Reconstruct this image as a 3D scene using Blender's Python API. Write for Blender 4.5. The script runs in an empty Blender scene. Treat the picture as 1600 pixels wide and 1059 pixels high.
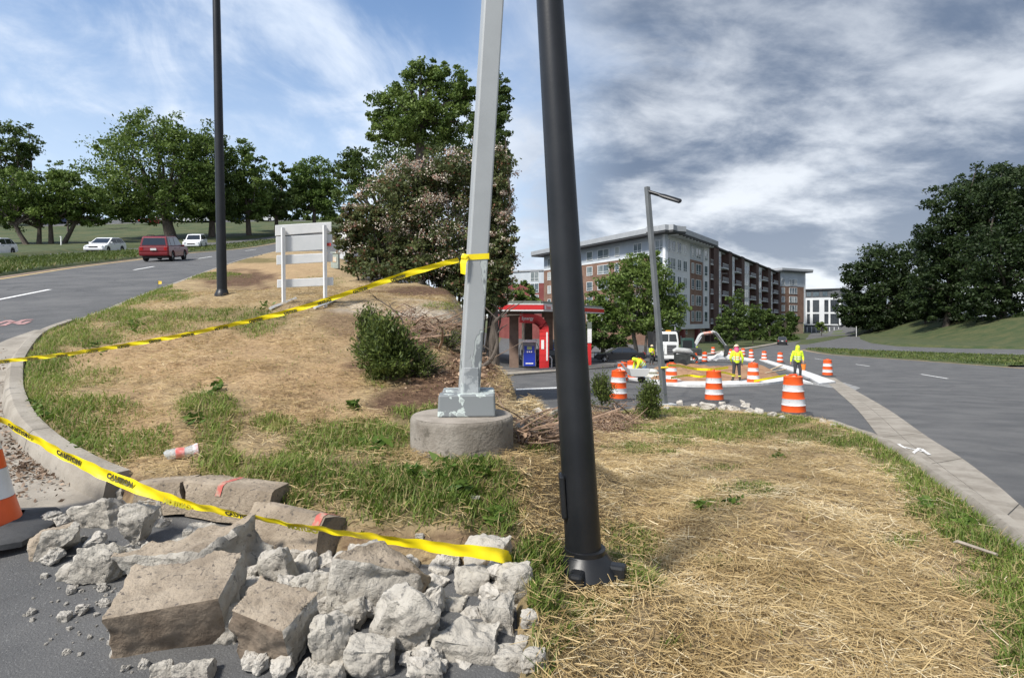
import bpy, bmesh, math, random
import numpy as np
from mathutils import Vector, Matrix, noise as mnoise

SC = bpy.context.scene
COL = SC.collection
random.seed(7)
RNG = np.random.default_rng(11)
R = math.radians

# ------------------------------------------------------------------ camera
F = 900.0            # focal length in pixels of the 1600 px wide photograph
CX, HY = 800.0, 500.0
H = 1.65             # eye height
cam_d = bpy.data.cameras.new('camera')
cam_d.sensor_width = 36.0
cam_d.lens = 36.0 * F / 1600.0
cam_d.shift_y = -(529.5 - HY) / 1600.0
cam_d.clip_start = 0.05
cam_d.clip_end = 6000.0
cam = bpy.data.objects.new('camera', cam_d)
cam.location = (0, 0, H)
cam.rotation_euler = (R(90), 0, 0)
COL.objects.link(cam)
SC.camera = cam

# ------------------------------------------------------------------ sun and sky
SUN_EL = R(49)
SUN_AZ = R(-138)     # clockwise from +Y: the sun stands left of the camera, a little behind it
to_sun = Vector((math.sin(SUN_AZ) * math.cos(SUN_EL), math.cos(SUN_AZ) * math.cos(SUN_EL), math.sin(SUN_EL)))
sun_d = bpy.data.lights.new('sun', 'SUN')
sun_d.energy = 3.6
sun_d.angle = R(8.0)
sun_d.color = (1.0, 0.95, 0.87)
sun = bpy.data.objects.new('sun', sun_d)
sun.rotation_euler = (-to_sun).to_track_quat('-Z', 'Y').to_euler()
sun.location = (-20, -8, 40)
COL.objects.link(sun)

W = bpy.data.worlds.new('World')
SC.world = W
W.use_nodes = True
nt = W.node_tree
nt.nodes.clear()


def wn(t, **kw):
    n = nt.nodes.new(t)
    for k, v in kw.items():
        setattr(n, k, v)
    return n


def wmath(op, a, b=None, clamp=False):
    n = wn('ShaderNodeMath', operation=op)
    n.use_clamp = clamp
    for i, s in enumerate((a, b)):
        if s is None:
            continue
        if hasattr(s, 'links'):
            nt.links.new(s, n.inputs[i])
        else:
            n.inputs[i].default_value = s
    return n.outputs[0]


def wsmooth(a, b, s):
    n = wn('ShaderNodeMapRange', interpolation_type='SMOOTHSTEP')
    nt.links.new(s, n.inputs['Value'])
    n.inputs['From Min'].default_value = a
    n.inputs['From Max'].default_value = b
    return n.outputs['Result']


def wnoise(vec, scale, detail, rough, dist=0.0):
    n = wn('ShaderNodeTexNoise')
    nt.links.new(vec, n.inputs['Vector'])
    n.inputs['Scale'].default_value = scale
    n.inputs['Detail'].default_value = detail
    n.inputs['Roughness'].default_value = rough
    n.inputs['Distortion'].default_value = dist
    return n.outputs['Fac']


def wmix(fac, a, b):
    n = wn('ShaderNodeMix', data_type='RGBA')
    nt.links.new(fac, n.inputs[0])
    for i, s in ((6, a), (7, b)):
        if hasattr(s, 'links'):
            nt.links.new(s, n.inputs[i])
        else:
            n.inputs[i].default_value = (*s, 1)
    return n.outputs[2]


sky = wn('ShaderNodeTexSky', sky_type='NISHITA')
sky.sun_disc = False
sky.sun_elevation = SUN_EL
sky.sun_rotation = SUN_AZ
sky.air_density = 1.1
sky.dust_density = 0.6
sky.ozone_density = 3.0
tc = wn('ShaderNodeTexCoord')
sep = wn('ShaderNodeSeparateXYZ')
nt.links.new(tc.outputs['Generated'], sep.inputs[0])
dx, dy, dz = sep.outputs
zz = wmath('ADD', wmath('MAXIMUM', dz, 0.0), 0.34)
comb = wn('ShaderNodeCombineXYZ')
nt.links.new(wmath('DIVIDE', dx, zz), comb.inputs[0])
nt.links.new(wmath('DIVIDE', dy, zz), comb.inputs[1])
cv = comb.outputs[0]                       # the cloud layer seen as a flat sheet overhead
side = wsmooth(-0.10, 0.22, dx)            # thin cloud on one side, a heavy bank on the other
# thin cloud
mp = wn('ShaderNodeMapping')
nt.links.new(cv, mp.inputs[0])
mp.inputs['Scale'].default_value = (1.0, 0.75, 1)
mp.inputs['Rotation'].default_value = (0, 0, R(25))
mp.inputs['Location'].default_value = (3.1, 1.7, 0)
n1 = wnoise(mp.outputs[0], 1.5, 9, 0.58, 0.45)
n2 = wnoise(mp.outputs[0], 4.2, 7, 0.62, 0.8)
thin = wsmooth(0.42, 0.62, wmath('ADD', wmath('MULTIPLY', n1, 0.72), wmath('MULTIPLY', n2, 0.28)))
haze_low = wmath('SUBTRACT', 1.0, wsmooth(0.10, 0.50, dz))
thin = wmath('ADD', wmath('MULTIPLY', thin, 0.85), wmath('MULTIPLY', haze_low, 0.55), clamp=True)
# heavy bank
mp2 = wn('ShaderNodeMapping')
nt.links.new(cv, mp2.inputs[0])
mp2.inputs['Scale'].default_value = (0.8, 1.05, 1)
mp2.inputs['Location'].default_value = (0.35, 4.2, 2.0)
m1 = wnoise(mp2.outputs[0], 1.55, 10, 0.55, 0.25)
m2 = wnoise(mp2.outputs[0], 5.5, 8, 0.60, 0.25)
bank = wmath('ADD', wmath('MULTIPLY', m1, 0.66), wmath('MULTIPLY', m2, 0.34))
bank_l = wsmooth(0.425, 0.62, bank)
lowlight = wmath('SUBTRACT', 1.0, wsmooth(0.03, 0.30, dz))
bank_l = wmath('ADD', wmath('MULTIPLY', bank_l, wmath('SUBTRACT', 0.86, wmath('MULTIPLY', wsmooth(0.20, 0.50, dz), 0.26))), wmath('MULTIPLY', lowlight, 0.24), clamp=True)
heavy_col = wmix(bank_l, (0.105, 0.140, 0.205), (0.58, 0.61, 0.65))
thin_col = wmix(n2, (0.42, 0.50, 0.62), (0.60, 0.64, 0.70))
cloud_col = wmix(side, thin_col, heavy_col)
heavy_mask = wsmooth(0.24, 0.42, wnoise(mp2.outputs[0], 1.7, 8, 0.6, 0.3))
heavy_mask = wmath('ADD', wmath('MULTIPLY', heavy_mask, 0.35), 0.62, clamp=True)
mk = wn('ShaderNodeMix', data_type='FLOAT')
nt.links.new(side, mk.inputs[0])
nt.links.new(thin, mk.inputs[2])
nt.links.new(heavy_mask, mk.inputs[3])
bg1 = wn('ShaderNodeBackground')
nt.links.new(sky.outputs[0], bg1.inputs[0])
bg1.inputs[1].default_value = 0.115
bg2 = wn('ShaderNodeBackground')
nt.links.new(cloud_col, bg2.inputs[0])
bg2.inputs[1].default_value = 1.0
ms = wn('ShaderNodeMixShader')
nt.links.new(mk.outputs[0], ms.inputs[0])
nt.links.new(bg1.outputs[0], ms.inputs[1])
nt.links.new(bg2.outputs[0], ms.inputs[2])
wo = wn('ShaderNodeOutputWorld')
nt.links.new(ms.outputs[0], wo.inputs[0])

SC.view_settings.view_transform = 'Standard'
SC.view_settings.look = 'None'
SC.view_settings.gamma = 1.0
SC.view_settings.use_curve_mapping = False
SC.view_settings.exposure = 0.72
SC.render.engine = 'CYCLES'
SC.cycles.max_bounces = 6
SC.cycles.transparent_max_bounces = 8

# ------------------------------------------------------------------ numbers: noise, terrain


def sm(a, b, x):
    t = np.clip((np.asarray(x, float) - a) / (b - a), 0, 1)
    return t * t * (3 - 2 * t)


_perm = np.random.default_rng(5).random((256, 256))


def vnoise(x, y):
    x = np.asarray(x, float)
    y = np.asarray(y, float)
    xi = np.floor(x).astype(int)
    yi = np.floor(y).astype(int)
    fx = x - xi
    fy = y - yi
    fx = fx * fx * (3 - 2 * fx)
    fy = fy * fy * (3 - 2 * fy)
    a = _perm[xi & 255, yi & 255]
    b = _perm[(xi + 1) & 255, yi & 255]
    c = _perm[xi & 255, (yi + 1) & 255]
    d = _perm[(xi + 1) & 255, (yi + 1) & 255]
    return (a * (1 - fx) + b * fx) * (1 - fy) + (c * (1 - fx) + d * fx) * fy - 0.5


def fnoise(x, y, s, o=4):
    t = 0
    amp = 1.0
    for k in range(o):
        t = t + amp * vnoise(x * s + 17.3 * k, y * s + 9.1 * k)
        s *= 2.1
        amp *= 0.5
    return t


def gz(X, Y):
    """height of the land: a hillside climbing on one side, a lot and a road falling away on the other"""
    X = np.asarray(X, float)
    Y = np.asarray(Y, float)
    Yp = np.maximum(Y, 0.0)
    u = np.clip(X / np.maximum(Yp, 0.6), -1.3, 1.3)
    zl = (0.1467 + 0.034 * sm(60, 130, Yp)) * np.minimum(Yp, 260)
    zr = -3.6 * np.tanh(Yp * 0.055 / 3.6)
    d = (X - 86) * 0.965 - (Yp - 97) * 0.264
    zr = zr + 5.6 * sm(0, 22, d)
    t0 = sm(5.0, 10.0, Yp)
    t = sm(15, 23, Yp)
    a = -0.03 - 0.09 * t0 - 0.20 * t
    b = 0.25 - 0.235 * t0 - 0.02 * t
    w = np.clip((u - a) / (b - a), 0, 1)
    w = 1 - w * w * (3 - 2 * w)
    return zl * w + zr * (1 - w)


_YS = np.geomspace(1.2, 900, 700)


def _march(px, py, fn):
    u = (px - CX) / F
    v = (py - HY) / F
    ys = _YS
    for _ in range(2):
        hit = (H - v * ys) <= fn(u * ys, ys)
        i = int(np.argmax(hit)) if hit.any() else len(ys) - 1
        i = max(i, 1)
        ys = np.linspace(ys[i - 1], ys[i], 60)
    y = float(ys[np.argmax((H - v * ys) <= fn(u * ys, ys))])
    return Vector((u * y, y, float(fn(u * y, y))))


def Gb(px, py):
    return _march(px, py, gz)


def poly_dist(X, Y, P):
    """signed distance, positive inside the polygon P"""
    X = np.asarray(X, float)
    Y = np.asarray(Y, float)
    sh = X.shape
    X = X.ravel()
    Y = Y.ravel()
    best = np.full(X.shape, 1e9)
    inside = np.zeros(X.shape, bool)
    n = len(P)
    for i in range(n):
        x0, y0 = P[i]
        x1, y1 = P[(i + 1) % n]
        ex, ey = x1 - x0, y1 - y0
        L2 = ex * ex + ey * ey + 1e-12
        t = np.clip(((X - x0) * ex + (Y - y0) * ey) / L2, 0, 1)
        best = np.minimum(best, np.hypot(X - x0 - t * ex, Y - y0 - t * ey))
        if abs(ey) > 1e-12:
            c = ((y0 > Y) != (y1 > Y)) & (X < x0 + (Y - y0) * ex / ey)
            inside ^= c
    return np.where(inside, best, -best).reshape(sh)


def smooth_line(pts, per=6):
    """Catmull-Rom through 2D or 3D points"""
    P = [np.array(p, float) for p in pts]
    out = []
    for i in range(len(P) - 1):
        a = P[i - 1] if i else 2 * P[0] - P[1]
        b, c = P[i], P[i + 1]
        d = P[i + 2] if i + 2 < len(P) else 2 * P[-1] - P[-2]
        for k in range(per):
            t = k / per
            out.append(0.5 * ((2 * b) + (c - a) * t + (2 * a - 5 * b + 4 * c - d) * t * t + (3 * b - a - 3 * c + d) * t ** 3))
    out.append(P[-1])
    return out


def gxy(lst):
    return [tuple(Gb(*p)[:2]) for p in lst]


# outline of the raised verge (kerb line round the corner, the dug-out edge, the seam to the straw bank, the kerb by the road)
KL_PX = [(430, 394), (380, 407), (330, 424), (270, 447), (200, 474), (150, 496), (100, 514), (50, 535), (15, 575), (3, 625),
         (12, 670), (45, 715), (100, 757), (160, 787)]
KL = gxy(KL_PX)
KR_PX = [(1640, 905), (1600, 872), (1558, 836), (1520, 803), (1464, 761), (1417, 725), (1360, 691), (1320, 676), (1290, 664)]
KR = gxy(KR_PX)


def run_on(line, *ds):
    """carry a line straight on beyond its first point"""
    e = Vector(line[0]) - Vector(line[2])
    e.normalize()
    return [tuple(Vector(line[0]) + e * d) for d in ds] + line


KR = run_on(KR, 6.5, 4.3, 2.1)


def offset_line(line, d):
    out = []
    for i, p in enumerate(line):
        a = line[max(i - 1, 0)]
        b = line[min(i + 1, len(line) - 1)]
        tx, ty = b[0] - a[0], b[1] - a[1]
        L = math.hypot(tx, ty) + 1e-9
        out.append((p[0] - ty / L * d, p[1] + tx / L * d))
    return out


VERGE = offset_line(KL, 0.10)
VERGE += gxy([(215, 800), (300, 802), (440, 832), (530, 868), (640, 880), (740, 884), (806, 940), (812, 1059)])
VERGE += [(0.06, 1.6), (0.1, -2.0)]
VERGE += offset_line(KR, 0.05)
VERGE += gxy([(1210, 655), (1120, 645), (1045, 640), (950, 652), (880, 648), (806, 646)])
VERGE += [(0.15, 17), (-1.0, 24), (-6, 27), (-18, 55)]


LEVEL = []           # small level places under the pole feet


def top(X, Y):
    """height of what one stands on near the camera: the land or the raised verge"""
    X = np.asarray(X, float)
    Y = np.asarray(Y, float)
    z = gz(X, Y)
    d = poly_dist(X, Y, VERGE)
    r = 0.14 * sm(-0.03, 0.10, d) - 0.06 * (1 - sm(-0.03, 0.02, d))
    n = fnoise(X, Y, 0.8, 3) * 0.13 + fnoise(X, Y, 4.0, 3) * 0.035
    r = r + n * sm(0.06, 0.6, d)
    r = r + 0.34 * np.exp(-(((X + 4.6) / 3.6) ** 2 + ((Y - 11) / 3.8) ** 2)) * sm(0.1, 2.0, d)
    r = r + 0.10 * np.exp(-(((X - 1.9) / 1.5) ** 2 + ((Y - 6.2) / 2.0) ** 2)) * sm(0.1, 1.0, d)
    out = np.where(d > -0.3, np.maximum(z + r, z - 0.06), z)
    for cx_, cy_, cz_, r0_, r1_ in LEVEL:
        w_ = 1 - sm(r0_, r1_, np.hypot(X - cx_, Y - cy_))
        out = np.where(d > 0.02, np.maximum(out * (1 - w_) + cz_ * w_, z + 0.05), out)
    return out


for lpx, lpy, r0_, r1_ in ((914, 905, 0.30, 0.75), (724, 712, 0.25, 0.7)):
    q_ = _march(lpx, lpy, top)
    LEVEL.append((q_.x, q_.y, q_.z, r0_, r1_))
# tables of the same heights and of the distance to the verge outline, for quick lookups
_tu = np.linspace(-1.35, 1.35, 900)
_ty = np.linspace(math.log(0.9), math.log(70), 800)
_TU, _TY = np.meshgrid(_tu, np.exp(_ty))
_TTOP = top(_TU * _TY, _TY)
_TDIS = poly_dist(_TU * _TY, _TY, VERGE)


def _look(T, X, Y):
    X = np.asarray(X, float)
    Y = np.maximum(np.asarray(Y, float), 0.91)
    a = np.clip((X / Y - _tu[0]) / (_tu[1] - _tu[0]), 0, len(_tu) - 1.001)
    b = np.clip((np.log(Y) - _ty[0]) / (_ty[1] - _ty[0]), 0, len(_ty) - 1.001)
    i, j = a.astype(int), b.astype(int)
    fa, fb = a - i, b - j
    return (T[j, i] * (1 - fa) + T[j, i + 1] * fa) * (1 - fb) + (T[j + 1, i] * (1 - fa) + T[j + 1, i + 1] * fa) * fb


def topf(X, Y):
    return np.where(np.asarray(Y) < 69, _look(_TTOP, X, Y), gz(X, Y))


def vdist(X, Y):
    return np.where(np.asarray(Y) < 69, _look(_TDIS, X, Y), -5.0)


def G(px, py):
    """where the ray through a pixel of the photograph meets the ground"""
    return _march(px, py, topf)


def P(px, py, Y):
    return Vector(((px - CX) / F * Y, Y, H - (py - HY) / F * Y))


def stand(px, Y):
    """point on the ground at depth Y in the direction of column px"""
    X = (px - CX) / F * Y
    return Vector((X, Y, float(top(X, Y))))


# ------------------------------------------------------------------ materials
MATS = {}


def mat(name, c1, c2=None, rough=0.8, scale=8.0, bump=0.0, bscale=None, metal=0.0, detail=6, lo=0.35, hi=0.65, spec=None,
        c3=None, s3=40.0, t3=(0.62, 0.68), emit=None, trans=0.0, coat=0.0, stretch=None, attr=None, sss=0.0, alpha=1.0):
    """c1-c2 by noise, c3 speckles on top; attr names a per-piece random number that shifts the tone"""
    if name in MATS:
        return MATS[name]
    m = bpy.data.materials.new(name)
    m.use_nodes = True
    t = m.node_tree
    b = t.nodes['Principled BSDF']
    L = t.links
    b.inputs['Roughness'].default_value = rough
    b.inputs['Metallic'].default_value = metal
    if spec is not None:
        b.inputs['Specular IOR Level'].default_value = spec
    if coat:
        b.inputs['Coat Weight'].default_value = coat
        b.inputs['Coat Roughness'].default_value = 0.08
    if trans:
        b.inputs['Transmission Weight'].default_value = trans
    if alpha < 1:
        b.inputs['Alpha'].default_value = alpha
    b.inputs['Base Color'].default_value = (*c1, 1)
    co = t.nodes.new('ShaderNodeTexCoord')
    vec = co.outputs['Object']
    if stretch:
        mpn = t.nodes.new('ShaderNodeMapping')
        mpn.inputs['Scale'].default_value = stretch
        L.new(vec, mpn.inputs[0])
        vec = mpn.outputs[0]
    col = None

    def nz(sc, det=detail):
        n = t.nodes.new('ShaderNodeTexNoise')
        n.inputs['Scale'].default_value = sc
        n.inputs['Detail'].default_value = det
        n.inputs['Roughness'].default_value = 0.62
        L.new(vec, n.inputs['Vector'])
        return n.outputs['Fac']

    def ramp(src, a, bb):
        n = t.nodes.new('ShaderNodeMapRange')
        n.interpolation_type = 'SMOOTHSTEP'
        n.inputs['From Min'].default_value = a
        n.inputs['From Max'].default_value = bb
        L.new(src, n.inputs['Value'])
        return n.outputs['Result']

    def mix(f, a, bb):
        n = t.nodes.new('ShaderNodeMix')
        n.data_type = 'RGBA'
        L.new(f, n.inputs[0])
        for i, s in ((6, a), (7, bb)):
            if hasattr(s, 'links'):
                L.new(s, n.inputs[i])
            else:
                n.inputs[i].default_value = (*s, 1)
        return n.outputs[2]
    if c2 is not None:
        if attr:
            a = t.nodes.new('ShaderNodeAttribute')
            a.attribute_name = attr
            col = mix(a.outputs['Fac'], c1, c2)
        else:
            col = mix(ramp(nz(scale), lo, hi), c1, c2)
    if c3 is not None:
        col = mix(ramp(nz(s3, 3), *t3), col if col is not None else c1, c3)
    if col is not None:
        L.new(col, b.inputs['Base Color'])
    if bump:
        bn = t.nodes.new('ShaderNodeBump')
        bn.inputs['Strength'].default_value = bump
        bn.inputs['Distance'].default_value = 0.02
        L.new(nz(bscale or scale * 4, 8), bn.inputs['Height'])
        L.new(bn.outputs[0], b.inputs['Normal'])
    if emit:
        b.inputs['Emission Color'].default_value = (*emit[:3], 1)
        b.inputs['Emission Strength'].default_value = emit[3]
    MATS[name] = m
    return m


def leaf_mat(name, c1, c2, c3=None, t3=0.9, rough=0.55, tr=0.35):
    """leaf: colour by the per-leaf number 'tint'; light passes through the blade"""
    if name in MATS:
        return MATS[name]
    m = bpy.data.materials.new(name)
    m.use_nodes = True
    t = m.node_tree
    t.nodes.clear()
    L = t.links
    a = t.nodes.new('ShaderNodeAttribute')
    a.attribute_name = 'tint'
    cr = t.nodes.new('ShaderNodeValToRGB')
    el = cr.color_ramp.elements
    el[0].position, el[0].color = 0.0, (*c1, 1)
    el[1].position, el[1].color = (t3 - 0.05 if c3 else 1.0), (*c2, 1)
    if c3:
        e = el.new(t3)
        e.color = (*c3, 1)
    L.new(a.outputs['Fac'], cr.inputs[0])
    p = t.nodes.new('ShaderNodeBsdfPrincipled')
    p.inputs['Roughness'].default_value = rough
    p.inputs['Specular IOR Level'].default_value = 0.3
    L.new(cr.outputs[0], p.inputs['Base Color'])
    tl = t.nodes.new('ShaderNodeBsdfTranslucent')
    L.new(cr.outputs[0], tl.inputs[0])
    mx = t.nodes.new('ShaderNodeMixShader')
    mx.inputs[0].default_value = tr
    L.new(p.outputs[0], mx.inputs[1])
    L.new(tl.outputs[0], mx.inputs[2])
    o = t.nodes.new('ShaderNodeOutputMaterial')
    L.new(mx.outputs[0], o.inputs[0])
    MATS[name] = m
    return m


# ------------------------------------------------------------------ mesh building


class MB:
    def __init__(s):
        s.v = []
        s.f = []
        s.mi = []
        s.m = 0

    def add(s, vs, fs):
        o = len(s.v)
        s.v += [tuple(p) for p in vs]
        for f in fs:
            s.f.append([i + o for i in f])
            s.mi.append(s.m)
        return s

    def box(s, c, d, rz=0.0, ry=0.0, rx=0.0, taper=1.0):
        M = Matrix.Translation(c) @ Matrix.Rotation(rz, 4, 'Z') @ Matrix.Rotation(ry, 4, 'Y') @ Matrix.Rotation(rx, 4, 'X')
        vs = []
        for z in (-1, 1):
            k = taper if z > 0 else 1.0
            for x, y in ((-1, -1), (1, -1), (1, 1), (-1, 1)):
                vs.append(M @ Vector((x * d[0] / 2 * k, y * d[1] / 2 * k, z * d[2] / 2)))
        return s.add(vs, [(3, 2, 1, 0), (4, 5, 6, 7), (0, 1, 5, 4), (1, 2, 6, 5), (2, 3, 7, 6), (3, 0, 4, 7)])

    def tube(s, pts, rad, n=8, cap=True, squash=1.0):
        pts = [Vector(p) for p in pts]
        if not hasattr(rad, '__len__'):
            rad = [rad] * len(pts)
        vs = []
        ref = None
        for i, p in enumerate(pts):
            t = (pts[min(i + 1, len(pts) - 1)] - pts[max(i - 1, 0)])
            if t.length < 1e-9:
                t = Vector((0, 0, 1))
            t.normalize()
            if ref is None:
                ref = Vector((1, 0, 0)) if abs(t.x) < 0.8 else Vector((0, 1, 0))
            a = ref - t * ref.dot(t)
            if a.length < 1e-6:
                a = t.orthogonal()
            a.normalize()
            ref = a
            b = t.cross(a)
            for k in range(n):
                th = 2 * math.pi * k / n
                vs.append(p + a * (rad[i] * math.cos(th)) + b * (rad[i] * squash * math.sin(th)))
        fs = []
        for i in range(len(pts) - 1):
            for k in range(n):
                fs.append((i * n + k, i * n + (k + 1) % n, (i + 1) * n + (k + 1) % n, (i + 1) * n + k))
        if cap:
            fs.append(tuple(reversed(range(n))))
            fs.append(tuple(range((len(pts) - 1) * n, len(pts) * n)))
        return s.add(vs, fs)

    def lathe(s, prof, n=24, c=(0, 0, 0), cap=True):
        vs = []
        for r, z in prof:
            for k in range(n):
                th = 2 * math.pi * k / n
                vs.append((c[0] + r * math.cos(th), c[1] + r * math.sin(th), c[2] + z))
        fs = []
        for i in range(len(prof) - 1):
            for k in range(n):
                fs.append((i * n + k, i * n + (k + 1) % n, (i + 1) * n + (k + 1) % n, (i + 1) * n + k))
        if cap:
            fs.append(tuple(reversed(range(n))))
            fs.append(tuple(range((len(prof) - 1) * n, len(prof) * n)))
        return s.add(vs, fs)

    def prism(s, poly, d0, d1, axis='y'):
        """poly in (x,z) swept along y, in (y,z) along x, or in (x,y) along z"""
        def pt(p, d):
            return {'y': (p[0], d, p[1]), 'x': (d, p[0], p[1]), 'z': (p[0], p[1], d)}[axis]
        n = len(poly)
        vs = [pt(p, d0) for p in poly] + [pt(p, d1) for p in poly]
        fs = [tuple(reversed(range(n))), tuple(range(n, 2 * n))]
        fs += [(i, (i + 1) % n, n + (i + 1) % n, n + i) for i in range(n)]
        return s.add(vs, fs)

    def build(s, name, m, parent=None, smooth=False, bevel=0.0, loc=None, fix=True):
        me = bpy.data.meshes.new(name)
        me.from_pydata(s.v, [], s.f)
        ms_ = m if isinstance(m, (list, tuple)) else [m]
        for q in ms_:
            me.materials.append(q)
        if len(ms_) > 1:
            me.polygons.foreach_set('material_index', s.mi)
        if fix and len(s.f) < 60000:
            bm = bmesh.new()
            bm.from_mesh(me)
            bmesh.ops.recalc_face_normals(bm, faces=bm.faces)
            bm.to_mesh(me)
            bm.free()
        o = bpy.data.objects.new(name, me)
        COL.objects.link(o)
        if parent:
            o.parent = parent
        if loc is not None:
            o.location = loc
        if smooth:
            me.polygons.foreach_set('use_smooth', [True] * len(me.polygons))
            if smooth != 2:
                try:
                    me.set_sharp_from_angle(angle=R(40))
                except Exception:
                    pass
        if bevel:
            bv = o.modifiers.new('edge', 'BEVEL')
            bv.width = bevel
            bv.segments = 2
            bv.limit_method = 'ANGLE'
            bv.angle_limit = R(35)
        return o


def tag(o, label=None, cat=None, group=None, kind=None):
    if label:
        o['label'] = label
    if cat:
        o['category'] = cat
    if group:
        o['group'] = group
    if kind:
        o['kind'] = kind
    return o


def thing(name, label, cat, loc=(0, 0, 0), rz=0.0, group=None):
    o = bpy.data.objects.new(name, None)
    o.empty_display_size = 0.3
    COL.objects.link(o)
    o.location = loc
    o.rotation_euler = (0, 0, rz)
    return tag(o, label, cat, group)


def copy_tree(o, parent=None):
    c = o.copy()
    COL.objects.link(c)
    if parent:
        c.parent = parent
    for ch in list(o.children):
        copy_tree(ch, c)
    return c


def raw_mesh(name, V, Fq, m, parent=None, tint=None, smooth=False):
    """numpy vertices (n,3) and faces (m,k)"""
    V = np.asarray(V, np.float32)
    Fq = np.asarray(Fq, np.int32)
    me = bpy.data.meshes.new(name)
    k = Fq.shape[1]
    me.vertices.add(len(V))
    me.vertices.foreach_set('co', V.ravel())
    me.loops.add(Fq.size)
    me.loops.foreach_set('vertex_index', Fq.ravel())
    me.polygons.add(len(Fq))
    me.polygons.foreach_set('loop_start', np.arange(0, Fq.size, k, dtype=np.int32))
    me.polygons.foreach_set('loop_total', np.full(len(Fq), k, np.int32))
    if smooth:
        me.polygons.foreach_set('use_smooth', np.ones(len(Fq), bool))
    me.update(calc_edges=True)
    if tint is not None:
        at = me.attributes.new('tint', 'FLOAT', 'POINT')
        at.data.foreach_set('value', np.asarray(tint, np.float32))
    me.materials.append(m)
    o = bpy.data.objects.new(name, me)
    COL.objects.link(o)
    if parent:
        o.parent = parent
    return o

# ================================================================== the setting
M_ASPH = mat('asphalt', (0.068, 0.069, 0.071), (0.118, 0.117, 0.115), rough=0.88, scale=0.8, bump=0.6, bscale=110, c3=(0.19, 0.19, 0.185),
             s3=120, t3=(0.58, 0.70), detail=9, lo=.3, hi=.7)
M_CONC = mat('concrete', (0.315, 0.285, 0.24), (0.215, 0.19, 0.155), rough=0.9, scale=2.2, bump=0.35, bscale=45, c3=(0.17, 0.155, 0.13), s3=18, t3=(0.60, 0.74))


def crack_asphalt(m):
    """hairline cracks, sealed patches and oil stains over the plain asphalt"""
    t = m.node_tree
    L = t.links
    b = t.nodes['Principled BSDF']
    src = b.inputs['Base Color'].links[0].from_socket
    co = t.nodes.new('ShaderNodeTexCoord')
    wp = t.nodes.new('ShaderNodeTexNoise')
    wp.inputs['Scale'].default_value = 1.3
    wp.inputs['Detail'].default_value = 6
    L.new(co.outputs['Object'], wp.inputs['Vector'])
    va = t.nodes.new('ShaderNodeVectorMath')
    va.operation = 'MULTIPLY_ADD'
    L.new(wp.outputs['Color'], va.inputs[0])
    va.inputs[1].default_value = (.9, .9, 0)
    L.new(co.outputs['Object'], va.inputs[2])
    vo = t.nodes.new('ShaderNodeTexVoronoi')
    vo.feature = 'DISTANCE_TO_EDGE'
    vo.inputs['Scale'].default_value = .42
    L.new(va.outputs[0], vo.inputs['Vector'])
    r = t.nodes.new('ShaderNodeMapRange')
    r.inputs['From Min'].default_value = .003
    r.inputs['From Max'].default_value = .009
    r.inputs['To Min'].default_value = .75
    r.inputs['To Max'].default_value = 0
    L.new(vo.outputs['Distance'], r.inputs['Value'])
    n2_ = t.nodes.new('ShaderNodeTexNoise')
    n2_.inputs['Scale'].default_value = .22
    L.new(co.outputs['Object'], n2_.inputs['Vector'])
    r2 = t.nodes.new('ShaderNodeMapRange')
    r2.inputs['From Min'].default_value = .47
    r2.inputs['From Max'].default_value = .58
    L.new(n2_.outputs['Fac'], r2.inputs['Value'])
    mu_ = t.nodes.new('ShaderNodeMath')
    mu_.operation = 'MULTIPLY'
    L.new(r.outputs[0], mu_.inputs[0])
    L.new(r2.outputs[0], mu_.inputs[1])
    mx = t.nodes.new('ShaderNodeMix')
    mx.data_type = 'RGBA'
    L.new(mu_.outputs[0], mx.inputs[0])
    L.new(src, mx.inputs[6])
    mx.inputs[7].default_value = (.030, .030, .031, 1)
    st = t.nodes.new('ShaderNodeTexNoise')
    st.inputs['Scale'].default_value = 1.1
    st.inputs['Detail'].default_value = 7
    st.inputs['Roughness'].default_value = .7
    L.new(co.outputs['Object'], st.inputs['Vector'])
    r3 = t.nodes.new('ShaderNodeMapRange')
    r3.inputs['From Min'].default_value = .58
    r3.inputs['From Max'].default_value = .72
    r3.inputs['To Max'].default_value = .45
    L.new(st.outputs['Fac'], r3.inputs['Value'])
    m2_ = t.nodes.new('ShaderNodeMix')
    m2_.data_type = 'RGBA'
    L.new(r3.outputs[0], m2_.inputs[0])
    L.new(mx.outputs[2], m2_.inputs[6])
    m2_.inputs[7].default_value = (.040, .040, .042, 1)
    L.new(m2_.outputs[2], b.inputs['Base Color'])


crack_asphalt(M_ASPH)
M_CONCN = mat('fresh_concrete', (0.66, 0.66, 0.65), (0.50, 0.50, 0.49), rough=0.85, scale=3, bump=0.2)
M_PALE = mat('road_paint_white', (0.78, 0.78, 0.76), (0.50, 0.50, 0.49), rough=0.7, scale=14, lo=0.45, hi=0.75)
M_YEL = mat('road_paint_yellow', (0.62, 0.45, 0.20), (0.46, 0.36, 0.20), rough=0.7, scale=6)
M_LAWN = mat('lawn', (0.034, 0.056, 0.014), (0.078, 0.082, 0.028), rough=0.95, scale=0.35, bump=0.8, bscale=9, c3=(0.028, 0.046, 0.012), s3=3.0, t3=(0.5, 0.7))  # grass tones lowered so the colour carries the shade of the trees
M_LAND = mat('land', (0.07, 0.10, 0.03), (0.12, 0.11, 0.045), rough=0.95, scale=0.05, bump=0.5, bscale=2)
M_DIRT = mat('dug_soil', (0.22, 0.115, 0.060), (0.34, 0.20, 0.11), rough=0.95, scale=1.6, bump=1.0, bscale=6, c3=(0.15, 0.085, 0.05), s3=4)


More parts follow.
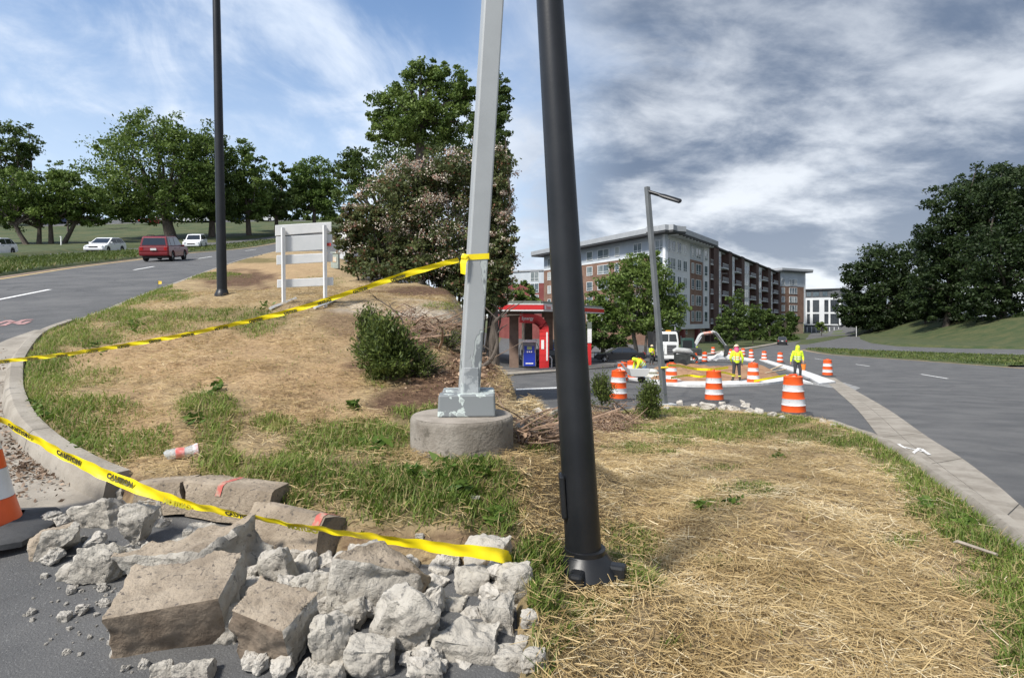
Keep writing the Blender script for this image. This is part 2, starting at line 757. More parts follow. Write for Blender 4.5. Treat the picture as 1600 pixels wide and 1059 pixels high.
def polar_sheet(name, th0, th1, nth, r0, r1, nr, fn, m, kind='structure', extra=None):
    th = np.linspace(R(th0), R(th1), nth)
    rr = np.exp(np.linspace(math.log(r0), math.log(r1), nr))
    T, RR = np.meshgrid(th, rr)
    X = RR * np.sin(T)
    Y = RR * np.cos(T)
    Z = fn(X, Y)
    V = np.stack([X, Y, Z], -1).reshape(-1, 3)
    i = np.arange(nr - 1)[:, None] * nth + np.arange(nth - 1)[None]
    Fq = np.stack([i, i + 1, i + nth + 1, i + nth], -1).reshape(-1, 4)[:, ::-1]
    o = raw_mesh(name, V, Fq, m, smooth=True)
    if kind:
        o['kind'] = kind
    return o


def far_gz(X, Y):
    return gz(X, Y) - 0.08


polar_sheet('ground', -115, 115, 180, 0.6, 3500, 170, far_gz, M_LAND)
polar_sheet('road', -75, 62, 280, 0.7, 330, 300, gz, M_ASPH)


def patch(name, poly, h, m, u0, u1, nu, y0, y1, ny, edge=0.15, nz=(0.0, 1.0), zones=None, kind='structure', fn=None, parent=None):
    """a raised sheet inside a world outline; its rim dips below the road"""
    u = np.linspace(u0, u1, nu)
    yy = np.exp(np.linspace(math.log(y0), math.log(y1), ny))
    U, Yg = np.meshgrid(u, yy)
    X = U * Yg
    d = poly_dist(X, Yg, poly)
    if fn is None:
        Z = gz(X, Yg) - 0.07 + (h + 0.07) * sm(-edge * 0.3, edge, d) + fnoise(X, Yg, nz[1], 3) * nz[0] * sm(0, edge * 4, d)
    else:
        Z = fn(X, Yg)
    keep = d > -max(0.25, edge)
    idx = np.arange(nu * ny).reshape(ny, nu)
    a, b, c, e = idx[:-1, :-1], idx[:-1, 1:], idx[1:, 1:], idx[1:, :-1]
    k = keep[:-1, :-1] | keep[:-1, 1:] | keep[1:, 1:] | keep[1:, :-1]
    Fq = np.stack([a[k], b[k], c[k], e[k]], -1)
    used, inv = np.unique(Fq, return_inverse=True)
    V = np.stack([X, Yg, Z], -1).reshape(-1, 3)[used]
    o = raw_mesh(name, V, inv.reshape(Fq.shape), m, parent=parent, smooth=True)
    if zones:
        px = CX + F * V[:, 0] / V[:, 1]
        py = HY - F * (V[:, 2] - H) / V[:, 1]
        for zn, ell in zones.items():
            at = o.data.attributes.new(zn, 'FLOAT', 'POINT')
            at.data.foreach_set('value', ell_mask(px, py, V[:, 0], V[:, 1], ell).astype(np.float32))
    if kind and not parent:
        o['kind'] = kind
    return o


def ell_mask(px, py, X, Y, ell, soft=0.45):
    w = np.zeros(len(px))
    nn = fnoise(X, Y, 2.2, 3) * 0.55
    for e in ell:
        r = np.hypot((px - e[0]) / e[2], (py - e[1]) / e[3]) + nn
        s = e[4] if len(e) > 4 else 1.0
        w = np.maximum(w, s * (1 - sm(1 - soft, 1 + soft * 0.3, r)))
    return w


# where grass, bark mulch, bare soil and pale broken paving lie
GRASS = [(60, 560, 48, 34), (52, 622, 34, 46), (45, 650, 28, 30), (120, 694, 66, 22), (80, 655, 40, 30, .7), (135, 528, 70, 16), (190, 494, 66, 15), (245, 462, 60, 11),
         (320, 430, 66, 7), (395, 407, 55, 5), (330, 494, 140, 15, .75), (250, 513, 90, 13, .7), (400, 503, 66, 22, .85), (320, 636, 62, 34), (335, 690, 44, 42),
         (345, 722, 44, 30), (180, 708, 38, 18), (430, 662, 38, 16, .8), (470, 745, 130, 36), (560, 690, 125, 38, .9), (600, 770, 150, 56), (725, 750, 90, 52),
         (450, 790, 80, 26), (765, 800, 50, 44), (660, 650, 50, 22, .8), (590, 590, 26, 22), (380, 760, 60, 30, .8), (540, 640, 40, 10, .3), (150, 590, 60, 24, .4),
         (690, 478, 40, 6, .6), (500, 440, 40, 8, .4),
         (1330, 690, 66, 15), (1395, 716, 54, 22), (1450, 765, 54, 34), (1510, 822, 66, 34), (1565, 868, 60, 42), (1600, 940, 44, 66), (1445, 800, 50, 26, .9),
         (1090, 672, 112, 26, .95), (1185, 668, 96, 24, .95), (1265, 678, 62, 17, .95), (1000, 702, 60, 13, .7), (1420, 848, 56, 17, .8), (1160, 764, 56, 11, .8),
         (1105, 790, 46, 11, .7), (845, 885, 58, 44, .85), (985, 858, 64, 36, .7), (1000, 905, 54, 26, .6), (840, 935, 50, 40, .7), (905, 955, 95, 24, .5),
         (835, 1030, 44, 44, .8), (885, 1000, 40, 20, .5), (1598, 1020, 44, 54, .8), (1050, 1012, 34, 12, .6), (1130, 730, 40, 8, .4), (1500, 860, 50, 14, .6),
         (840, 705, 30, 10, .8), (1060, 645, 90, 8, .9), (1230, 658, 60, 8, .9), (930, 830, 60, 14, .4), (1120, 880, 40, 10, .35), (1230, 920, 40, 10, .3)]
MULCH = [(705, 600, 105, 44), (640, 625, 90, 26), (605, 560, 60, 40), (745, 560, 60, 62), (640, 535, 70, 24), (690, 455, 130, 10), (545, 500, 60, 26, .6),
         (375, 437, 68, 17), (870, 684, 74, 26), (960, 660, 72, 24), (838, 694, 46, 22), (905, 705, 60, 16, .7), (600, 840, 200, 16, .7), (230, 765, 70, 20, .8),
         (760, 850, 60, 30, .7), (1495, 880, 40, 16, .5)]
PALE = [(690, 489, 100, 20), (560, 480, 50, 12, .7), (832, 652, 44, 12), (760, 505, 50, 12, .8)]
SOIL = [(330, 560, 250, 70, .8), (480, 600, 120, 50, .9), (200, 640, 130, 60, .7), (420, 425, 120, 22, .6), (240, 690, 100, 40, .8), (500, 650, 110, 24, .8)]


def verge_material():
    m = bpy.data.materials.new('verge_soil')
    m.use_nodes = True
    t = m.node_tree
    L = t.links
    b = t.nodes['Principled BSDF']
    b.inputs['Roughness'].default_value = 0.95
    b.inputs['Specular IOR Level'].default_value = 0.1
    co = t.nodes.new('ShaderNodeTexCoord')

    def nz(sc, det=8, st=None, rot=0):
        n = t.nodes.new('ShaderNodeTexNoise')
        n.inputs['Scale'].default_value = sc
        n.inputs['Detail'].default_value = det
        n.inputs['Roughness'].default_value = 0.68
        v = co.outputs['Object']
        if st:
            q = t.nodes.new('ShaderNodeMapping')
            q.inputs['Scale'].default_value = st
            q.inputs['Rotation'].default_value = (0, 0, rot)
            L.new(v, q.inputs[0])
            v = q.outputs[0]
        L.new(v, n.inputs['Vector'])
        return n.outputs['Fac']

    def rp(s, a, c):
        n = t.nodes.new('ShaderNodeMapRange')
        n.interpolation_type = 'SMOOTHSTEP'
        n.inputs['From Min'].default_value = a
        n.inputs['From Max'].default_value = c
        L.new(s, n.inputs['Value'])
        return n.outputs['Result']

    def mix(f, a, c):
        n = t.nodes.new('ShaderNodeMix')
        n.data_type = 'RGBA'
        L.new(f, n.inputs[0])
        for i, s in ((6, a), (7, c)):
            if hasattr(s, 'links'):
                L.new(s, n.inputs[i])
            else:
                n.inputs[i].default_value = (*s, 1)
        return n.outputs[2]

    def at(n_):
        n = t.nodes.new('ShaderNodeAttribute')
        n.attribute_name = n_
        return n.outputs['Fac']
    c = mix(rp(nz(1.6), .35, .65), (0.36, 0.275, 0.160), (0.25, 0.185, 0.110))
    c = mix(rp(nz(26, 5, (1, .35, 1), .6), .52, .66), c, (0.42, 0.31, 0.165))
    c = mix(rp(nz(34, 4, (.3, 1, 1), -.4), .55, .68), c, (0.13, 0.088, 0.05))
    soil = mix(rp(nz(3.0), .3, .7), (0.44, 0.305, 0.175), (0.33, 0.222, 0.125))
    soil = mix(rp(nz(20, 6), .50, .66), soil, (0.23, 0.145, 0.08))
    soil = mix(rp(nz(60, 4), .56, .68), soil, (0.44, 0.33, 0.20))
    c = mix(at('soil'), c, soil)
    mul = mix(rp(nz(14, 6), .35, .68), (0.075, 0.045, 0.030), (0.165, 0.105, 0.068))
    mul = mix(rp(nz(40, 4), .60, .70), mul, (0.24, 0.165, 0.11))
    c = mix(at('mulch'), c, mul)
    pal = mix(rp(nz(5, 8), .35, .65), (0.47, 0.41, 0.33), (0.30, 0.26, 0.21))
    c = mix(at('pale'), c, pal)
    gr = mix(rp(nz(9), .3, .7), (0.075, 0.085, 0.030), (0.15, 0.12, 0.055))
    g2 = t.nodes.new('ShaderNodeMath')
    g2.operation = 'MULTIPLY'
    g2.inputs[1].default_value = 0.75
    L.new(at('grass'), g2.inputs[0])
    c = mix(g2.outputs[0], c, gr)
    L.new(c, b.inputs['Base Color'])
    bn = t.nodes.new('ShaderNodeBump')
    bn.inputs['Strength'].default_value = 0.9
    bn.inputs['Distance'].default_value = 0.03
    L.new(nz(22, 10), bn.inputs['Height'])
    L.new(bn.outputs[0], b.inputs['Normal'])
    return m


patch('verge', VERGE, 0.14, verge_material(), -1.15, 2.1, 440, 1.0, 60, 300, edge=0.1, fn=top,
      zones={'grass': GRASS, 'mulch': MULCH, 'pale': PALE, 'soil': SOIL})

# lawns, medians, hill
far_l = gxy([(-190, 418), (0, 402.5), (110, 394), (200, 388.5), (300, 381.5), (430, 369), (520, 362)])
LAWN_L = far_l + [(-14, 120), (-20, 255), (-380, 255), (-190, 45)]
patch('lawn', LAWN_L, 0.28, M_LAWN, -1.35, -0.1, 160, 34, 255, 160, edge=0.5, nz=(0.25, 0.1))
MED_L = gxy([(-90, 446), (0, 433), (100, 418.5), (200, 406.5), (300, 394.5), (430, 379.5), (480, 374)]) + \
    gxy([(470, 371), (430, 373.5), (300, 387), (200, 393.5), (100, 400), (0, 408), (-90, 415)])
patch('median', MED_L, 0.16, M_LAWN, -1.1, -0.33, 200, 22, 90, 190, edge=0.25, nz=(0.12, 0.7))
MED_R = gxy([(1256, 546), (1300, 553.5), (1436, 563), (1600, 575), (1760, 588)]) + gxy([(1760, 566), (1600, 557), (1402, 550), (1300, 545.5), (1272, 544)])
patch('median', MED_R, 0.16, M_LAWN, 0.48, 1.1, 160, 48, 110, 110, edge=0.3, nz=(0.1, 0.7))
ISL = gxy([(1240, 538.5), (1252, 532), (1300, 525.5), (1330, 523.5), (1300, 531), (1262, 538)])
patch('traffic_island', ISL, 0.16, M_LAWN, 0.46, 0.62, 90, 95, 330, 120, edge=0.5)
HILL = gxy([(1760, 551), (1600, 545.5), (1504, 544.5), (1402, 541), (1362, 536), (1345, 529.5)]) + [(150, 250), (420, 300), (420, 90)]
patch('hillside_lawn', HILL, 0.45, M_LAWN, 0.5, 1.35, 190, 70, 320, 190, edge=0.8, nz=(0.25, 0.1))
STRIP = gxy([(1082, 560), (1130, 551), (1180, 545), (1218, 537), (1258, 531.5)]) + [(130, 250), (60, 250), (30, 105), gxy([(1040, 545)])[0]]
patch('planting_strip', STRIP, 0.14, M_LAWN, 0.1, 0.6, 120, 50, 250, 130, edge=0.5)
LOT = gxy([(60, 357), (200, 352), (330, 350), (480, 347)]) + gxy([(480, 343.5), (330, 345), (200, 346), (60, 348)])
patch('parking_lot', LOT, 0.42, M_ASPH, -1.0, -0.3, 120, 85, 220, 140, edge=0.5)


def strip(name, A, B, off, m, na=24, nb=3, parent=None, kind='structure', thick=0.0, fn=None):
    """sheet between two world polylines, laid on the land"""
    fn = fn or gz

    def res(Ln, n):
        Ln = [np.array(p) for p in Ln]
        s = [0]
        for i in range(1, len(Ln)):
            s.append(s[-1] + np.linalg.norm(Ln[i] - Ln[i - 1]))
        q = np.linspace(0, s[-1], n)
        return np.stack([np.interp(q, s, [p[k] for p in Ln]) for k in (0, 1)], -1)
    a = res(A, na)
    b = res(B, na)
    t = np.linspace(0, 1, nb)[:, None, None]
    XY = a[None] * (1 - t) + b[None] * t
    Z = fn(XY[..., 0], XY[..., 1]) + off
    V = np.concatenate([XY, Z[..., None]], -1).reshape(-1, 3)
    i = np.arange(nb - 1)[:, None] * na + np.arange(na - 1)[None]
    Fq = np.stack([i, i + 1, i + na + 1, i + na], -1).reshape(-1, 4)
    Vt = V.tolist()
    fs = Fq.tolist()
    if thick:
        n0 = len(Vt)
        Vt += [[x, y, z - thick] for x, y, z in Vt]
        rim = list(range(na)) + [r * na + na - 1 for r in range(1, nb)] + list(range((nb - 1) * na + na - 2, (nb - 1) * na - 1, -1)) + [r * na for r in range(nb - 2, 0, -1)]
        for k in range(len(rim)):
            p, q = rim[k], rim[(k + 1) % len(rim)]
            fs.append([p, q, q + n0, p + n0])
    mb = MB()
    mb.add(Vt, fs)
    o = mb.build(name, m, parent)
    # make sure the sheet faces up
    if sum(p.normal.z * p.area for p in o.data.polygons) < 0:
        o.data.flip_normals()
    if not parent and kind:
        o['kind'] = kind
    return o


def cut(line, n):
    """split a polyline into n runs of equal length"""
    Ln = [np.array(p, float) for p in line]
    s = [0]
    for i in range(1, len(Ln)):
        s.append(s[-1] + np.linalg.norm(Ln[i] - Ln[i - 1]))
    tot = s[-1]

    def at(q):
        return np.array([np.interp(q, s, [p[k] for p in Ln]) for k in range(len(Ln[0]))])
    out = []
    for i in range(n):
        q = np.linspace(tot * i / n, tot * (i + 1) / n, 7)
        out.append([at(k) for k in q])
    return out, tot


def struct_empty(name):
    o = bpy.data.objects.new(name, None)
    COL.objects.link(o)
    o['kind'] = 'structure'
    return o


def kerb_run(root, line, n, w=0.17, h=0.15, m=M_CONC, gap=0.006, inward=1):
    runs, tot = cut(smooth_line(line, 5), n)
    for r in runs:
        r = [np.array(p) for p in r]
        d0 = (r[1] - r[0])
        d1 = (r[-1] - r[-2])
        r[0] = r[0] + d0 / np.linalg.norm(d0) * gap
        r[-1] = r[-1] - d1 / np.linalg.norm(d1) * gap
        mb = MB()
        vs = []
        prof = [(-0.005, -0.05), (0.0, 0.02), (0.025, h - 0.03), (0.055, h), (w - 0.01, h + 0.003), (w, h - 0.02), (w, -0.05)]
        for i, p in enumerate(r):
            a = r[max(i - 1, 0)]
            b = r[min(i + 1, len(r) - 1)]
            t = (b - a) / (np.linalg.norm(b - a) + 1e-9)
            nx, ny = -t[1] * inward, t[0] * inward
            z0 = float(gz(p[0], p[1]))
            j = float(fnoise(p[0], p[1], 3.0, 2)) * 0.012
            for q, zz_ in prof:
                vs.append((p[0] + nx * (q + j), p[1] + ny * (q + j), z0 + zz_ + j * 0.5))
        k = len(prof)
        fs = []
        for i in range(len(r) - 1):
            for c in range(k - 1):
                fs.append((i * k + c, i * k + c + 1, (i + 1) * k + c + 1, (i + 1) * k + c))
        fs.append(tuple(range(k)))
        fs.append(tuple((len(r) - 1) * k + c for c in reversed(range(k))))
        mb.add(vs, fs)
        mb.build('kerb_section', m, root, smooth=True)


kerb_l = struct_empty('kerb')
kerb_run(kerb_l, KL[:7], 14, h=0.12)
kerb_run(kerb_l, KL[6:], 6, h=0.17)
kerb_r = struct_empty('kerb')
kerb_run(kerb_r, list(reversed(KR)), 10, h=0.13, w=0.16)

# concrete gutters
gut_r = struct_empty('gutter')
GL = gxy([(1284, 590), (1312, 615), (1341, 642), (1377, 687), (1417, 724), (1464, 761), (1520, 803), (1558, 836), (1600, 872), (1640, 905)])
GL = list(reversed(run_on(list(reversed(GL)), 5, 2.5)))
GRR = gxy([(1304, 590), (1340, 612), (1388, 640), (1445, 680), (1480, 702), (1501, 715), (1535, 740), (1558, 758), (1600, 795), (1640, 830)])
GRR = list(reversed(run_on(list(reversed(GRR)), 5, 2.5)))
la, _ = cut(smooth_line(GL, 4), 12)
lb, _ = cut(smooth_line(GRR, 4), 12)
for a, b in zip(la, lb):
    a = [np.array(p) for p in a]
    b = [np.array(p) for p in b]
    for q in (a, b):
        q[0] = q[0] + (q[1] - q[0]) * 0.04
        q[-1] = q[-1] - (q[-1] - q[-2]) * 0.04
    inner = [p * 0.52 + r * 0.48 for p, r in zip(a, b)]
    strip('gutter_panel', a, [p + (r - p) * 0.97 for p, r in zip(a, inner)], 0.014, M_CONC, 14, 3, gut_r, thick=0.05)
    strip('gutter_panel', inner, b, 0.010, M_CONC, 14, 3, gut_r, thick=0.05)
gut_l = struct_empty('gutter')
o1 = offset_line(KL[6:], -0.42)
la, _ = cut(smooth_line(KL[6:], 4), 6)
lb, _ = cut(smooth_line(o1, 4), 6)
for a, b in zip(la, lb):
    a = [np.array(p) for p in a]
    b = [np.array(p) for p in b]
    for q in (a, b):
        q[0] = q[0] + (q[1] - q[0]) * 0.03
        q[-1] = q[-1] - (q[-1] - q[-2]) * 0.03
    strip('gutter_panel', a, b, 0.010, M_CONC, 12, 3, gut_l, thick=0.04)

# painted lane lines
marks = struct_empty('lane_marking')


def dash(p, q, w, m=M_PALE, off=0.008, name='painted_dash'):
    a, b = Gb(*p), Gb(*q)
    d = (b - a).xy.normalized()
    n = Vector((-d.y, d.x)) * w / 2
    strip(name, [a.xy + n, b.xy + n], [a.xy - n, b.xy - n], off, m, 6, 2, marks)


for p, q in [((-20, 472), (78, 452.5)), ((209, 422), (241, 416.5)), ((310, 404.2), (331, 401)), ((383, 392), (400, 389.6))]:
    dash(p, q, 0.13)
for p, q in [((1439, 584.5), (1481, 591.5)), ((1337, 569), (1359, 572.3)), ((1273, 560), (1286, 562)), ((1234, 552), (1241, 553.2)), ((1560, 552.0), (1600, 553)), ((1395, 546), (1420, 546.8))]:
    dash(p, q, 0.13)
for ch, sgn in ((MED_L[:7], -1), (MED_R[:5], -1)):
    a = offset_line(ch, sgn * 0.42)
    b = offset_line(ch, sgn * 0.60)
    strip('edge_line', smooth_line(a, 4), smooth_line(b, 4), 0.008, M_YEL, 60, 2, marks)
for ch in (MED_L[:7], MED_R[:5]):      # gritty concrete rim of the median
    a = offset_line(ch, -0.40)
    b = offset_line(ch, 0.05)
    strip('median_rim', smooth_line(a, 4), smooth_line(b, 4), 0.02, mat('gritty_rim', (0.24, 0.17, 0.12), (0.15, 0.115, 0.085), scale=4, bump=.4), 60, 3)['kind'] = 'structure'

# sprayed survey marks
M_SPRAYW = mat('white_spray', (0.80, 0.80, 0.78), (0.42, 0.40, 0.37), rough=0.8, scale=30, lo=0.40, hi=0.62)
M_SPRAYP = mat('pink_spray', (0.46, 0.24, 0.22), (0.20, 0.14, 0.14), rough=0.8, scale=20, lo=0.35, hi=0.65)


def spray(px_lines, w, m, label, off):
    mb = MB()
    for ln in px_lines:
        pts = [Gb(*p) for p in ln]
        for i in range(len(pts) - 1):
            a, b = pts[i], pts[i + 1]
            d = (b - a).xy
            if d.length < 1e-6:
                continue
            n = Vector((-d.y, d.x)).normalized() * w / 2
            e = d.normalized() * w * 0.3
            q = [a.xy + n - e, b.xy + n + e, b.xy - n + e, a.xy - n - e]
            mb.add([(p.x, p.y, float(gz(p.x, p.y)) + off + 0.0007 * i) for p in q], [(0, 1, 2, 3)])
    o = mb.build('spray_mark', m, None)
    if sum(p.normal.z for p in o.data.polygons) < 0:
        o.data.flip_normals()
    return tag(o, label, 'paint mark')


spray([[(1379, 694), (1388, 703), (1408, 698), (1424, 712), (1436, 702)], [(1400, 712), (1412, 700), (1446, 708)], [(1404, 695), (1430, 716)], [(1440, 703), (1452, 712)],
       [(1383, 706), (1396, 697)]], 0.05, M_SPRAYW, 'white sprayed utility mark on the concrete gutter', 0.022)
spray([[(-4, 506), (12, 501), (26, 505), (38, 500), (48, 500)], [(4, 509), (20, 503), (34, 507), (44, 503)]], 0.10, M_SPRAYP, 'faded pink sprayed mark on the dark road', 0.006)

# the dug-out island with fresh concrete round it
DIG = gxy([(1008, 595), (1060, 599), (1130, 599), (1200, 595), (1224, 589), (1212, 580), (1190, 569), (1140, 564), (1080, 566), (1020, 575)])
patch('dug_soil', DIG, 0.16, M_DIRT, 0.2, 0.5, 110, 18, 48, 110, edge=0.5, nz=(0.5, 0.7))
fk = struct_empty('fresh_kerb')
A = smooth_line(gxy([(980, 592), (1010, 598), (1060, 604), (1130, 604.5), (1200, 601), (1232, 597), (1270, 601)]), 4)
B = smooth_line(gxy([(988, 585), (1016, 590), (1060, 595), (1130, 595.5), (1200, 592), (1226, 588), (1240, 590)]), 4)
ra, _ = cut(A, 8)
rb, _ = cut(B, 8)
for a, b in zip(ra, rb):
    strip('concrete_pour', a, b, 0.10, M_CONCN, 10, 3, fk, thick=0.14)
A = smooth_line(gxy([(1193, 561.5), (1245, 577), (1282, 590), (1306, 599)]), 4)
B = smooth_line(gxy([(1186, 563), (1232, 579.5), (1262, 592), (1280, 602)]), 4)
ra, _ = cut(A, 7)
rb, _ = cut(B, 7)
for a, b in zip(ra, rb):
    strip('concrete_pour', [np.array(p) for p in a], [np.array(p) for p in b], 0.10, M_CONCN, 8, 3, fk, thick=0.14)
A = smooth_line(gxy([(1180, 562), (1140, 557), (1100, 558), (1060, 563)]), 4)
B = smooth_line(gxy([(1176, 566), (1140, 561), (1100, 562), (1064, 568)]), 4)
ra, _ = cut(A, 5)
rb, _ = cut(B, 5)
for a, b in zip(ra, rb):
    strip('concrete_pour', a, b, 0.12, M_CONCN, 8, 3, fk, thick=0.16)
# pale concrete dust on the lane beside the new kerb
strip('concrete_dust', gxy([(1262, 600), (1300, 606), (1330, 612)]), gxy([(1285, 594), (1320, 598), (1345, 606)]), 0.006,
      mat('dusty_asphalt', (0.34, 0.34, 0.33), (0.13, 0.13, 0.13), scale=3, rough=.9), 14, 5)
# worn white line across the forecourt, pavement along the far road
strip('forecourt_line', gxy([(806, 607.5), (880, 604.5)]), gxy([(806, 609.5), (880, 606.5)]), 0.008, M_PALE, 10, 2)
strip('pavement', smooth_line(gxy([(1060, 566), (1120, 553.5), (1170, 546), (1230, 535)]), 4), smooth_line(gxy([(1062, 561), (1120, 550.5), (1170, 543.5), (1228, 533.5)]), 4), 0.17, M_CONC, 40, 3, thick=0.2)
strip('pump_island', gxy([(790, 588), (960, 574)]), gxy([(780, 580), (960, 570)]), 0.12, M_CONC, 10, 3, thick=0.15)

# ================================================================== trees and plants
M_BARK = mat('bark', (0.060, 0.048, 0.038), (0.115, 0.095, 0.078), rough=0.95, scale=3, bump=0.8, stretch=(3, 3, .5))
M_BARKP = mat('pale_bark', (0.16, 0.14, 0.12), (0.25, 0.22, 0.19), rough=0.95, scale=3, bump=0.5, stretch=(3, 3, .5))
L_DARK = leaf_mat('leaf_dark', (0.036, 0.066, 0.014), (0.135, 0.190, 0.048))
L_MID = leaf_mat('leaf_mid', (0.054, 0.098, 0.016), (0.195, 0.265, 0.064))
L_LIGHT = leaf_mat('leaf_light', (0.055, 0.100, 0.016), (0.155, 0.225, 0.055))
L_RIGHT = leaf_mat('leaf_shaded', (0.012, 0.025, 0.007), (0.052, 0.082, 0.024))  # for trees seen from their shaded side; that shade is in the tone
L_BUSH = leaf_mat('leaf_bush', (0.042, 0.058, 0.018), (0.150, 0.175, 0.066), c3=(0.16, 0.075, 0.045), t3=0.86)
L_BLOSSOM = leaf_mat('blossom', (0.46, 0.39, 0.31), (0.72, 0.66, 0.56), c3=(0.34, 0.19, 0.14), t3=0.72, tr=0.25)
L_EVER = leaf_mat('evergreen', (0.034, 0.058, 0.014), (0.170, 0.215, 0.050))
L_GRASS = leaf_mat('grass_blade', (0.085, 0.140, 0.020), (0.235, 0.310, 0.060), c3=(0.40, 0.34, 0.15), t3=0.86, tr=0.45)
L_STRAW = leaf_mat('straw_stalk', (0.30, 0.205, 0.085), (0.60, 0.46, 0.24), c3=(0.70, 0.60, 0.40), t3=0.82, tr=0.15)
L_DRY = leaf_mat('dry_leaf', (0.13, 0.075, 0.048), (0.36, 0.24, 0.155), c3=(0.48, 0.36, 0.25), t3=0.88, tr=0.1)


def rand_dirs(n):
    v = RNG.normal(size=(n, 3))
    return v / (np.linalg.norm(v, axis=1, keepdims=True) + 1e-9)


def leaf_cloud(C, size, asp=0.5, flat=0.0, along=None):
    """one pointed leaf face at each centre"""
    n = len(C)
    a = rand_dirs(n) if along is None else along
    if flat:
        a[:, 2] *= (1 - flat)
        a /= np.linalg.norm(a, axis=1, keepdims=True) + 1e-9
    b = np.cross(a, rand_dirs(n))
    b /= np.linalg.norm(b, axis=1, keepdims=True) + 1e-9
    s = (np.asarray(size) * RNG.uniform(0.6, 1.35, n))[:, None]
    V = np.stack([C - a * s * .5, C + b * s * asp * .5 - a * s * .05, C + a * s * .5, C - b * s * asp * .5 - a * s * .05], 1).reshape(-1, 3)
    Fq = np.arange(4 * n).reshape(-1, 4)
    return V, Fq


def blob_points(blobs, n, clump=0.30, shell=0.55):
    """leaf centres gathered in clumps through a set of ellipsoids (centre, radii)"""
    vol = np.array([b[1][0] * b[1][2] for b in blobs])
    vol = vol / vol.sum()
    out, tint, cl = [], [], []
    for (c, r), w in zip(blobs, vol):
        c = np.array(c)
        r = np.array(r)
        m = int(n * w)
        nc = max(8, int(m / 60))
        d = rand_dirs(nc)
        rad = (shell + (1 - shell) * RNG.random(nc)) * RNG.choice([1.0, 1.0, 1.12, 0.85], nc)
        cc = c + d * r * rad[:, None]
        rc = clump * RNG.uniform(0.55, 1.25, nc) * (r.prod() ** (1 / 3))
        ct = RNG.uniform(0.05, 0.75, nc)
        k = RNG.integers(0, nc, m)
        off = rand_dirs(m) * (RNG.random(m) ** 0.5)[:, None] * np.array([1, 1, .62])
        out.append(cc[k] + off * rc[k][:, None])
        tint.append(np.clip(ct[k] + RNG.normal(0, .16, m), 0, .84))
        cl.append(cc)
    return np.concatenate(out), np.concatenate(tint), np.concatenate(cl)


def px_blobs(base, Y, blobs, depth):
    """(column, row, half width, half height[, depth shift]) to ellipsoids about the tree's foot"""
    out = []
    for b in blobs:
        p = P(b[0], b[1], Y)
        rx, rz = b[2] * Y / F, b[3] * Y / F
        dy = b[4] if len(b) > 4 else 0
        out.append(((p.x - base.x, p.y - base.y + dy, p.z - base.z), (rx, depth * rx, rz)))
    return out


def tree(label, px, Y, blobs, lm, n, leaf_px=6.0, trunk_r=0.3, bark=None, depth=0.9, name='tree', fork=0.35, group=None, stems=1, shell=0.55, asp=0.55, cat='tree', lean=0):
    base = stand(px, Y)
    base.z -= 0.05
    t = thing(name, label, cat, base, 0, group)
    bl = px_blobs(base, Y, blobs, depth)
    C, tint, cl = blob_points(bl, int(n * 1.9), shell=shell)
    V, Fq = leaf_cloud(C, leaf_px * .74 * Y / F, asp)
    raw_mesh('crown', V, Fq, lm, t, np.repeat(tint, 4))
    mb = MB()
    zb = min(b[0][2] - b[1][2] for b in bl)
    zt = max(b[0][2] for b in bl)
    mean = np.mean([b[0] for b in bl], axis=0)
    rnd = random.Random(int(px * 7 + Y))
    for s in range(stems):
        ang = rnd.uniform(0, 6.28)
        sp = 0.0 if stems == 1 else trunk_r * 1.6
        x0, y0 = math.cos(ang) * sp, math.sin(ang) * sp
        hf = max(zb + (zt - zb) * fork * 0.4, zt * 0.22)
        ctr = Vector((mean[0] * .35 + x0 * 2 + lean, mean[1] * .35 + y0 * 2, hf))
        tr = trunk_r / math.sqrt(stems)
        mb.tube([(x0, y0, -0.3), (x0, y0, tr * .6), Vector((x0, y0, 0)).lerp(ctr, .5) + Vector((rnd.uniform(-.1, .1), 0, 0)) * tr, ctr], [tr * 1.5, tr * 1.1, tr * .9, tr * .72], 9)
        tg = [Vector(b[0]) for b in bl] + [Vector(cl[rnd.randrange(len(cl))]) for _ in range(max(4, 14 // stems))]
        for g in tg:
            if g.z < hf * 1.02:
                g = Vector((g.x, g.y, hf * 1.15))
            mid = ctr.lerp(g, .5) + Vector((rnd.uniform(-1, 1), rnd.uniform(-1, 1), rnd.uniform(.0, 1.2))) * (g - ctr).length * .10
            mb.tube([ctr - Vector((0, 0, tr * .4)), ctr.lerp(mid, .5), mid, g], [tr * .5, tr * .38, tr * .26, tr * .07], 6)
    mb.build('trunk', bark or M_BARK, t, smooth=True)
    return t


GL_ = 'trees along the far side of the road'
tree('tall dark tree rising at the far edge of the lawn behind two low spreading trees', 18, 112, [(18, 222, 40, 38), (2, 250, 34, 30), (42, 245, 20, 22), (10, 300, 44, 50)], L_DARK, 5200, 6, .5)
tree('low spreading tree with leaning limbs, first on the lawn beyond the road', 52, 74, [(28, 300, 48, 34), (66, 302, 38, 36), (2, 318, 42, 36), (40, 330, 50, 22), (20, 276, 24, 16), (0, 342, 40, 18), (60, 340, 30, 12)], L_MID, 6500, 6, .42, fork=.2, group=GL_, stems=2)
tree('low spreading tree with a pale twiggy top beside a leaning lawn tree', 90, 76, [(112, 304, 44, 40), (96, 284, 32, 24), (136, 318, 30, 36), (90, 332, 40, 20), (140, 340, 26, 14)], L_MID, 6000, 6, .42, fork=.2, group=GL_, stems=2)
tree('thin half bare tree behind the low spreading lawn trees', 106, 100, [(108, 262, 28, 15), (84, 256, 14, 10), (124, 280, 12, 20)], L_LIGHT, 420, 5, .16)
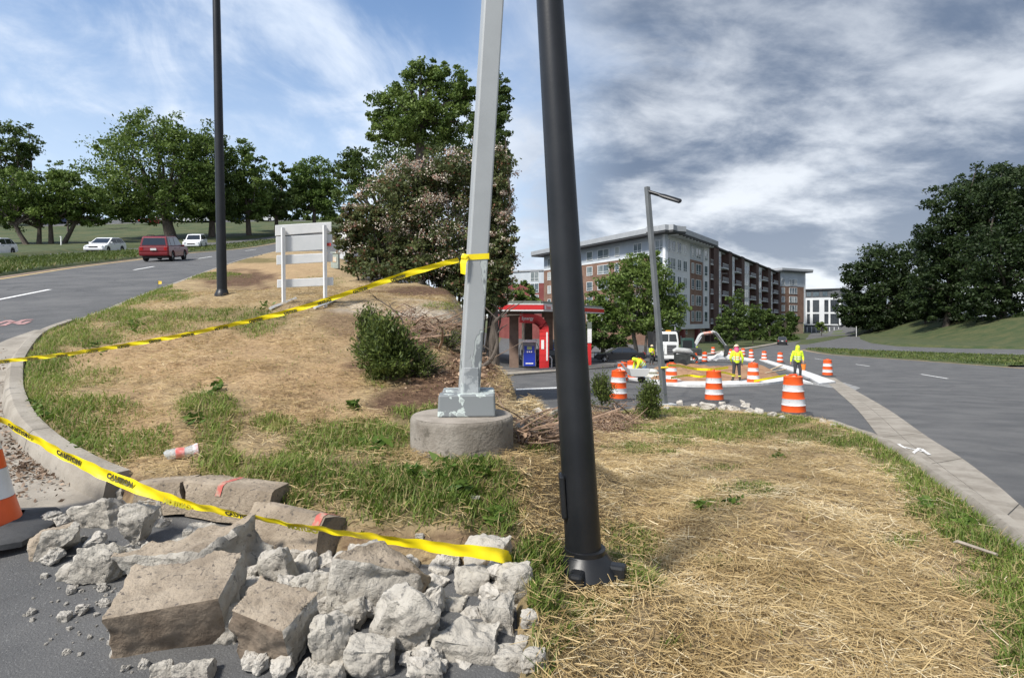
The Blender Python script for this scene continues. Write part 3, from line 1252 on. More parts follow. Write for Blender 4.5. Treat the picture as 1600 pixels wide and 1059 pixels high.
tree('wide round maple standing over the red car on the lawn', 268, 84, [(232, 262, 84, 72), (190, 292, 48, 50), (284, 262, 56, 76), (244, 206, 56, 30), (312, 292, 34, 54), (165, 228, 20, 12), (205, 322, 46, 26), (272, 320, 56, 26), (180, 330, 34, 18), (238, 338, 30, 12)], L_MID, 19000, 6, .75, group=GL_, fork=.5)
tree('dark tree partly hidden by the slim black lamp post', 331, 88, [(322, 258, 34, 60), (340, 300, 30, 40), (318, 322, 32, 26), (345, 335, 26, 14)], L_DARK, 7000, 6, .5, group=GL_)
tree('round tree just past the slim black lamp post', 389, 92, [(375, 262, 36, 44), (392, 292, 30, 38), (360, 300, 26, 34), (382, 324, 34, 22), (405, 322, 24, 22)], L_MID, 7500, 6, .42, group=GL_)
tree('small dark tree behind the white barricade road bend', 432, 100, [(428, 308, 40, 34), (438, 270, 17, 20), (448, 318, 26, 24), (410, 326, 26, 18)], L_DARK, 4800, 6, .35)
tree('pale green willow-like tree at the end of the road', 492, 104, [(492, 284, 38, 38), (482, 312, 38, 24), (508, 306, 30, 28), (470, 290, 20, 26)], L_LIGHT, 6500, 6, .35)
tree('tall open oak with sky showing through, behind the flowering bush', 655, 44,
     [(655, 118, 40, 27), (620, 160, 46, 26), (704, 140, 36, 34), (655, 182, 64, 34), (592, 186, 26, 14), (716, 190, 34, 36), (600, 210, 32, 18), (690, 112, 24, 16), (640, 208, 54, 24), (730, 150, 20, 26)],
     L_MID, 15000, 6.5, .42, fork=.75, shell=.35)
tree('broad dark green tree mass beneath the open oak', 600, 50, [(560, 246, 36, 26), (604, 262, 56, 38), (668, 246, 66, 36), (540, 280, 26, 34), (720, 238, 52, 46), (580, 306, 56, 30), (700, 310, 56, 40), (690, 390, 66, 50), (620, 380, 50, 40)], L_DARK, 15000, 6.5, .5)
tree('dark leafy tree beside the top of the grey square pole', 772, 38, [(772, 168, 24, 50), (764, 212, 32, 44), (782, 140, 15, 24), (778, 262, 22, 46), (772, 330, 24, 50), (760, 400, 34, 50), (764, 452, 30, 34)], L_DARK, 15000, 6.5, .35)
# across the lot
tree('leafy street tree with several pale stems in front of the apartment block', 1002, 68, [(1000, 446, 56, 40), (958, 470, 38, 34), (1044, 466, 30, 40), (1002, 414, 36, 22), (990, 494, 62, 32), (1030, 500, 36, 26), (940, 492, 24, 24)], L_MID, 15000, 6, .30, M_BARKP, fork=.2, stems=3)
tree('green tree showing over the petrol station canopy', 818, 92, [(816, 462, 22, 22), (826, 476, 20, 16), (806, 480, 20, 20)], L_MID, 2600, 6, .3)
tree('dark bushy tree behind the red edged canopy end', 942, 82, [(942, 524, 30, 24), (918, 520, 22, 26), (966, 532, 26, 18), (930, 500, 20, 18)], L_DARK, 4200, 6, .3, shell=.4)
GS = 'young trees planted along the apartment block'
for i, (x, Y, bl, q) in enumerate([(1148, 104, [(1148, 492, 22, 36), (1140, 520, 16, 18)], 'tall young tree by the dark brick pier next to the excavator arm'),
                                   (1176, 118, [(1176, 506, 20, 28), (1182, 488, 12, 14)], 'second young tree along the balcony block from the excavator arm'),
                                   (1204, 134, [(1203, 508, 18, 24), (1198, 494, 10, 12)], 'third young tree along the balcony block from the excavator arm'),
                                   (1232, 150, [(1231, 510, 18, 24), (1238, 498, 10, 12)], 'young tree in front of the grey topped end tower'),
                                   (1130, 98, [(1128, 516, 11, 26)], 'narrow dark shrub-like tree close to the excavator arm')]):
    tree(q, x, Y, bl, L_DARK, 2200, 5, .12, name='young_tree', group=GS)
tree('small street tree in front of the white office building', 1284, 190, [(1284, 512, 9, 9), (1280, 505, 6, 6)], L_MID, 500, 4.5, .12, name='young_tree')
tree('broad bright-topped tree at the bend of the far road', 1386, 185, [(1370, 436, 48, 54), (1338, 478, 32, 36), (1420, 424, 42, 48), (1392, 480, 58, 34), (1348, 430, 28, 26), (1326, 494, 22, 16), (1370, 500, 50, 16), (1425, 490, 40, 22)], L_RIGHT, 16000, 6, .7)
tree('towering dark oak on the slope past the bend', 1478, 150, [(1500, 322, 48, 44), (1540, 284, 46, 32), (1470, 372, 40, 42), (1510, 384, 52, 50), (1498, 446, 50, 44), (1554, 330, 44, 46), (1462, 440, 34, 40), (1500, 484, 46, 20), (1450, 478, 26, 22)], L_RIGHT, 20000, 6.5, .75)
tree('dense dark tree cut off by the picture edge on the slope', 1566, 135, [(1580, 302, 44, 46), (1600, 360, 56, 60), (1560, 400, 60, 60), (1590, 450, 56, 50), (1540, 462, 40, 34), (1625, 300, 44, 60), (1580, 486, 50, 16)], L_RIGHT, 19000, 6.5, .7)
tree('slim dark tree between the bend tree and the towering oak', 1446, 165, [(1446, 470, 26, 34), (1440, 440, 18, 24)], L_RIGHT, 4200, 6, .3)



def far_wood(label, x0, x1, Y, r0, r1, n, lm, leaf=4.5):
    """distant trees that read as one mass"""
    blobs = []
    for i in range(int((x1 - x0) / 22)):
        x = x0 + 22 * i + random.uniform(-6, 6)
        h_ = random.uniform(.5, 1.0) * (r1 - r0)
        Yi = Y * random.uniform(.94, 1.06)
        p_ = P(x, r1 - h_ * .5, Yi)
        blobs.append((tuple(p_), (26 * Y / F, 12 * Y / F, h_ * .55 * Y / F)))
    C_, ti, _c = blob_points(blobs, n, shell=.4)
    V_, F_ = leaf_cloud(C_, leaf * Y / F, .6)
    tag(raw_mesh('distant_wood', V_, F_, lm, None, np.repeat(ti, 4)), label, 'wood', kind='stuff')


far_wood('dark wood closing the view behind the parked cars', -60, 580, 165, 292, 358, 32000, L_DARK)
far_wood('dark wood on the crest of the slope past the bend', 1335, 1680, 205, 455, 516, 15000, L_RIGHT)
far_wood('dark shrubs at the foot of the balcony block', 1090, 1262, 150, 496, 540, 6000, L_DARK)
# the flowering bush
bb = stand(668, 19.0)
bush = thing('flowering_bush', 'large bush full of white blossom behind the white barricade and grey pole', 'bush', bb)
BL = px_blobs(bb, 19.0, [(566, 352, 42, 40), (640, 424, 90, 22), (720, 452, 50, 22, -.5), (762, 470, 30, 26, -1.0), (545, 372, 28, 34), (735, 424, 66, 30), (770, 440, 40, 44, -1.0), (790, 400, 18, 60, -.6), (634, 312, 62, 60), (705, 278, 60, 50), (768, 286, 38, 66), (600, 402, 52, 36), (680, 386, 76, 54), (768, 384, 40, 58), (556, 402, 26, 30), (720, 420, 70, 30), (545, 340, 20, 20)], .8)
C, tint, cl = blob_points(BL, 62000, clump=.34, shell=.35)
gzz = top(C[:, 0] + bb.x, C[:, 1] + bb.y) - bb.z
C[:, 2] = np.maximum(C[:, 2], gzz + .05 + .15 * RNG.random(len(C)))
V, Fq = leaf_cloud(C, 0.115, .6)
tint2 = np.where(RNG.random(len(C)) < .06, .95, tint)
raw_mesh('foliage', V, Fq, L_BUSH, bush, np.repeat(tint2, 4))
C, tint, cl2 = blob_points([(c, (r[0] * 1.05, r[1] * 1.05, r[2] * 1.05)) for c, r in BL], 26000, clump=.28, shell=.76)
gzz = top(C[:, 0] + bb.x, C[:, 1] + bb.y) - bb.z
k = (C[:, 2] > gzz + .9) & (RNG.random(len(C)) < np.clip((C[:, 2] - .6) / 2.6, .25, 1))
V, Fq = leaf_cloud(C[k], 0.060, .8)
raw_mesh('blossom', V, Fq, L_BLOSSOM, bush, np.repeat(RNG.random(k.sum()), 4))
mb = MB()
rnd = random.Random(3)
for i in range(60):
    g = Vector(cl[rnd.randrange(len(cl))])
    x0 = max(-2.4, min(2.6, g.x * .8 + rnd.uniform(-.4, .4)))
    y0 = rnd.uniform(-.6, .5)
    zb = float(top(bb.x + x0, bb.y + y0)) - bb.z
    mb.tube([(x0, y0, zb - .1), Vector((x0, y0, zb)).lerp(g, .5) + Vector((rnd.uniform(-.2, .2), 0, .1)), g], [.03, .02, .008], 5)
mb.build('stems', M_BARK, bush)


def evergreen(label, px, py, w, h, n=2600, name='evergreen_shrub', blobs=None, droop=0.35, lm=None):
    """low conifer: stem, sprays of short needles reaching up and out"""
    b = G(px, py)
    s = b.y / F
    t = thing(name, label, 'shrub', b)
    rnd = random.Random(int(px))
    Cs, Ds = [], []
    mb = MB()
    nb = 46
    for i in range(nb):
        f = rnd.random()
        a = rnd.uniform(0, 6.28)
        hz_ = h * s * (0.08 + .82 * f ** .8)
        rr = w * s * .5 * (1 - f * .72) * rnd.uniform(.75, 1.15)
        if blobs:
            rr *= blobs
        tip = Vector((math.cos(a) * rr, math.sin(a) * rr, hz_ + rnd.uniform(0, .16) * h * s))
        root = Vector((rnd.uniform(-.02, .02), rnd.uniform(-.02, .02), max(.02, hz_ * .55)))
        mid = root.lerp(tip, .55) + Vector((0, 0, -.04 * h * s))
        mb.tube([root, mid, tip], [.012, .008, .003], 5)
        for q in range(int(n * 1.8) // nb):
            tt = rnd.uniform(.25, 1.03)
            p = root.lerp(mid, tt / .55) if tt < .55 else mid.lerp(tip, (tt - .55) / .45)
            d = (tip - root).normalized() + Vector((rnd.gauss(0, .6), rnd.gauss(0, .6), rnd.gauss(.15, .5)))
            Cs.append(p + Vector((rnd.gauss(0, .04), rnd.gauss(0, .04), rnd.gauss(0, .035))) * (h * s / .6))
            Ds.append(d.normalized())
    mb.tube([(0, 0, -.1), (0, 0, h * s * .6), (0, 0, h * s * .9)], [.03, .02, .008], 6)
    mb.build('stem', M_BARK, t)
    V, Fq = leaf_cloud(np.array(Cs), max(.02, .042 * h * s / .6), .36, along=np.array(Ds))
    raw_mesh('needles', V, Fq, lm or L_EVER, t, np.repeat(np.clip(RNG.normal(.45, .25, len(Cs)), 0, 1), 4))
    return t


evergreen('low bushy evergreen on bare mulch before the grey pole', 606, 592, 112, 100, 5600)
evergreen('low sprawling evergreen clump joined to the bushy one on the mulch', 655, 588, 90, 52, 2200)
evergreen('upright thin evergreen shoot rising behind the bushy one on the mulch', 576, 560, 50, 84, 1500)
evergreen('small flat evergreen sprig lying by the grey pole', 700, 548, 80, 34, 1300)
evergreen('ragged evergreen behind the grey pole on the brush pile', 786, 500, 58, 60, 1300)
evergreen('tiny conical evergreen at the straw bank edge near the leaning street lamp', 1015, 655, 46, 62, 2400)
evergreen('scraggy evergreen beside the thick black pole', 940, 640, 50, 60, 1500)
evergreen('little evergreen tuft on the broken paving by the thick black pole', 872, 665, 34, 26, 700)
evergreen('flat evergreen sprig at the foot of the straw bank', 838, 672, 40, 16, 500)


def brush_pile(label, ells, n, name='brush_pile'):
    """cut branches and twigs lying in a heap"""
    c = G(ells[0][0], ells[0][1])
    t = thing(name, label, 'brush', c)
    mb = MB()
    mb2 = MB()
    rnd = random.Random(int(ells[0][0]))
    for i in range(n):
        e = rnd.choice(ells)
        q = G(e[0] + rnd.uniform(-1, 1) * e[2], e[1] + rnd.uniform(-1, 1) * e[3])
        L = rnd.uniform(.12, .6) * (1.4 if i % 9 == 0 else 1)
        a = rnd.uniform(0, 6.28)
        el = rnd.uniform(-.05, .55)
        d = Vector((math.cos(a) * math.cos(el), math.sin(a) * math.cos(el), math.sin(el)))
        p0 = q - c + Vector((0, 0, rnd.uniform(.01, .14)))
        side = Vector((-d.y, d.x, rnd.uniform(-.3, .5))) * L * rnd.uniform(-.25, .25)
        r = rnd.uniform(.004, .010) * (2.2 if i % 9 == 0 else 1)
        (mb if i % 3 else mb2).tube([p0, p0 + d * L * .35 + side, p0 + d * L * .7 + side * .6, p0 + d * L], [r, r * .9, r * .7, r * .35], 5)
    mb.build('twigs', mat('twig', (0.13, 0.085, 0.060), (0.25, 0.175, 0.125), scale=5, rough=.95), t)['kind'] = 'stuff'
    mb2.build('branches', mat('branch', (0.20, 0.125, 0.080), (0.34, 0.235, 0.165), scale=5, rough=.95), t)['kind'] = 'stuff'
    C = []
    for i in range(n * 5):
        e = rnd.choice(ells)
        q = (e[0] + rnd.gauss(0, .55) * e[2], e[1] + rnd.gauss(0, .55) * e[3])
        C.append(q)
    return t, C


def big_branch(label, pts_px, r):
    base = G(*pts_px[0])
    t = thing('dead_branch', label, 'branch', base)
    mb = MB()
    ps = []
    for i, q in enumerate(pts_px):
        if len(q) == 2:
            p = P(q[0], q[1], base.y)
        else:
            p = P(*q)
        ps.append(p - base)
    ps = [Vector(p) for p in smooth_line([tuple(p) for p in ps], 5)]
    n = len(ps)
    mb.tube(ps, [r * (1 - .75 * i / n) for i in range(n)], 7)
    mb.build('limb', M_BARK, t, smooth=True)
    mb = MB()
    rnd = random.Random(int(pts_px[0][0]))
    for i in range(7):
        a = ps[rnd.randrange(n // 3, n)]
        d = Vector((rnd.uniform(-1, 1), rnd.uniform(-.6, .6), rnd.uniform(-.1, 1))).normalized() * r * rnd.uniform(8, 18)
        mb.tube([a, a + d * .5 + Vector((0, 0, .02)), a + d], [r * .35, r * .25, r * .08], 5)
    mb.build('twigs', M_BARK, t)['kind'] = 'stuff'
    return t


_, DL1 = brush_pile('heap of cut twigs and split branches left of the grey pole', [(690, 528, 60, 16), (650, 530, 50, 24), (640, 505, 40, 20), (700, 515, 40, 12)], 150)
_, DL2 = brush_pile('heap of brushwood and roots just behind the grey pole', [(775, 545, 26, 28), (780, 520, 24, 20)], 70)
_, DL3 = brush_pile('twiggy brush heap between the thick black pole and the conical evergreen', [(965, 650, 42, 18), (950, 665, 40, 12)], 120)
_, DL4 = brush_pile('brushy twig litter at the foot of the straw bank', [(838, 685, 34, 14)], 60)
big_branch('thick curved dead root branch arching behind the grey pole', [(752, 575), (768, 560), (777, 535), (772, 505), (786, 490)], .030)
big_branch('thin bent dead branch standing in the twig heap left of the grey pole', [(632, 520), (628, 500), (612, 482), (590, 468)], .016)
big_branch('thin bare branch leaning up beside an orange drum near the leaning street lamp', [(990, 645), (1000, 628), (1022, 606)], .016)
big_branch('forked pale stick in the brush beside the thick black pole', [(975, 655), (966, 638), (958, 622)], .014)

# ---------------------------------------------------------------- grass, straw and fallen leaves


def verge_points(n, y0=1.2, y1=24.0, th0=-48, th1=46, pw=2.0):
    """points spread over the verge, thinning with distance"""
    th = RNG.uniform(R(th0), R(th1), n)
    r = (y0 ** (2 - pw + 1e-6) + RNG.random(n) * (y1 ** (2 - pw + 1e-6) - y0 ** (2 - pw + 1e-6))) ** (1 / (2 - pw + 1e-6))
    X = r * np.sin(th)
    Y = r * np.cos(th)
    d = vdist(X, Y)
    k = (d > 0.05) & (Y > 1.0)
    X, Y, d = X[k], Y[k], d[k]
    Z = topf(X, Y)
    return X, Y, Z, CX + F * X / Y, HY - F * (Z - H) / Y, d


def blades(X, Y, Z, h, w, lean, bend=0.4):
    """upright bent blades: two quads, the upper one closing to a tip"""
    n = len(X)
    a = RNG.uniform(0, 2 * np.pi, n)
    ln = RNG.uniform(0.05, 1.0, n) * lean
    dx_, dy_ = np.cos(a), np.sin(a)
    sx, sy = -dy_ * w / 2, dx_ * w / 2
    m = h * .55
    b0 = np.stack([X, Y, Z - .01], -1)
    o1 = np.stack([dx_ * ln * m, dy_ * ln * m, m], -1)
    o2 = np.stack([dx_ * (ln + bend) * h, dy_ * (ln + bend) * h, h * (1 - .25 * ln)], -1)
    s = np.stack([sx, sy, np.zeros(n)], -1)
    V = np.stack([b0 - s, b0 + s, b0 + o1 + s * .8, b0 + o1 - s * .8, b0 + o2 + s * .12, b0 + o2 - s * .12], 1).reshape(-1, 3)
    i = np.arange(n)[:, None] * 6
    Fq = np.concatenate([i + np.array([[0, 1, 2, 3]]), i + np.array([[3, 2, 4, 5]])], 0)
    return V, Fq


X, Y, Z, px, py, d = verge_points(760000, 1.3, 26, pw=1.35)


def kerb_grass(px, py, d, X, Y):
    """the greener border along the kerbs"""
    on = (px > 1300) | ((px < 270) & (py < 715))
    return on * (1 - sm(.25, .75, d + .45 * fnoise(X, Y, 1.6, 3)))


g = np.maximum(ell_mask(px, py, X, Y, GRASS, .8), kerb_grass(px, py, d, X, Y))
patchy = .10 + 1.7 * np.clip(fnoise(X, Y, 3.5, 4) + .40, 0, 1)
keep = RNG.random(len(X)) < np.clip(g * 1.9 * patchy, 0, 1) * .92
stray = (RNG.random(len(X)) < .012) & ~keep
k = keep | stray
X, Y, Z, g, pxg = X[k], Y[k], Z[k], g[k], px[k]
hh = (.035 + .10 * RNG.random(len(X)) ** 1.6) * (0.55 + .6 * g) * (1 + .5 * (np.abs(fnoise(X, Y, 1.3, 2))))
hh *= np.where(pxg < 800, .66, .70)
V, Fq = blades(X, Y, Z, hh, .0042 + .0042 * RNG.random(len(X)) + .0004 * Y, .55)
tt = np.clip(.45 + fnoise(X, Y, 1.1, 3) * .5 + RNG.normal(0, .16, len(X)), 0, .84)
tt = np.where(RNG.random(len(X)) < .15, .97, tt)
o = raw_mesh('grass', V, Fq, L_GRASS, None, np.repeat(tt, 6))
tag(o, 'green grass blades growing in patches on the verge', 'grass', kind='stuff')

# broad-leaved weeds
wl = []
WEEDS = [(690, 745, 26), (720, 770, 24), (745, 740, 20), (640, 745, 20), (340, 610, 16), (60, 655, 20), (45, 640, 18), (1445, 790, 22), (1150, 788, 14), (1215, 715, 14), (1095, 795, 14), (300, 660, 16), (770, 815, 20), (596, 700, 16), (1500, 815, 20), (105, 710, 18),
         (552, 636, 8), (410, 480, 12), (210, 510, 14), (150, 545, 16)]
Cw, Aw = [], []
for wx, wy, wr in WEEDS:
    for i in range(30):
        q = G(wx + random.gauss(0, wr * .5), wy + random.gauss(0, wr * .3))
        a = random.uniform(0, 6.28)
        Cw.append((q.x, q.y, q.z + random.uniform(.01, .06)))
        Aw.append((math.cos(a), math.sin(a), random.uniform(.1, .8)))
V, Fq = leaf_cloud(np.array(Cw), .085, .42, along=np.array(Aw) / np.linalg.norm(np.array(Aw), axis=1, keepdims=True))
o = raw_mesh('weeds', V, Fq, leaf_mat('weed_leaf', (0.05, 0.10, 0.015), (0.13, 0.20, 0.035)), None, np.repeat(RNG.random(len(Cw)), 4))
tag(o, 'broad leaved weeds among the verge grass', 'weeds', kind='stuff')


def stalks(X, Y, Z, L, w, lift=.25, zr=.03):
    n = len(X)
    a = RNG.uniform(0, np.pi, n)
    # straw blown roughly one way in each patch
    a = a + fnoise(X, Y, .7, 2) * 2.0
    el = RNG.normal(0, lift, n) * .5
    D = np.stack([np.cos(a) * np.cos(el), np.sin(a) * np.cos(el), np.sin(el)], -1)
    S = np.stack([-np.sin(a), np.cos(a), RNG.normal(0, .35, n)], -1)
    S *= (w / 2)[:, None]
    C = np.stack([X, Y, Z + .006 + zr * RNG.random(n) ** 1.5 + np.abs(np.sin(el)) * L * .5], -1)
    bow = np.stack([-np.sin(a), np.cos(a), np.zeros(n)], -1) * (L * RNG.normal(0, .05, n))[:, None]
    h = (L / 2)[:, None]
    V = np.stack([C - D * h - S, C - D * h + S, C + bow + S, C + bow - S, C + D * h + S * .7, C + D * h - S * .7], 1).reshape(-1, 3)
    i = np.arange(n)[:, None] * 6
    Fq = np.concatenate([i + np.array([[0, 1, 2, 3]]), i + np.array([[3, 2, 4, 5]])], 0)
    return V, Fq


X, Y, Z, px, py, d = verge_points(400000, 1.5, 16, pw=1.25)
g = np.maximum(ell_mask(px, py, X, Y, GRASS, .5), kerb_grass(px, py, d, X, Y))
mu = ell_mask(px, py, X, Y, MULCH, .5)
right = sm(770, 850, px)
dens = right * (.80 - .72 * g) + (1 - right) * (.46 - .36 * g) * (1.2 + 1.6 * fnoise(X, Y, 1.5, 3))
dens *= (1 - .93 * mu) * np.clip(.62 + 1.3 * (fnoise(X, Y, 2.6, 3) + .25), .2, 1.2)
keep = RNG.random(len(X)) < np.clip(dens, 0, 1)
X, Y, Z, rt = X[keep], Y[keep], Z[keep], right[keep]
n = len(X)
L = np.where(rt > .5, RNG.uniform(.03, .22, n) * RNG.choice([1, 1, .6], n), RNG.uniform(.02, .12, n))
V, Fq = stalks(X, Y, Z, L, (.0015 + .0022 * RNG.random(n) + .00025 * Y) * np.where(rt > .5, 1.0, .8), .25, .045)
tt = np.clip(RNG.normal(.44, .26, n) + fnoise(X, Y, 1.7, 3) * .55, 0, 1) * np.where(rt > .5, 1, .8)
o = raw_mesh('straw', V, Fq, L_STRAW, None, np.repeat(tt, 6))
tag(o, 'dry golden straw strewn over the verge', 'straw', kind='stuff')

# fallen leaves and bark chips on the mulch
pts = DL1 + DL2 + DL3 + DL4
for e, m_ in (((740, 580, 50, 40), 420), ((690, 590, 90, 40), 420), ((620, 560, 60, 40), 200), ((770, 600, 24, 40), 200), ((870, 684, 70, 22), 260), ((960, 662, 60, 20), 200)):
    pts += [(e[0] + random.gauss(0, .5) * e[2], e[1] + random.gauss(0, .5) * e[3]) for _ in range(m_)]
pts = [p for p in pts if p[1] > 452][:2600]
Cl = []
for p in pts:
    q = G(*p)
    Cl.append((q.x, q.y, q.z + random.uniform(.008, .05)))
V, Fq = leaf_cloud(np.array(Cl), RNG.choice([.03, .05, .08], len(Cl), p=[.5, .32, .18]), .5, flat=.5)
o = raw_mesh('leaf_litter', V, Fq, L_DRY, None, np.repeat(RNG.random(len(Cl)), 4))
tag(o, 'brown dead leaves and bark chips over the mulch', 'leaf litter', kind='stuff')

# debris along the gutter
Cd = []
for i in range(1500):
    q = random.random()
    x, y = (random.gauss(22, 26), random.gauss(665, 55)) if q < .6 else (random.gauss(70, 40), random.gauss(735, 14))
    b = Gb(x, y)
    if float(vdist(b.x, b.y)) > -.10:
        continue
    Cd.append((b.x, b.y, b.z + .012 + random.random() * .02))
V, Fq = leaf_cloud(np.array(Cd), RNG.choice([.02, .03, .045], len(Cd)), .45, flat=.6)
o = raw_mesh('gutter_litter', V, Fq, leaf_mat('bark_chip', (0.10, 0.065, 0.045), (0.30, 0.215, 0.150), tr=.05), None, np.repeat(RNG.random(len(Cd)), 4))
tag(o, 'brown bark chips washed into the gutter by the curved kerb', 'litter', kind='stuff')

# rough grass on the medians
for poly, y0, y1, u0, u1, n, lab in ((MED_L, 22, 85, -1.05, -.33, 26000, 'rough green grass on the median beside the climbing road'), (MED_R, 48, 105, .5, 1.05, 14000, 'rough green grass on the median beside the far lanes')):
    U = RNG.uniform(u0, u1, n * 3)
    Yy = RNG.uniform(y0 ** .5, y1 ** .5, n * 3) ** 2
    Xx = U * Yy
    dd = poly_dist(Xx, Yy, poly)
    k = dd > .15
    Xx, Yy = Xx[k][:n], Yy[k][:n]
    Zz = gz(Xx, Yy) + .14
    V, Fq = blades(Xx, Yy, Zz, RNG.uniform(.06, .24, len(Xx)) + .12 * np.clip(fnoise(Xx, Yy, .5, 2), 0, 1), .03 + .0006 * Yy, .5)
    tt = np.clip(.5 + fnoise(Xx, Yy, .4, 3) * .6 + RNG.normal(0, .15, len(Xx)), 0, .9)
    tag(raw_mesh('grass', V, Fq, leaf_mat('median_blade', (0.045, 0.075, 0.014), (0.135, 0.175, 0.040), c3=(.26, .22, .10), t3=.86), None, np.repeat(tt, 6)), lab, 'grass', kind='stuff')

# ================================================================== buildings
M_BRICKB = mat('brown_brick', (0.165, 0.095, 0.066), (0.225, 0.140, 0.100), rough=.9, scale=.6, c3=(0.13, 0.075, 0.055), s3=6, t3=(.5, .7))
M_BRICKD = mat('dark_brick', (0.070, 0.042, 0.036), (0.105, 0.062, 0.052), rough=.9, scale=.6)
M_BRICKR = mat('dark_red_brick', (0.155, 0.040, 0.038), (0.20, 0.060, 0.054), rough=.9, scale=.6)
M_TAN = mat('tan_brick', (0.33, 0.25, 0.18), (0.26, 0.195, 0.14), rough=.9, scale=.7)
M_SIDE = mat('pale_grey_siding', (0.45, 0.49, 0.53), (0.39, 0.43, 0.47), rough=.6, scale=.4)
M_SIDEW = mat('white_siding', (0.64, 0.66, 0.67), (0.56, 0.58, 0.60), rough=.6, scale=.4)
M_ROOFM = mat('roof_metal', (0.34, 0.355, 0.37), (0.29, 0.305, 0.32), rough=.5, scale=.5)
M_SOFF = mat('dark_soffit', (0.050, 0.052, 0.055), rough=.7)
M_GLASS = mat('window_glass', (0.060, 0.085, 0.105), (0.13, 0.165, 0.19), rough=.06, scale=.25, spec=.8)
M_GLASSB = mat('window_with_blind', (0.40, 0.42, 0.41), (0.30, 0.33, 0.34), rough=.12, scale=.4, spec=.7)
M_GLASSM = mat('window_paler_glass', (0.13, 0.16, 0.17), (0.24, 0.27, 0.28), rough=.08, scale=.5, spec=.8)  # mid-tone pane colour, one of the random glass variants
PANES = [M_GLASS, M_GLASS, M_GLASS, M_GLASSM, M_GLASSM, M_GLASSB]
M_WFRM = mat('window_frame_white', (0.72, 0.74, 0.74), rough=.5)
M_RAIL = mat('balcony_rail', (0.46, 0.47, 0.48), rough=.5)
M_RECESS = mat('red_recess', (0.120, 0.030, 0.030), (0.085, 0.024, 0.024), rough=.9, scale=.5)
M_CHAR = mat('charcoal_panel', (0.075, 0.082, 0.09), (0.095, 0.10, 0.11), rough=.6, scale=.4)


class Fac:
    """a facade from p0 to p1 (seen from outside, first point at the left); s along it, d outwards"""

    def __init__(s, p0, p1, root):
        s.p0 = Vector(p0)
        s.d = (Vector(p1) - s.p0)
        s.L = s.d.length
        s.d.normalize()
        s.n = Vector((s.d.y, -s.d.x))
        s.root = root

    def pt(s, q, dd, z):
        p = s.p0 + s.d * q + s.n * dd
        return Vector((p.x - s.root.location.x, p.y - s.root.location.y, z - s.root.location.z))

    def box(s, mb, s0, s1, z0, z1, d0, d1):
        vs = [s.pt(q, d, z) for z in (z0, z1) for q, d in ((s0, d0), (s1, d0), (s1, d1), (s0, d1))]
        mb.add(vs, [(3, 2, 1, 0), (4, 5, 6, 7), (0, 1, 5, 4), (1, 2, 6, 5), (2, 3, 7, 6), (3, 0, 4, 7)])
        return mb

    def s_of(s, px):
        u = (px - CX) / F
        return (u * s.p0.y - s.p0.x) / (s.d.x - u * s.d.y)

    def z_of(s, px, py):
        q = s.s_of(px)
        Y = s.p0.y + s.d.y * q
        return H - (py - HY) / F * Y

    def part(s, name, m, *boxes):
        mb = MB()
        for b in boxes:
            s.box(mb, *b)
        return mb.build(name, m, s.root)

    def window(s, s0, s1, z0, z1, cols=1, cross=.3, dd=0.0, fm=None, gm=None, fw=.09):
        mb = MB()
        s.box(mb, s0, s1, z0, z0 + fw, dd - .04, dd + .09)
        s.box(mb, s0, s1, z1 - fw, z1, dd - .04, dd + .09)
        s.box(mb, s0, s0 + fw, z0 + fw, z1 - fw, dd - .04, dd + .088)
        s.box(mb, s1 - fw, s1, z0 + fw, z1 - fw, dd - .04, dd + .088)
        for k in range(1, cols):
            c = s0 + (s1 - s0) * k / cols
            s.box(mb, c - fw * .45, c + fw * .45, z0 + fw, z1 - fw, dd - .04, dd + .085)
        if cross:
            c = z0 + (z1 - z0) * cross
            s.box(mb, s0 + fw, s1 - fw, c - fw * .4, c + fw * .4, dd - .04, dd + .08)
        w = mb.build('window', fm or M_WFRM, s.root)
        for k in range(cols):
            a = s0 + (s1 - s0) * k / cols + fw * .5
            b = s0 + (s1 - s0) * (k + 1) / cols - fw * .5
            mb = MB()
            s.box(mb, a, b, z0 + fw * .6, z1 - fw * .6, dd - .03, dd + .035)
            mb.build('pane', gm or random.choice(PANES), w)
        return w


# ---- six-storey apartment block
ZB = -4.6
AL, AC, AM, AE = (8.3, 150.0), (29.6, 111.0), (45.3, 133.0), (99.4, 214.0)
apt = thing('apartment_block', 'long six storey brick and grey apartment block with overhanging roof and balconies', 'building', (29.6, 111.0, ZB))
f1 = Fac(AL, AC, apt)
f2 = Fac(AC, AM, apt)
f3 = Fac(AM, AE, apt)
ZS = 18.2                                   # soffit
FH = 3.45
zc = [16.3 - FH * k for k in range(6)]      # storey centres
split = zc[0] - FH / 2 + .05
mb = MB()
back = [(AL[0] + 34, AL[1] + 34), (AE[0] - 14, AE[1] + 10)]


def slab(poly, z0, z1, m, name, root):
    mb = MB()
    mb.prism([(p[0] - root.location.x, p[1] - root.location.y) for p in poly], z0 - root.location.z, z1 - root.location.z, 'z')
    return mb.build(name, m, root)


core = [AL, AC, AM, AE, back[1], back[0]]


def inset(poly, d):
    cx = sum(p[0] for p in poly) / len(poly)
    cy = sum(p[1] for p in poly) / len(poly)
    return [(p[0] + (cx - p[0]) * d, p[1] + (cy - p[1]) * d) for p in poly]


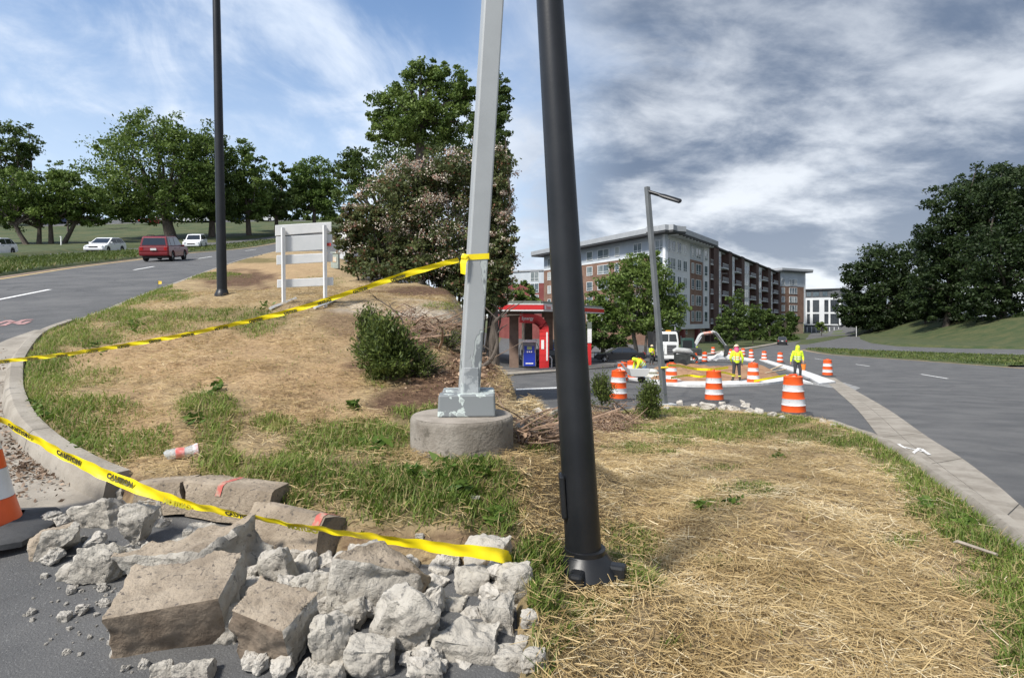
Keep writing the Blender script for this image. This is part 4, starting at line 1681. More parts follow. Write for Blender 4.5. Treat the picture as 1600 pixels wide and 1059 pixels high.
# front wing
sq = f1.s_of(1016)                          # where the pale corner begins
f1.part('brick_wall', M_BRICKB, (0, sq, ZB, split, -.6, 0))
f1.part('siding', M_SIDE, (0, sq, split, ZS, -.6, -.03))
f1.part('corner_siding', M_SIDE, (sq + .003, f1.L, zc[4] - FH / 2, ZS, -.6, .02))
f1.part('band_course', M_SIDEW, (0, sq - .01, split - .14, split + .14, -.1, .06))
for a, b in ((1016, 1040),):
    f1.part('podium_wall', M_TAN, (sq + .003, f1.L, ZB, zc[4] - FH / 2, -.6, -.1))
WPX = [(856, 861, 1), (884, 890, 1), (917, 926, 1), (934, 952, 2), (961, 968, 1), (990, 1003, 2), (1024, 1038, 2)]
for k in range(5):
    for a, b, c in WPX:
        s0, s1 = f1.s_of(a), f1.s_of(b)
        f1.window(s0, s1, zc[k] - 1.0, zc[k] + 1.05, c, .26, dd=.02)
f1.part('roof_fascia', M_ROOFM, (-2.6, f1.L + 2.4, ZS + .34, ZS + 1.35, -3, 2.4))
f1.part('roof_soffit', M_SOFF, (-2.5, f1.L + 2.3, ZS + .0, ZS + .335, -3, 2.3))
# corner to step
q1, q2, q3 = f2.s_of(1078), f2.s_of(1098), f2.L
PZ = zc[4] - FH / 2
f2.part('corner_siding', M_SIDEW, (0.02, q1, PZ, ZS, -.6, 0))
f2.part('siding', M_SIDE, (q1 + .003, q2, split, ZS, -.6, 0))
f2.part('brick_wall', M_BRICKB, (q1 + .003, q2, PZ, split - .003, -.6, 0))
f2.part('bay_siding', M_SIDEW, (q2 + .003, q3, PZ, ZS + .2, -.6, .25))
f2.part('podium_beam', M_SIDEW, (0, q3, PZ - 1.0, PZ - .003, -.8, .32))
f2.part('podium_wall', M_TAN, (0.02, q3, ZB, PZ - 1.003, -1.2, -.7))
for a in (.36, .72):
    f2.part('podium_pier', M_BRICKR, (q3 * a, q3 * a + 1.1, ZB, PZ - 1.003, -.69, .2))
for a in (.12, .2, .5, .86):
    f2.window(q3 * a, q3 * a + .9, zc[5] - .4, zc[5] + 1.0, 1, .4, dd=-.68)
for k in range(5):
    for a, b, c in [(1042, 1055, 3), (1058, 1064, 2), (1067, 1073, 2), (1080.5, 1084, 1), (1087, 1095, 2)]:
        f2.window(f2.s_of(a), f2.s_of(b), zc[k] - 1.15, zc[k] + 1.1, c, .22, dd=.02)
    f2.window(f2.s_of(1098.5), f2.s_of(1103.5), zc[k] - 1.2, zc[k] + 1.1, 1, .3, dd=.26)
f2.part('roof_fascia', M_ROOFM, (-2.4, q3 - .3, ZS + .345, ZS + 1.345, -3, 2.4))
f2.part('roof_soffit', M_SOFF, (-2.3, q3 - .4, ZS - .003, ZS + .34, -3, 2.3))
for k in range(12):
    c = q3 * (k + .6) / 13
    f2.part('roof_bracket', M_WFRM, (c, c + .16, ZS - .25, ZS - .01, .1, 2.1))
# balcony wing
f3.part('siding', M_SIDEW, (0, f3.L, ZB + 4.4, ZS + .7, -3.2, -1.6))
f3.part('podium_wall', M_BRICKD, (0, f3.L, ZB, ZB + 4.4, -3.0, -.3))
piers = [(1106.5, 1108), (1113, 1121), (1137, 1142), (1157, 1161.5), (1180, 1184), (1199, 1203), (1215, 1218)]
for a, b in piers:
    f3.part('brick_pier', M_BRICKD, (f3.s_of(a), f3.s_of(b), ZB, ZS + 1.2, -3.2, .35))
whites = [(1121, 1128), (1142, 1149), (1161.5, 1172), (1184, 1191), (1203, 1208)]
for a, b in whites:
    f3.part('bay_siding', M_SIDEW, (f3.s_of(a) + .01, f3.s_of(b), ZB + 4.4, ZS + .4, -3.2, -.2))
    for k in range(5):
        s0, s1 = f3.s_of(a), f3.s_of(b)
        f3.window(s0 + (s1 - s0) * .12, s0 + (s1 - s0) * .88, zc[k] - 1.2, zc[k] + 1.1, 2, .25, dd=-.19)
balc = [(1108.2, 1112.8), (1128, 1137), (1149, 1157), (1172, 1180), (1191, 1199), (1208, 1215)]
for a, b in balc:
    s0, s1 = f3.s_of(a) + .01, f3.s_of(b) - .01
    f3.part('recess_wall', M_RECESS, (s0, s1, ZB + 4.41, ZS, -1.59, -1.4))
    for k in range(5):
        zf = zc[k] - FH / 2
        o = f3.part('balcony', M_SIDEW, (s0, s1, zf, zf + .22, -1.39, .30))
        mb = MB()
        f3.box(mb, s0, s1, zf + 1.15, zf + 1.25, .2, .28)
        n = max(4, int((s1 - s0) / .45))
        for i in range(n + 1):
            c = s0 + .03 + (s1 - s0 - .06) * i / n
            f3.box(mb, c - .03, c + .03, zf + .22, zf + 1.15, .22, .26)
        mb.build('railing', M_RAIL, o)
        mb = MB()
        f3.box(mb, s0 + (s1 - s0) * .25, s0 + (s1 - s0) * .75, zf + .3, zf + 2.5, -1.38, -1.33)
        mb.build('balcony_door', M_GLASS, o)
f3.part('roof_edge', M_SOFF, (0, f3.L, ZS + .71, ZS + 1.0, -4.0, .5))
slab(inset(core, .10), ZB, ZS + .25, M_SIDE, 'core_wall', apt)
slab(inset(core, .04), ZS + .26, ZS + .6, M_ROOFM, 'roof_deck', apt)

# ---- end tower
TL, TR = P(1217.5, 0, 213), P(1256, 0, 220)
tow = thing('end_tower', 'narrow brick tower with grey top and jutting roof at the end of the balconies', 'building', (TL.x, TL.y, ZB))
ft = Fac(TL.xy, TR.xy, tow)
fs_ = Fac(TR.xy, (TR.x + 9, TR.y + 26), tow)
zt = [ft.z_of(1238, y) for y in (441, 454.5, 468, 481.5, 495)]
ft.part('brick_wall', M_BRICKB, (0, ft.L, zt[4] - 2, zt[0] - 1.6, -8, 0))
ft.part('siding', M_SIDE, (0, ft.L, zt[0] - 1.595, zt[0] + 3.8, -8, .05))
ft.part('podium_wall', M_TAN, (0, ft.L, ZB, zt[4] - 2.005, -8, -.2))
ft.part('end_wall', M_SIDEW, (ft.L + .003, ft.L + 1.0, ZB + 5, zt[0] + 3.75, -20, .02))
ft.part('roof_fascia', M_ROOFM, (-.4, ft.L + 3.4, zt[0] + 4.2, zt[0] + 5.0, -20, 1.6))
ft.part('roof_soffit', M_CHAR, (-.3, ft.L + 3.3, zt[0] + 3.85, zt[0] + 4.195, -20, 1.5))
for k, z in enumerate(zt):
    ft.window(ft.s_of(1233), ft.s_of(1245), z - 1.15, z + 1.15, 3, .25, dd=.06)
    ft.window(ft.s_of(1221), ft.s_of(1226), z - 1.15, z + 1.15, 1, .25, dd=.06)

# ---- low red and grey building behind the canopy
LB, LC = P(770, 0, 165), P(852, 0, 157)
low = thing('red_brick_wing', 'dark red brick wing with pale grey top storey peeping over the petrol canopy', 'building', (LB.x, LB.y, ZB))
fl = Fac(LB.xy, LC.xy, low)
zr = fl.z_of(830, 424)
zm = fl.z_of(830, 443)
fl.part('brick_wall', M_BRICKR, (0, fl.L, ZB, zm, -12, 0))
fl.part('siding', M_SIDE, (0, fl.L, zm + .003, zr, -12, .02))
fl.part('roof_edge', M_ROOFM, (-.3, fl.L, zr + .003, zr + .4, -12, .3))
for y in (432, 450, 468):
    z = fl.z_of(836, y)
    fl.window(fl.s_of(829), fl.s_of(842), z - 1.3, z + 1.3, 2, .3, dd=.04)

# ---- white office building at the end of the road
OC = P(1314, 0, 232)
OL = P(1256, 0, 240)
OR_ = P(1345, 0, 262)
off = thing('white_office', 'white framed office building with tall dark windows at the end of the road', 'building', (OC.x, OC.y, ZB))
fo = Fac(OL.xy, OC.xy, off)
fo2 = Fac(OC.xy, OR_.xy, off)
z_t, z_d, z_w, z_b = (fo.z_of(1314, y) for y in (452, 464.5, 508, 522))
for f_, L_ in ((fo, fo.L), (fo2, fo2.L)):
    e = 0.0 if f_ is fo else .01
    f_.part('white_wall', M_SIDEW, (e, L_, z_w, z_d, -9, 0))
    f_.part('top_storey', M_CHAR, (e, L_, z_d + .003, z_t, -9, -.4))
    f_.part('base_wall', M_CHAR, (e, L_, ZB - 1, z_w - .003, -9, -.5))
    f_.part('roof_edge', M_SOFF, (e, L_, z_t + .003, z_t + .5, -9, .2))
zr1 = [(fo.z_of(1314, 487), fo.z_of(1314, 468)), (fo.z_of(1314, 506), fo.z_of(1314, 490))]
M_GLASSD = mat('dark_glass', (0.030, 0.036, 0.044), (0.06, 0.07, 0.08), rough=.08, scale=.3, spec=.7)
M_MULL = mat('dark_mullion', (0.05, 0.055, 0.06), rough=.5)
for z0, z1 in zr1:
    for a, b, c in [(1261, 1265.5, 1), (1270, 1280, 3), (1288, 1294.5, 2), (1297.5, 1311, 4)]:
        fo.window(fo.s_of(a), fo.s_of(b), z0, z1, c, .35, dd=.03, fm=M_MULL, gm=M_GLASSD)
    for a, b in [(1316.5, 1322.5), (1325, 1328.5), (1331, 1336)]:
        fo2.window(fo2.s_of(a), fo2.s_of(b), z0, z1, 2, .35, dd=.03, fm=M_MULL, gm=M_GLASSD)
for a, b in [(1260, 1267), (1270, 1280), (1285, 1293), (1298, 1309)]:
    fo.window(fo.s_of(a), fo.s_of(b), z_d + .6, z_t - .7, 2, 0, dd=-.38, gm=M_GLASS, fm=M_MULL)
for a in range(1262, 1312, 7):
    fo.part('terrace_post', M_SIDEW, (fo.s_of(a), fo.s_of(a + 1), z_w - 3.0, z_w - .8, 1.8, 2.1))

# ================================================================== petrol station
M_RED = mat('station_red', (0.62, 0.030, 0.032), rough=.4)
M_WHT = mat('station_white', (0.78, 0.78, 0.77), rough=.45)
M_BLUE = mat('pump_blue', (0.020, 0.045, 0.38), rough=.35)
M_CLAD = mat('column_brick', (0.17, 0.115, 0.088), (0.22, 0.155, 0.12), scale=2, rough=.9)
M_CEIL = mat('canopy_ceiling', (0.42, 0.43, 0.43), rough=.7)
M_BLK = mat('black_plastic', (0.022, 0.022, 0.024), (0.035, 0.035, 0.037), scale=5, rough=.55)
M_GREYM = mat('grey_metal', (0.34, 0.35, 0.36), (0.28, 0.29, 0.30), scale=3, rough=.45, metal=.4)


def text_mesh(body, size, bold=0.0):
    cu = bpy.data.curves.new('lettering', 'FONT')
    cu.body = body
    cu.size = size
    cu.offset = bold
    cu.align_x = 'LEFT'
    cu.resolution_u = 2
    o = bpy.data.objects.new('lettering', cu)
    COL.objects.link(o)
    bpy.context.view_layer.update()
    dg = bpy.context.evaluated_depsgraph_get()
    me = bpy.data.meshes.new_from_object(o.evaluated_get(dg))
    bpy.data.objects.remove(o)
    V = [tuple(v.co) for v in me.vertices]
    Fs = [list(p.vertices) for p in me.polygons]
    bpy.data.meshes.remove(me)
    return V, Fs


c0 = P(849, 0, 44.0)
c1 = P(944, 0, 62.0)
c9 = P(770, 0, 43.4)
zg = float(gz(c0.x, c0.y))
st = thing('canopy', 'red and white fascia petrol station canopy on brick columns', 'canopy', (c0.x, c0.y, zg))
fa = Fac(c9.xy, c0.xy, st)
fb = Fac(c0.xy, c1.xy, st)
zu = H - (486 - HY) / F * 44.0
zo = H - (474.5 - HY) / F * 44.0
FT = zo - zu
for f_, q0, q1_ in ((fa, 0, fa.L), (fb, 0.0, fb.L)):
    f_.part('fascia', M_RED, (q0, q1_, zu + FT * .16, zu + FT * .86, -.25, .0))
    f_.part('fascia_trim', M_WHT, (q0, q1_, zu, zu + FT * .155, -.25, .012), (q0, q1_, zu + FT * .865, zu + FT, -.25, .012))
    f_.part('canopy_cap', mat('cap_green_grey', (.13, .15, .13), rough=.7), (q0, q1_, zu + FT * 1.01, zu + FT * 1.38, -.6, -.18))
sg = fb.part('sign_panel', M_WHT, (.25, 3.6, zu + FT * .22, zu + FT * .80, .0, .05))
V_, F_ = text_mesh('Exxon', FT * .62, .012)
mb = MB()
mb.add([fb.pt(.5 + x * 1.25, .058, zu + FT * .33 + y) for x, y, z in V_], F_)
mb.build('lettering', M_RED, sg)
slab([c9.xy, c0.xy, c1.xy, (c1.x - 18, c1.y + 16)], zu + .05, zu + .12, M_CEIL, 'canopy_ceiling', st)
slab([c9.xy + Vector((0, .3)), c0.xy + Vector((-.3, .3)), c1.xy + Vector((-.3, 0)), (c1.x - 18, c1.y + 16)], zu + FT, zu + FT * 1.02, M_ROOFM, 'canopy_roof', st)


def at_station(px, Y):
    X = (px - CX) / F * Y
    return Vector((X, Y, float(gz(X, Y))))


for px, Y in ((803, 47), (857, 52), (826, 60)):
    p = at_station(px, Y)
    mb = MB()
    h = zu + .06 - p.z
    q = p - st.location
    mb.box((q.x, q.y, q.z + h / 2), (.75, .75, h))
    mb.box((q.x, q.y, q.z + h - .25), (1.15, 1.15, .5))
    mb.build('column', M_CLAD, st)


def pump(label, px, Y, rz=0.0):
    p = at_station(px, Y)
    p.z += .10
    t = thing('fuel_pump', label, 'fuel pump', p, rz, 'fuel pumps under the canopy')
    MB().box((0, 0, 1.0), (1.05, .6, 1.9)).build('cabinet', mat('pump_grey', (.20, .21, .22), rough=.5), t, bevel=.03)
    MB().box((0, -.305, .62), (.92, .03, 1.05)).build('lower_panel', M_BLUE, t, bevel=.01)
    MB().box((0, -.31, 1.42), (.80, .04, .52)).build('upper_panel', M_BLUE, t, bevel=.01)
    s = MB().box((0, -.335, 1.52), (.38, .03, .26)).build('screen', mat('pump_screen', (.25, .34, .16), (.35, .42, .2), scale=9, rough=.3), t)
    k = MB()
    for i in range(3):
        k.box((-.16 + .16 * i, -.34, 1.22), (.10, .03, .10))
    k.build('keypad', M_WHT, t)
    MB().box((0, 0, 2.06), (1.18, .72, .20)).build('top_cap', M_WHT, t, bevel=.03)
    MB().box((0, -.33, .30), (.6, .012, .09)).build('decal', M_WHT, t)
    for sx in (-1, 1):
        MB().box((sx * .58, -.05, 1.15), (.12, .2, .42), ry=sx * .1).build('nozzle', M_BLK, t, bevel=.02)
        hz_ = [(sx * .6, -.1, 1.9), (sx * .78, -.2, 1.4), (sx * .76, -.22, .7), (sx * .62, -.15, .55), (sx * .58, -.1, 1.0)]
        MB().tube([Vector(q) for q in smooth_line(hz_, 5)], .022, 6).build('hose', M_BLK, t)
    return t


pump('blue fronted fuel pump with white cap beneath the red arch', 827, 46)
pump('fuel pump half hidden behind the thick black pole', 868, 54)

pa = at_station(850, 45)
arch = thing('pump_arch', 'curved red arch with white stripe beside the blue fuel pump', 'arch', pa)
wd = .55
prof = [(0, 0), (0, 2.9), (-.12, 3.4), (-.45, 3.75), (-.95, 3.9), (-1.9, 3.95)]
sp = [Vector((q[0], 0, q[1])) for q in smooth_line(prof, 6)]
mb = MB()
for i in range(len(sp) - 1):
    a, b = sp[i], sp[i + 1]
    d = (b - a).normalized()
    n = Vector((d.z, 0, -d.x))
    w = .36
    vs = []
    for p in (a - d * .01, b + d * .01):
        for o_, yy in ((-w, -.25), (w, -.25), (w, .25), (-w, .25)):
            vs.append(p + n * o_ + Vector((0, yy, 0)))
    mb.add(vs, [(3, 2, 1, 0), (4, 5, 6, 7), (0, 1, 5, 4), (1, 2, 6, 5), (2, 3, 7, 6), (3, 0, 4, 7)])
mb.build('arch_panel', M_RED, arch)
MB().box((.22, -.26, 1.75), (.12, .03, 2.2)).build('white_stripe', M_WHT, arch)
MB().box((-.12, -.262, 1.9), (.22, .03, .7)).build('notice', M_WHT, arch)
V_, F_ = text_mesh('Synergy', .36, .006)
mb = MB()
mb.add([(-1.75 + x * .8, -.262, 3.82 + y) for x, y, z in V_], F_)
mb.build('lettering', M_WHT, arch)
# price pylon edge and bin seen past the pole
pp = at_station(921, 50)
py_ = thing('station_sign', 'slim red and white station sign beside the thick black pole', 'sign', pp)
MB().box((0, 0, 1.0), (.30, .2, 2.0)).build('sign_post', M_RED, py_)
MB().box((0, -.02, 2.6), (.34, .25, 1.2)).build('sign_panel', M_WHT, py_)
MB().box((0, 0, 3.5), (.36, .25, .6)).build('sign_cap', mat('cap_green_grey', (.13, .15, .13)), py_)
bl = at_station(857, 46)
bo = thing('hoop_barrier', 'small white hoop barrier guarding the fuel pump', 'barrier', bl)
MB().tube([(-.25, 0, 0), (-.25, 0, .75), (-.15, 0, .92), (.15, 0, .92), (.25, 0, .75), (.25, 0, 0)], .05, 8).build('hoop', M_WHT, bo, smooth=True)

# ================================================================== poles
M_POLEB = mat('black_pole_paint', (0.009, 0.010, 0.012), (0.016, 0.017, 0.019), rough=.38, scale=2, spec=.35, bump=.03, bscale=60)
M_POLEG = None


def peeling(name, base, chip, under, scale=5.0, lo=.56, hi=.575, stretch=(1, 1, .45)):
    m = mat(name, base, tuple(c * .90 for c in base), rough=.5, scale=2.2, bump=.0)
    t = m.node_tree
    b = t.nodes['Principled BSDF']
    L = t.links
    src = b.inputs['Base Color'].links[0].from_socket
    co = t.nodes.new('ShaderNodeTexCoord')
    mp_ = t.nodes.new('ShaderNodeMapping')
    mp_.inputs['Scale'].default_value = stretch
    L.new(co.outputs['Object'], mp_.inputs[0])
    n = t.nodes.new('ShaderNodeTexNoise')
    n.inputs['Scale'].default_value = scale
    n.inputs['Detail'].default_value = 5
    n.inputs['Roughness'].default_value = .5
    L.new(mp_.outputs[0], n.inputs['Vector'])
    # the paint has let go only near the foot
    sp_ = t.nodes.new('ShaderNodeSeparateXYZ')
    L.new(co.outputs['Object'], sp_.inputs[0])
    lowr = t.nodes.new('ShaderNodeMapRange')
    lowr.inputs['From Min'].default_value = .15
    lowr.inputs['From Max'].default_value = 1.25
    lowr.inputs['To Min'].default_value = .05
    lowr.inputs['To Max'].default_value = -.16
    L.new(sp_.outputs[2], lowr.inputs['Value'])
    ad = t.nodes.new('ShaderNodeMath')
    ad.operation = 'ADD'
    L.new(n.outputs['Fac'], ad.inputs[0])
    L.new(lowr.outputs[0], ad.inputs[1])
    r1 = t.nodes.new('ShaderNodeMapRange')
    r1.inputs['From Min'].default_value = lo
    r1.inputs['From Max'].default_value = hi
    L.new(ad.outputs[0], r1.inputs['Value'])
    r2 = t.nodes.new('ShaderNodeMapRange')
    r2.inputs['From Min'].default_value = lo - .035
    r2.inputs['From Max'].default_value = lo - .02
    L.new(ad.outputs[0], r2.inputs['Value'])
    m1 = t.nodes.new('ShaderNodeMix')
    m1.data_type = 'RGBA'
    L.new(r2.outputs[0], m1.inputs[0])
    L.new(src, m1.inputs[6])
    m1.inputs[7].default_value = (*chip, 1)
    m2 = t.nodes.new('ShaderNodeMix')
    m2.data_type = 'RGBA'
    L.new(r1.outputs[0], m2.inputs[0])
    L.new(m1.outputs[2], m2.inputs[6])
    m2.inputs[7].default_value = (*under, 1)
    L.new(m2.outputs[2], b.inputs['Base Color'])
    bp = t.nodes.new('ShaderNodeBump')
    bp.inputs['Strength'].default_value = .5
    bp.inputs['Distance'].default_value = .004
    bp.invert = True
    L.new(r2.outputs[0], bp.inputs['Height'])
    L.new(bp.outputs[0], b.inputs['Normal'])
    return m


M_PEEL = peeling('peeling_grey_paint', (0.34, 0.355, 0.36), (0.40, 0.43, 0.42), (0.165, 0.178, 0.188), lo=.53, hi=.545)
M_PEELB = peeling('peeling_box_paint', (0.38, 0.42, 0.41), (0.50, 0.56, 0.53), (0.19, 0.205, 0.21), scale=9, lo=.50, hi=.515, stretch=(1, 1, 1))
M_OLDC = mat('weathered_concrete', (0.26, 0.235, 0.20), (0.155, 0.135, 0.11), rough=.95, scale=3.5, bump=.6, bscale=40, c3=(.10, .088, .07), s3=11, t3=(.56, .7))
M_RINGC = mat('weathered_concrete_top', (0.30, 0.265, 0.225), (0.205, 0.18, 0.15), rough=.95, scale=4, bump=.4, bscale=50)

# slim black lamp post by the climbing road
b = G(347, 462)
lp = thing('lamp_post', 'slim black lamp post standing on the verge by the climbing road', 'lamp post', b)
lean = Vector((P(338, 0, b.y).x - b.x, 0, P(338, 0, b.y).z - b.z))
k = 9.2 / lean.z
MB().tube([(0, 0, -.2), (0, 0, .1), lean * k], [7.6 * b.y / F, 7.4 * b.y / F, 4.4 * b.y / F], 16).build('pole', M_POLEB, lp, smooth=True)
MB().lathe([(11 * b.y / F, -.1), (11 * b.y / F, .03), (9 * b.y / F, .07), (7.8 * b.y / F, .12)], 16).build('base_cover', M_POLEB, lp, smooth=True)
tp = lean * k
MB().tube([tp - Vector((0, 0, .2)), tp + Vector((-.8, 0, .1)), tp + Vector((-1.5, 0, .15))], .045, 8).build('arm', M_POLEB, lp)
MB().box(tp + Vector((-1.8, 0, .13)), (.75, .35, .14)).build('lamp_head', M_POLEB, lp, bevel=.04)

# peeling grey square pole on its concrete footing
bc = G(722, 704)
Yp = bc.y + .10
footc = Vector((P(722, 0, Yp).x, Yp, float(top(P(722, 0, Yp).x, Yp)) - .02))
ft_ = thing('pole_footing', 'round weathered concrete footing beneath the peeling grey pole', 'footing', footc)
zt_ = H - (648 - HY) / F * Yp - footc.z       # top of the footing above the soil
rf = 80 * Yp / F
prof = [(rf * 1.0, -.3), (rf, zt_ - .03), (rf * .985, zt_ - .008), (rf * .96, zt_), (rf * .5, zt_ + .002), (0.01, zt_ + .003)]
mb = MB()
mb.lathe(prof, 48, cap=False)
o = mb.build('footing_block', M_OLDC, ft_, smooth=True)
MB().lathe([(rf * .965, zt_ + .001), (rf * .95, zt_ + .004), (rf * .4, zt_ + .005), (.01, zt_ + .005)], 48, cap=False).build('footing_top', M_RINGC, ft_, smooth=True)
pb = Vector((P(730, 0, Yp).x, Yp, footc.z + zt_ + .005))
gp = thing('square_pole', 'tall grey square pole with peeling paint standing on a round concrete footing', 'pole', pb)
rot = R(14)
# cast box around the foot: a front half and a rear half, slightly apart
bw, bh = 88 * Yp / F, 34 * Yp / F
mb = MB().box((0.0, -.055, bh / 2), (bw, bw * .42, bh), rz=rot * .3, taper=.96)
mb.build('base_cover', M_PEELB, gp, bevel=.012)
mb = MB().box((0.0, .145, bh / 2 + .01), (bw * .98, bw * .48, bh), rz=rot * .3, taper=.96)
mb.build('base_cover', M_PEELB, gp, bevel=.012)
topx = P(769, 0, Yp).x - pb.x
topz = P(769, 0, Yp).z - pb.z
hw = 18.5 * Yp / F
kx = 7.5 / topz
mb = MB()
vs = []
for z, f_ in ((-.02, 1.0), (7.5, 1.06)):
    for x, y in ((-1, -1), (1, -1), (1, 1), (-1, 1)):
        c, s = math.cos(rot), math.sin(rot)
        qx, qy = x * hw * .82 * f_, y * hw * .82 * f_
        vs.append((topx * z / topz + c * qx - s * qy, .05 + s * qx + c * qy, z))
mb.add(vs, [(3, 2, 1, 0), (4, 5, 6, 7), (0, 1, 5, 4), (1, 2, 6, 5), (2, 3, 7, 6), (3, 0, 4, 7)])
pole_o = mb.build('shaft', M_PEEL, gp, bevel=.012)
zp = H - (578 - HY) / F * Yp - pb.z
c, s = math.cos(rot), math.sin(rot)
nx, ny = s, -c
mb = MB().box((topx * (zp - .1) / topz + nx * hw * .84, .05 + ny * hw * .84, zp - .10), (hw * 1.25, .010, .24), rz=rot)
mb.build('hand_hole_cover', mat('cover_grey', (.22, .235, .245), (.36, .375, .38), scale=14, lo=.45, hi=.55, rough=.5), gp, bevel=.004)

# thick black pole
b = G(914, 903)
bp = thing('black_pole', 'thick black round pole with a square cast foot rising from the straw', 'pole', b)
lx = P(859, 0, b.y).x - b.x
lz = P(859, 0, b.y).z - b.z
kk = 8.0 / lz
r0, r1 = 28.5 * b.y / F, 21 * b.y / F
MB().tube([(0, 0, .02), Vector((lx, 0, lz)) * .33, Vector((lx, 0, lz)), Vector((lx * kk, 0, 8.0))], [r0, r0 - (r0 - r1) * .33, r1, r1 * .72], 32).build('shaft', M_POLEB, bp, smooth=True)
mb = MB()
hs = 45 * b.y / F
mb.box((0, 0, .028), (hs * 2.05, hs * 2.05, .055), rz=R(24))
mb.build('foot_plate', M_POLEB, bp, bevel=.015)
mb = MB()
mb.lathe([(hs * 1.18, .05), (hs * 1.08, .075), (r0 * 1.25, .135), (r0 * 1.12, .15), (r0 * 1.12, .175), (r0 * .9, .18)], 32, cap=False)
mb.build('foot_collar', M_POLEB, bp, smooth=True)
for i in range(4):
    a = R(24 + 45 + 90 * i)
    mb = MB()
    mb.box((math.cos(a) * hs * 1.12, math.sin(a) * hs * 1.12, .065), (.10, .08, .09), rz=a)
    o = mb.build('bolt_cover', M_POLEB, bp, bevel=.018)
zh = H - (772 - HY) / F * b.y - b.z
MB().box((lx * zh / lz - r0 * .96, -.02, zh), (.03, .10, .24), ry=R(-3.7)).build('hand_hole_cover', M_POLEB, bp, bevel=.01)
MB().lathe([(hs * 1.45, -.3), (hs * 1.45, -.025), (hs * 1.35, -.012), (.02, -.01)], 32, cap=False).build('concrete_pad', M_OLDC, bp, smooth=True)

# leaning grey street lamp
b = G(1039, 633)
sl = thing('street_lamp', 'leaning grey square street lamp with a dark drooping arm at the edge of the lot', 'street lamp', b)
tp = P(1011, 292, b.y) - b
w0, w1 = 9 * b.y / F, 8 * b.y / F
vs = []
rz_ = R(28)
for p, w in ((Vector((0, 0, -.1)), w0), (tp, w1)):
    for x, y in ((-1, -1), (1, -1), (1, 1), (-1, 1)):
        qx, qy = x * w * .42, y * w * .42
        vs.append((p.x + math.cos(rz_) * qx - math.sin(rz_) * qy, p.y + math.sin(rz_) * qx + math.cos(rz_) * qy, p.z))
MB().add(vs, [(3, 2, 1, 0), (4, 5, 6, 7), (0, 1, 5, 4), (1, 2, 6, 5), (2, 3, 7, 6), (3, 0, 4, 7)]).build('shaft', mat('lamp_grey', (.115, .125, .13), (.15, .16, .165), scale=1.5, rough=.5), sl, bevel=.01)
ae = P(1064, 315, b.y * .97) - b
a0 = tp + Vector((.02, 0, -.14))
MB().tube([a0, a0.lerp(ae, .38)], [.055, .055], 10).build('arm', M_POLEB, sl, smooth=True)
MB().tube([a0.lerp(ae, .36), a0.lerp(ae, .5), a0.lerp(ae, .97), ae], [.075, .10, .10, .06], 12, squash=.62).build('lamp_head', M_POLEB, sl, smooth=True)
MB().box((0, 0, .03), (.5, .5, .06), rz=rz_).build('foot_plate', mat('pale_metal', (.42, .43, .43), rough=.5), sl, bevel=.01)
MB().tube([(P(1037, 574, b.y) - b) + Vector((-.11, -.1, 0)), (P(1037, 574, b.y) - b) + Vector((.11, -.1, .01))], .03, 6).build('tape_wrap', mat('caution_yellow', (.80, .60, .012), rough=.42), sl)

# ================================================================== barricade
M_BWHITE = mat('barricade_white', (0.66, 0.66, 0.65), (0.58, 0.59, 0.59), scale=4, rough=.5)
M_BGREY = mat('barricade_sheet', (0.52, 0.54, 0.545), (0.58, 0.59, 0.595), scale=3, rough=.55)
b0, b1 = G(447, 474), G(509, 464)
b1 = Vector((P(509, 0, b0.y + .22).x, b0.y + .22, 0))
b1.z = float(top(b1.x, b1.y))
bc_ = (b0 + b1) / 2
ba = thing('barricade', 'white three rail road barricade with a blank sign sheet, standing on the straw verge', 'barricade', bc_)
Yb = bc_.y
dirx = (b1 - b0).normalized()


def bp_(px, py, dy=0.0):
    t_ = (px - 447) / 62.0
    Y_ = b0.y + .22 * t_ + dy
    return P(px, py, Y_) - bc_


def rail(pts, th, m, name):
    vs = [bp_(*p) for p in pts] + [bp_(*p, dy=th) for p in pts]
    return MB().add(vs, [(3, 2, 1, 0), (4, 5, 6, 7), (0, 1, 5, 4), (1, 2, 6, 5), (2, 3, 7, 6), (3, 0, 4, 7)]).build(name, m, ba, bevel=.008)


rail([(430, 369), (518, 362), (518, 347), (430, 352)], .03, M_BWHITE, 'rail')
rail([(431, 395), (519, 389), (519, 366), (431, 370)], .012, M_BGREY, 'sign_sheet')
rail([(432, 414), (520, 409), (520, 395), (432, 399)], .03, M_BWHITE, 'rail')
rail([(433, 450), (521, 446), (521, 433), (433, 437)], .03, M_BWHITE, 'rail')
for x0, y0, y1 in ((443.5, 474, 356), (508.5, 465, 352)):
    p0, p1 = bp_(x0, y0, -.045), bp_(x0 - 1.5, y1, -.045)
    p0.z = float(top(p0.x + bc_.x, p0.y + bc_.y)) - bc_.z
    mb = MB()
    mb.tube([p0 + Vector((0, 0, -.08)), p1], .036, 4)
    mb.build('upright', M_BWHITE, ba)
    mb = MB()
    for k in range(16):
        q = p0.lerp(p1, .08 + .058 * k)
        mb.lathe([(.010, 0), (.010, .001)], 6)
    p2 = bp_(x0, y0, 0)
    f0 = p2 + Vector((0, -.55, 0))
    f1_ = p2 + Vector((0, .55, .12))
    f0.z = float(top(f0.x + bc_.x, f0.y + bc_.y)) - bc_.z + .03
    f1_.z = float(top(f1_.x + bc_.x, f1_.y + bc_.y)) - bc_.z + .03
    MB().tube([f0, f1_], .03, 4).build('foot', M_BWHITE, ba)
MB().box(bp_(514, 382, -.02), (.07, .012, .05)).build('sticker', mat('red_sticker', (.45, .05, .04)), ba)

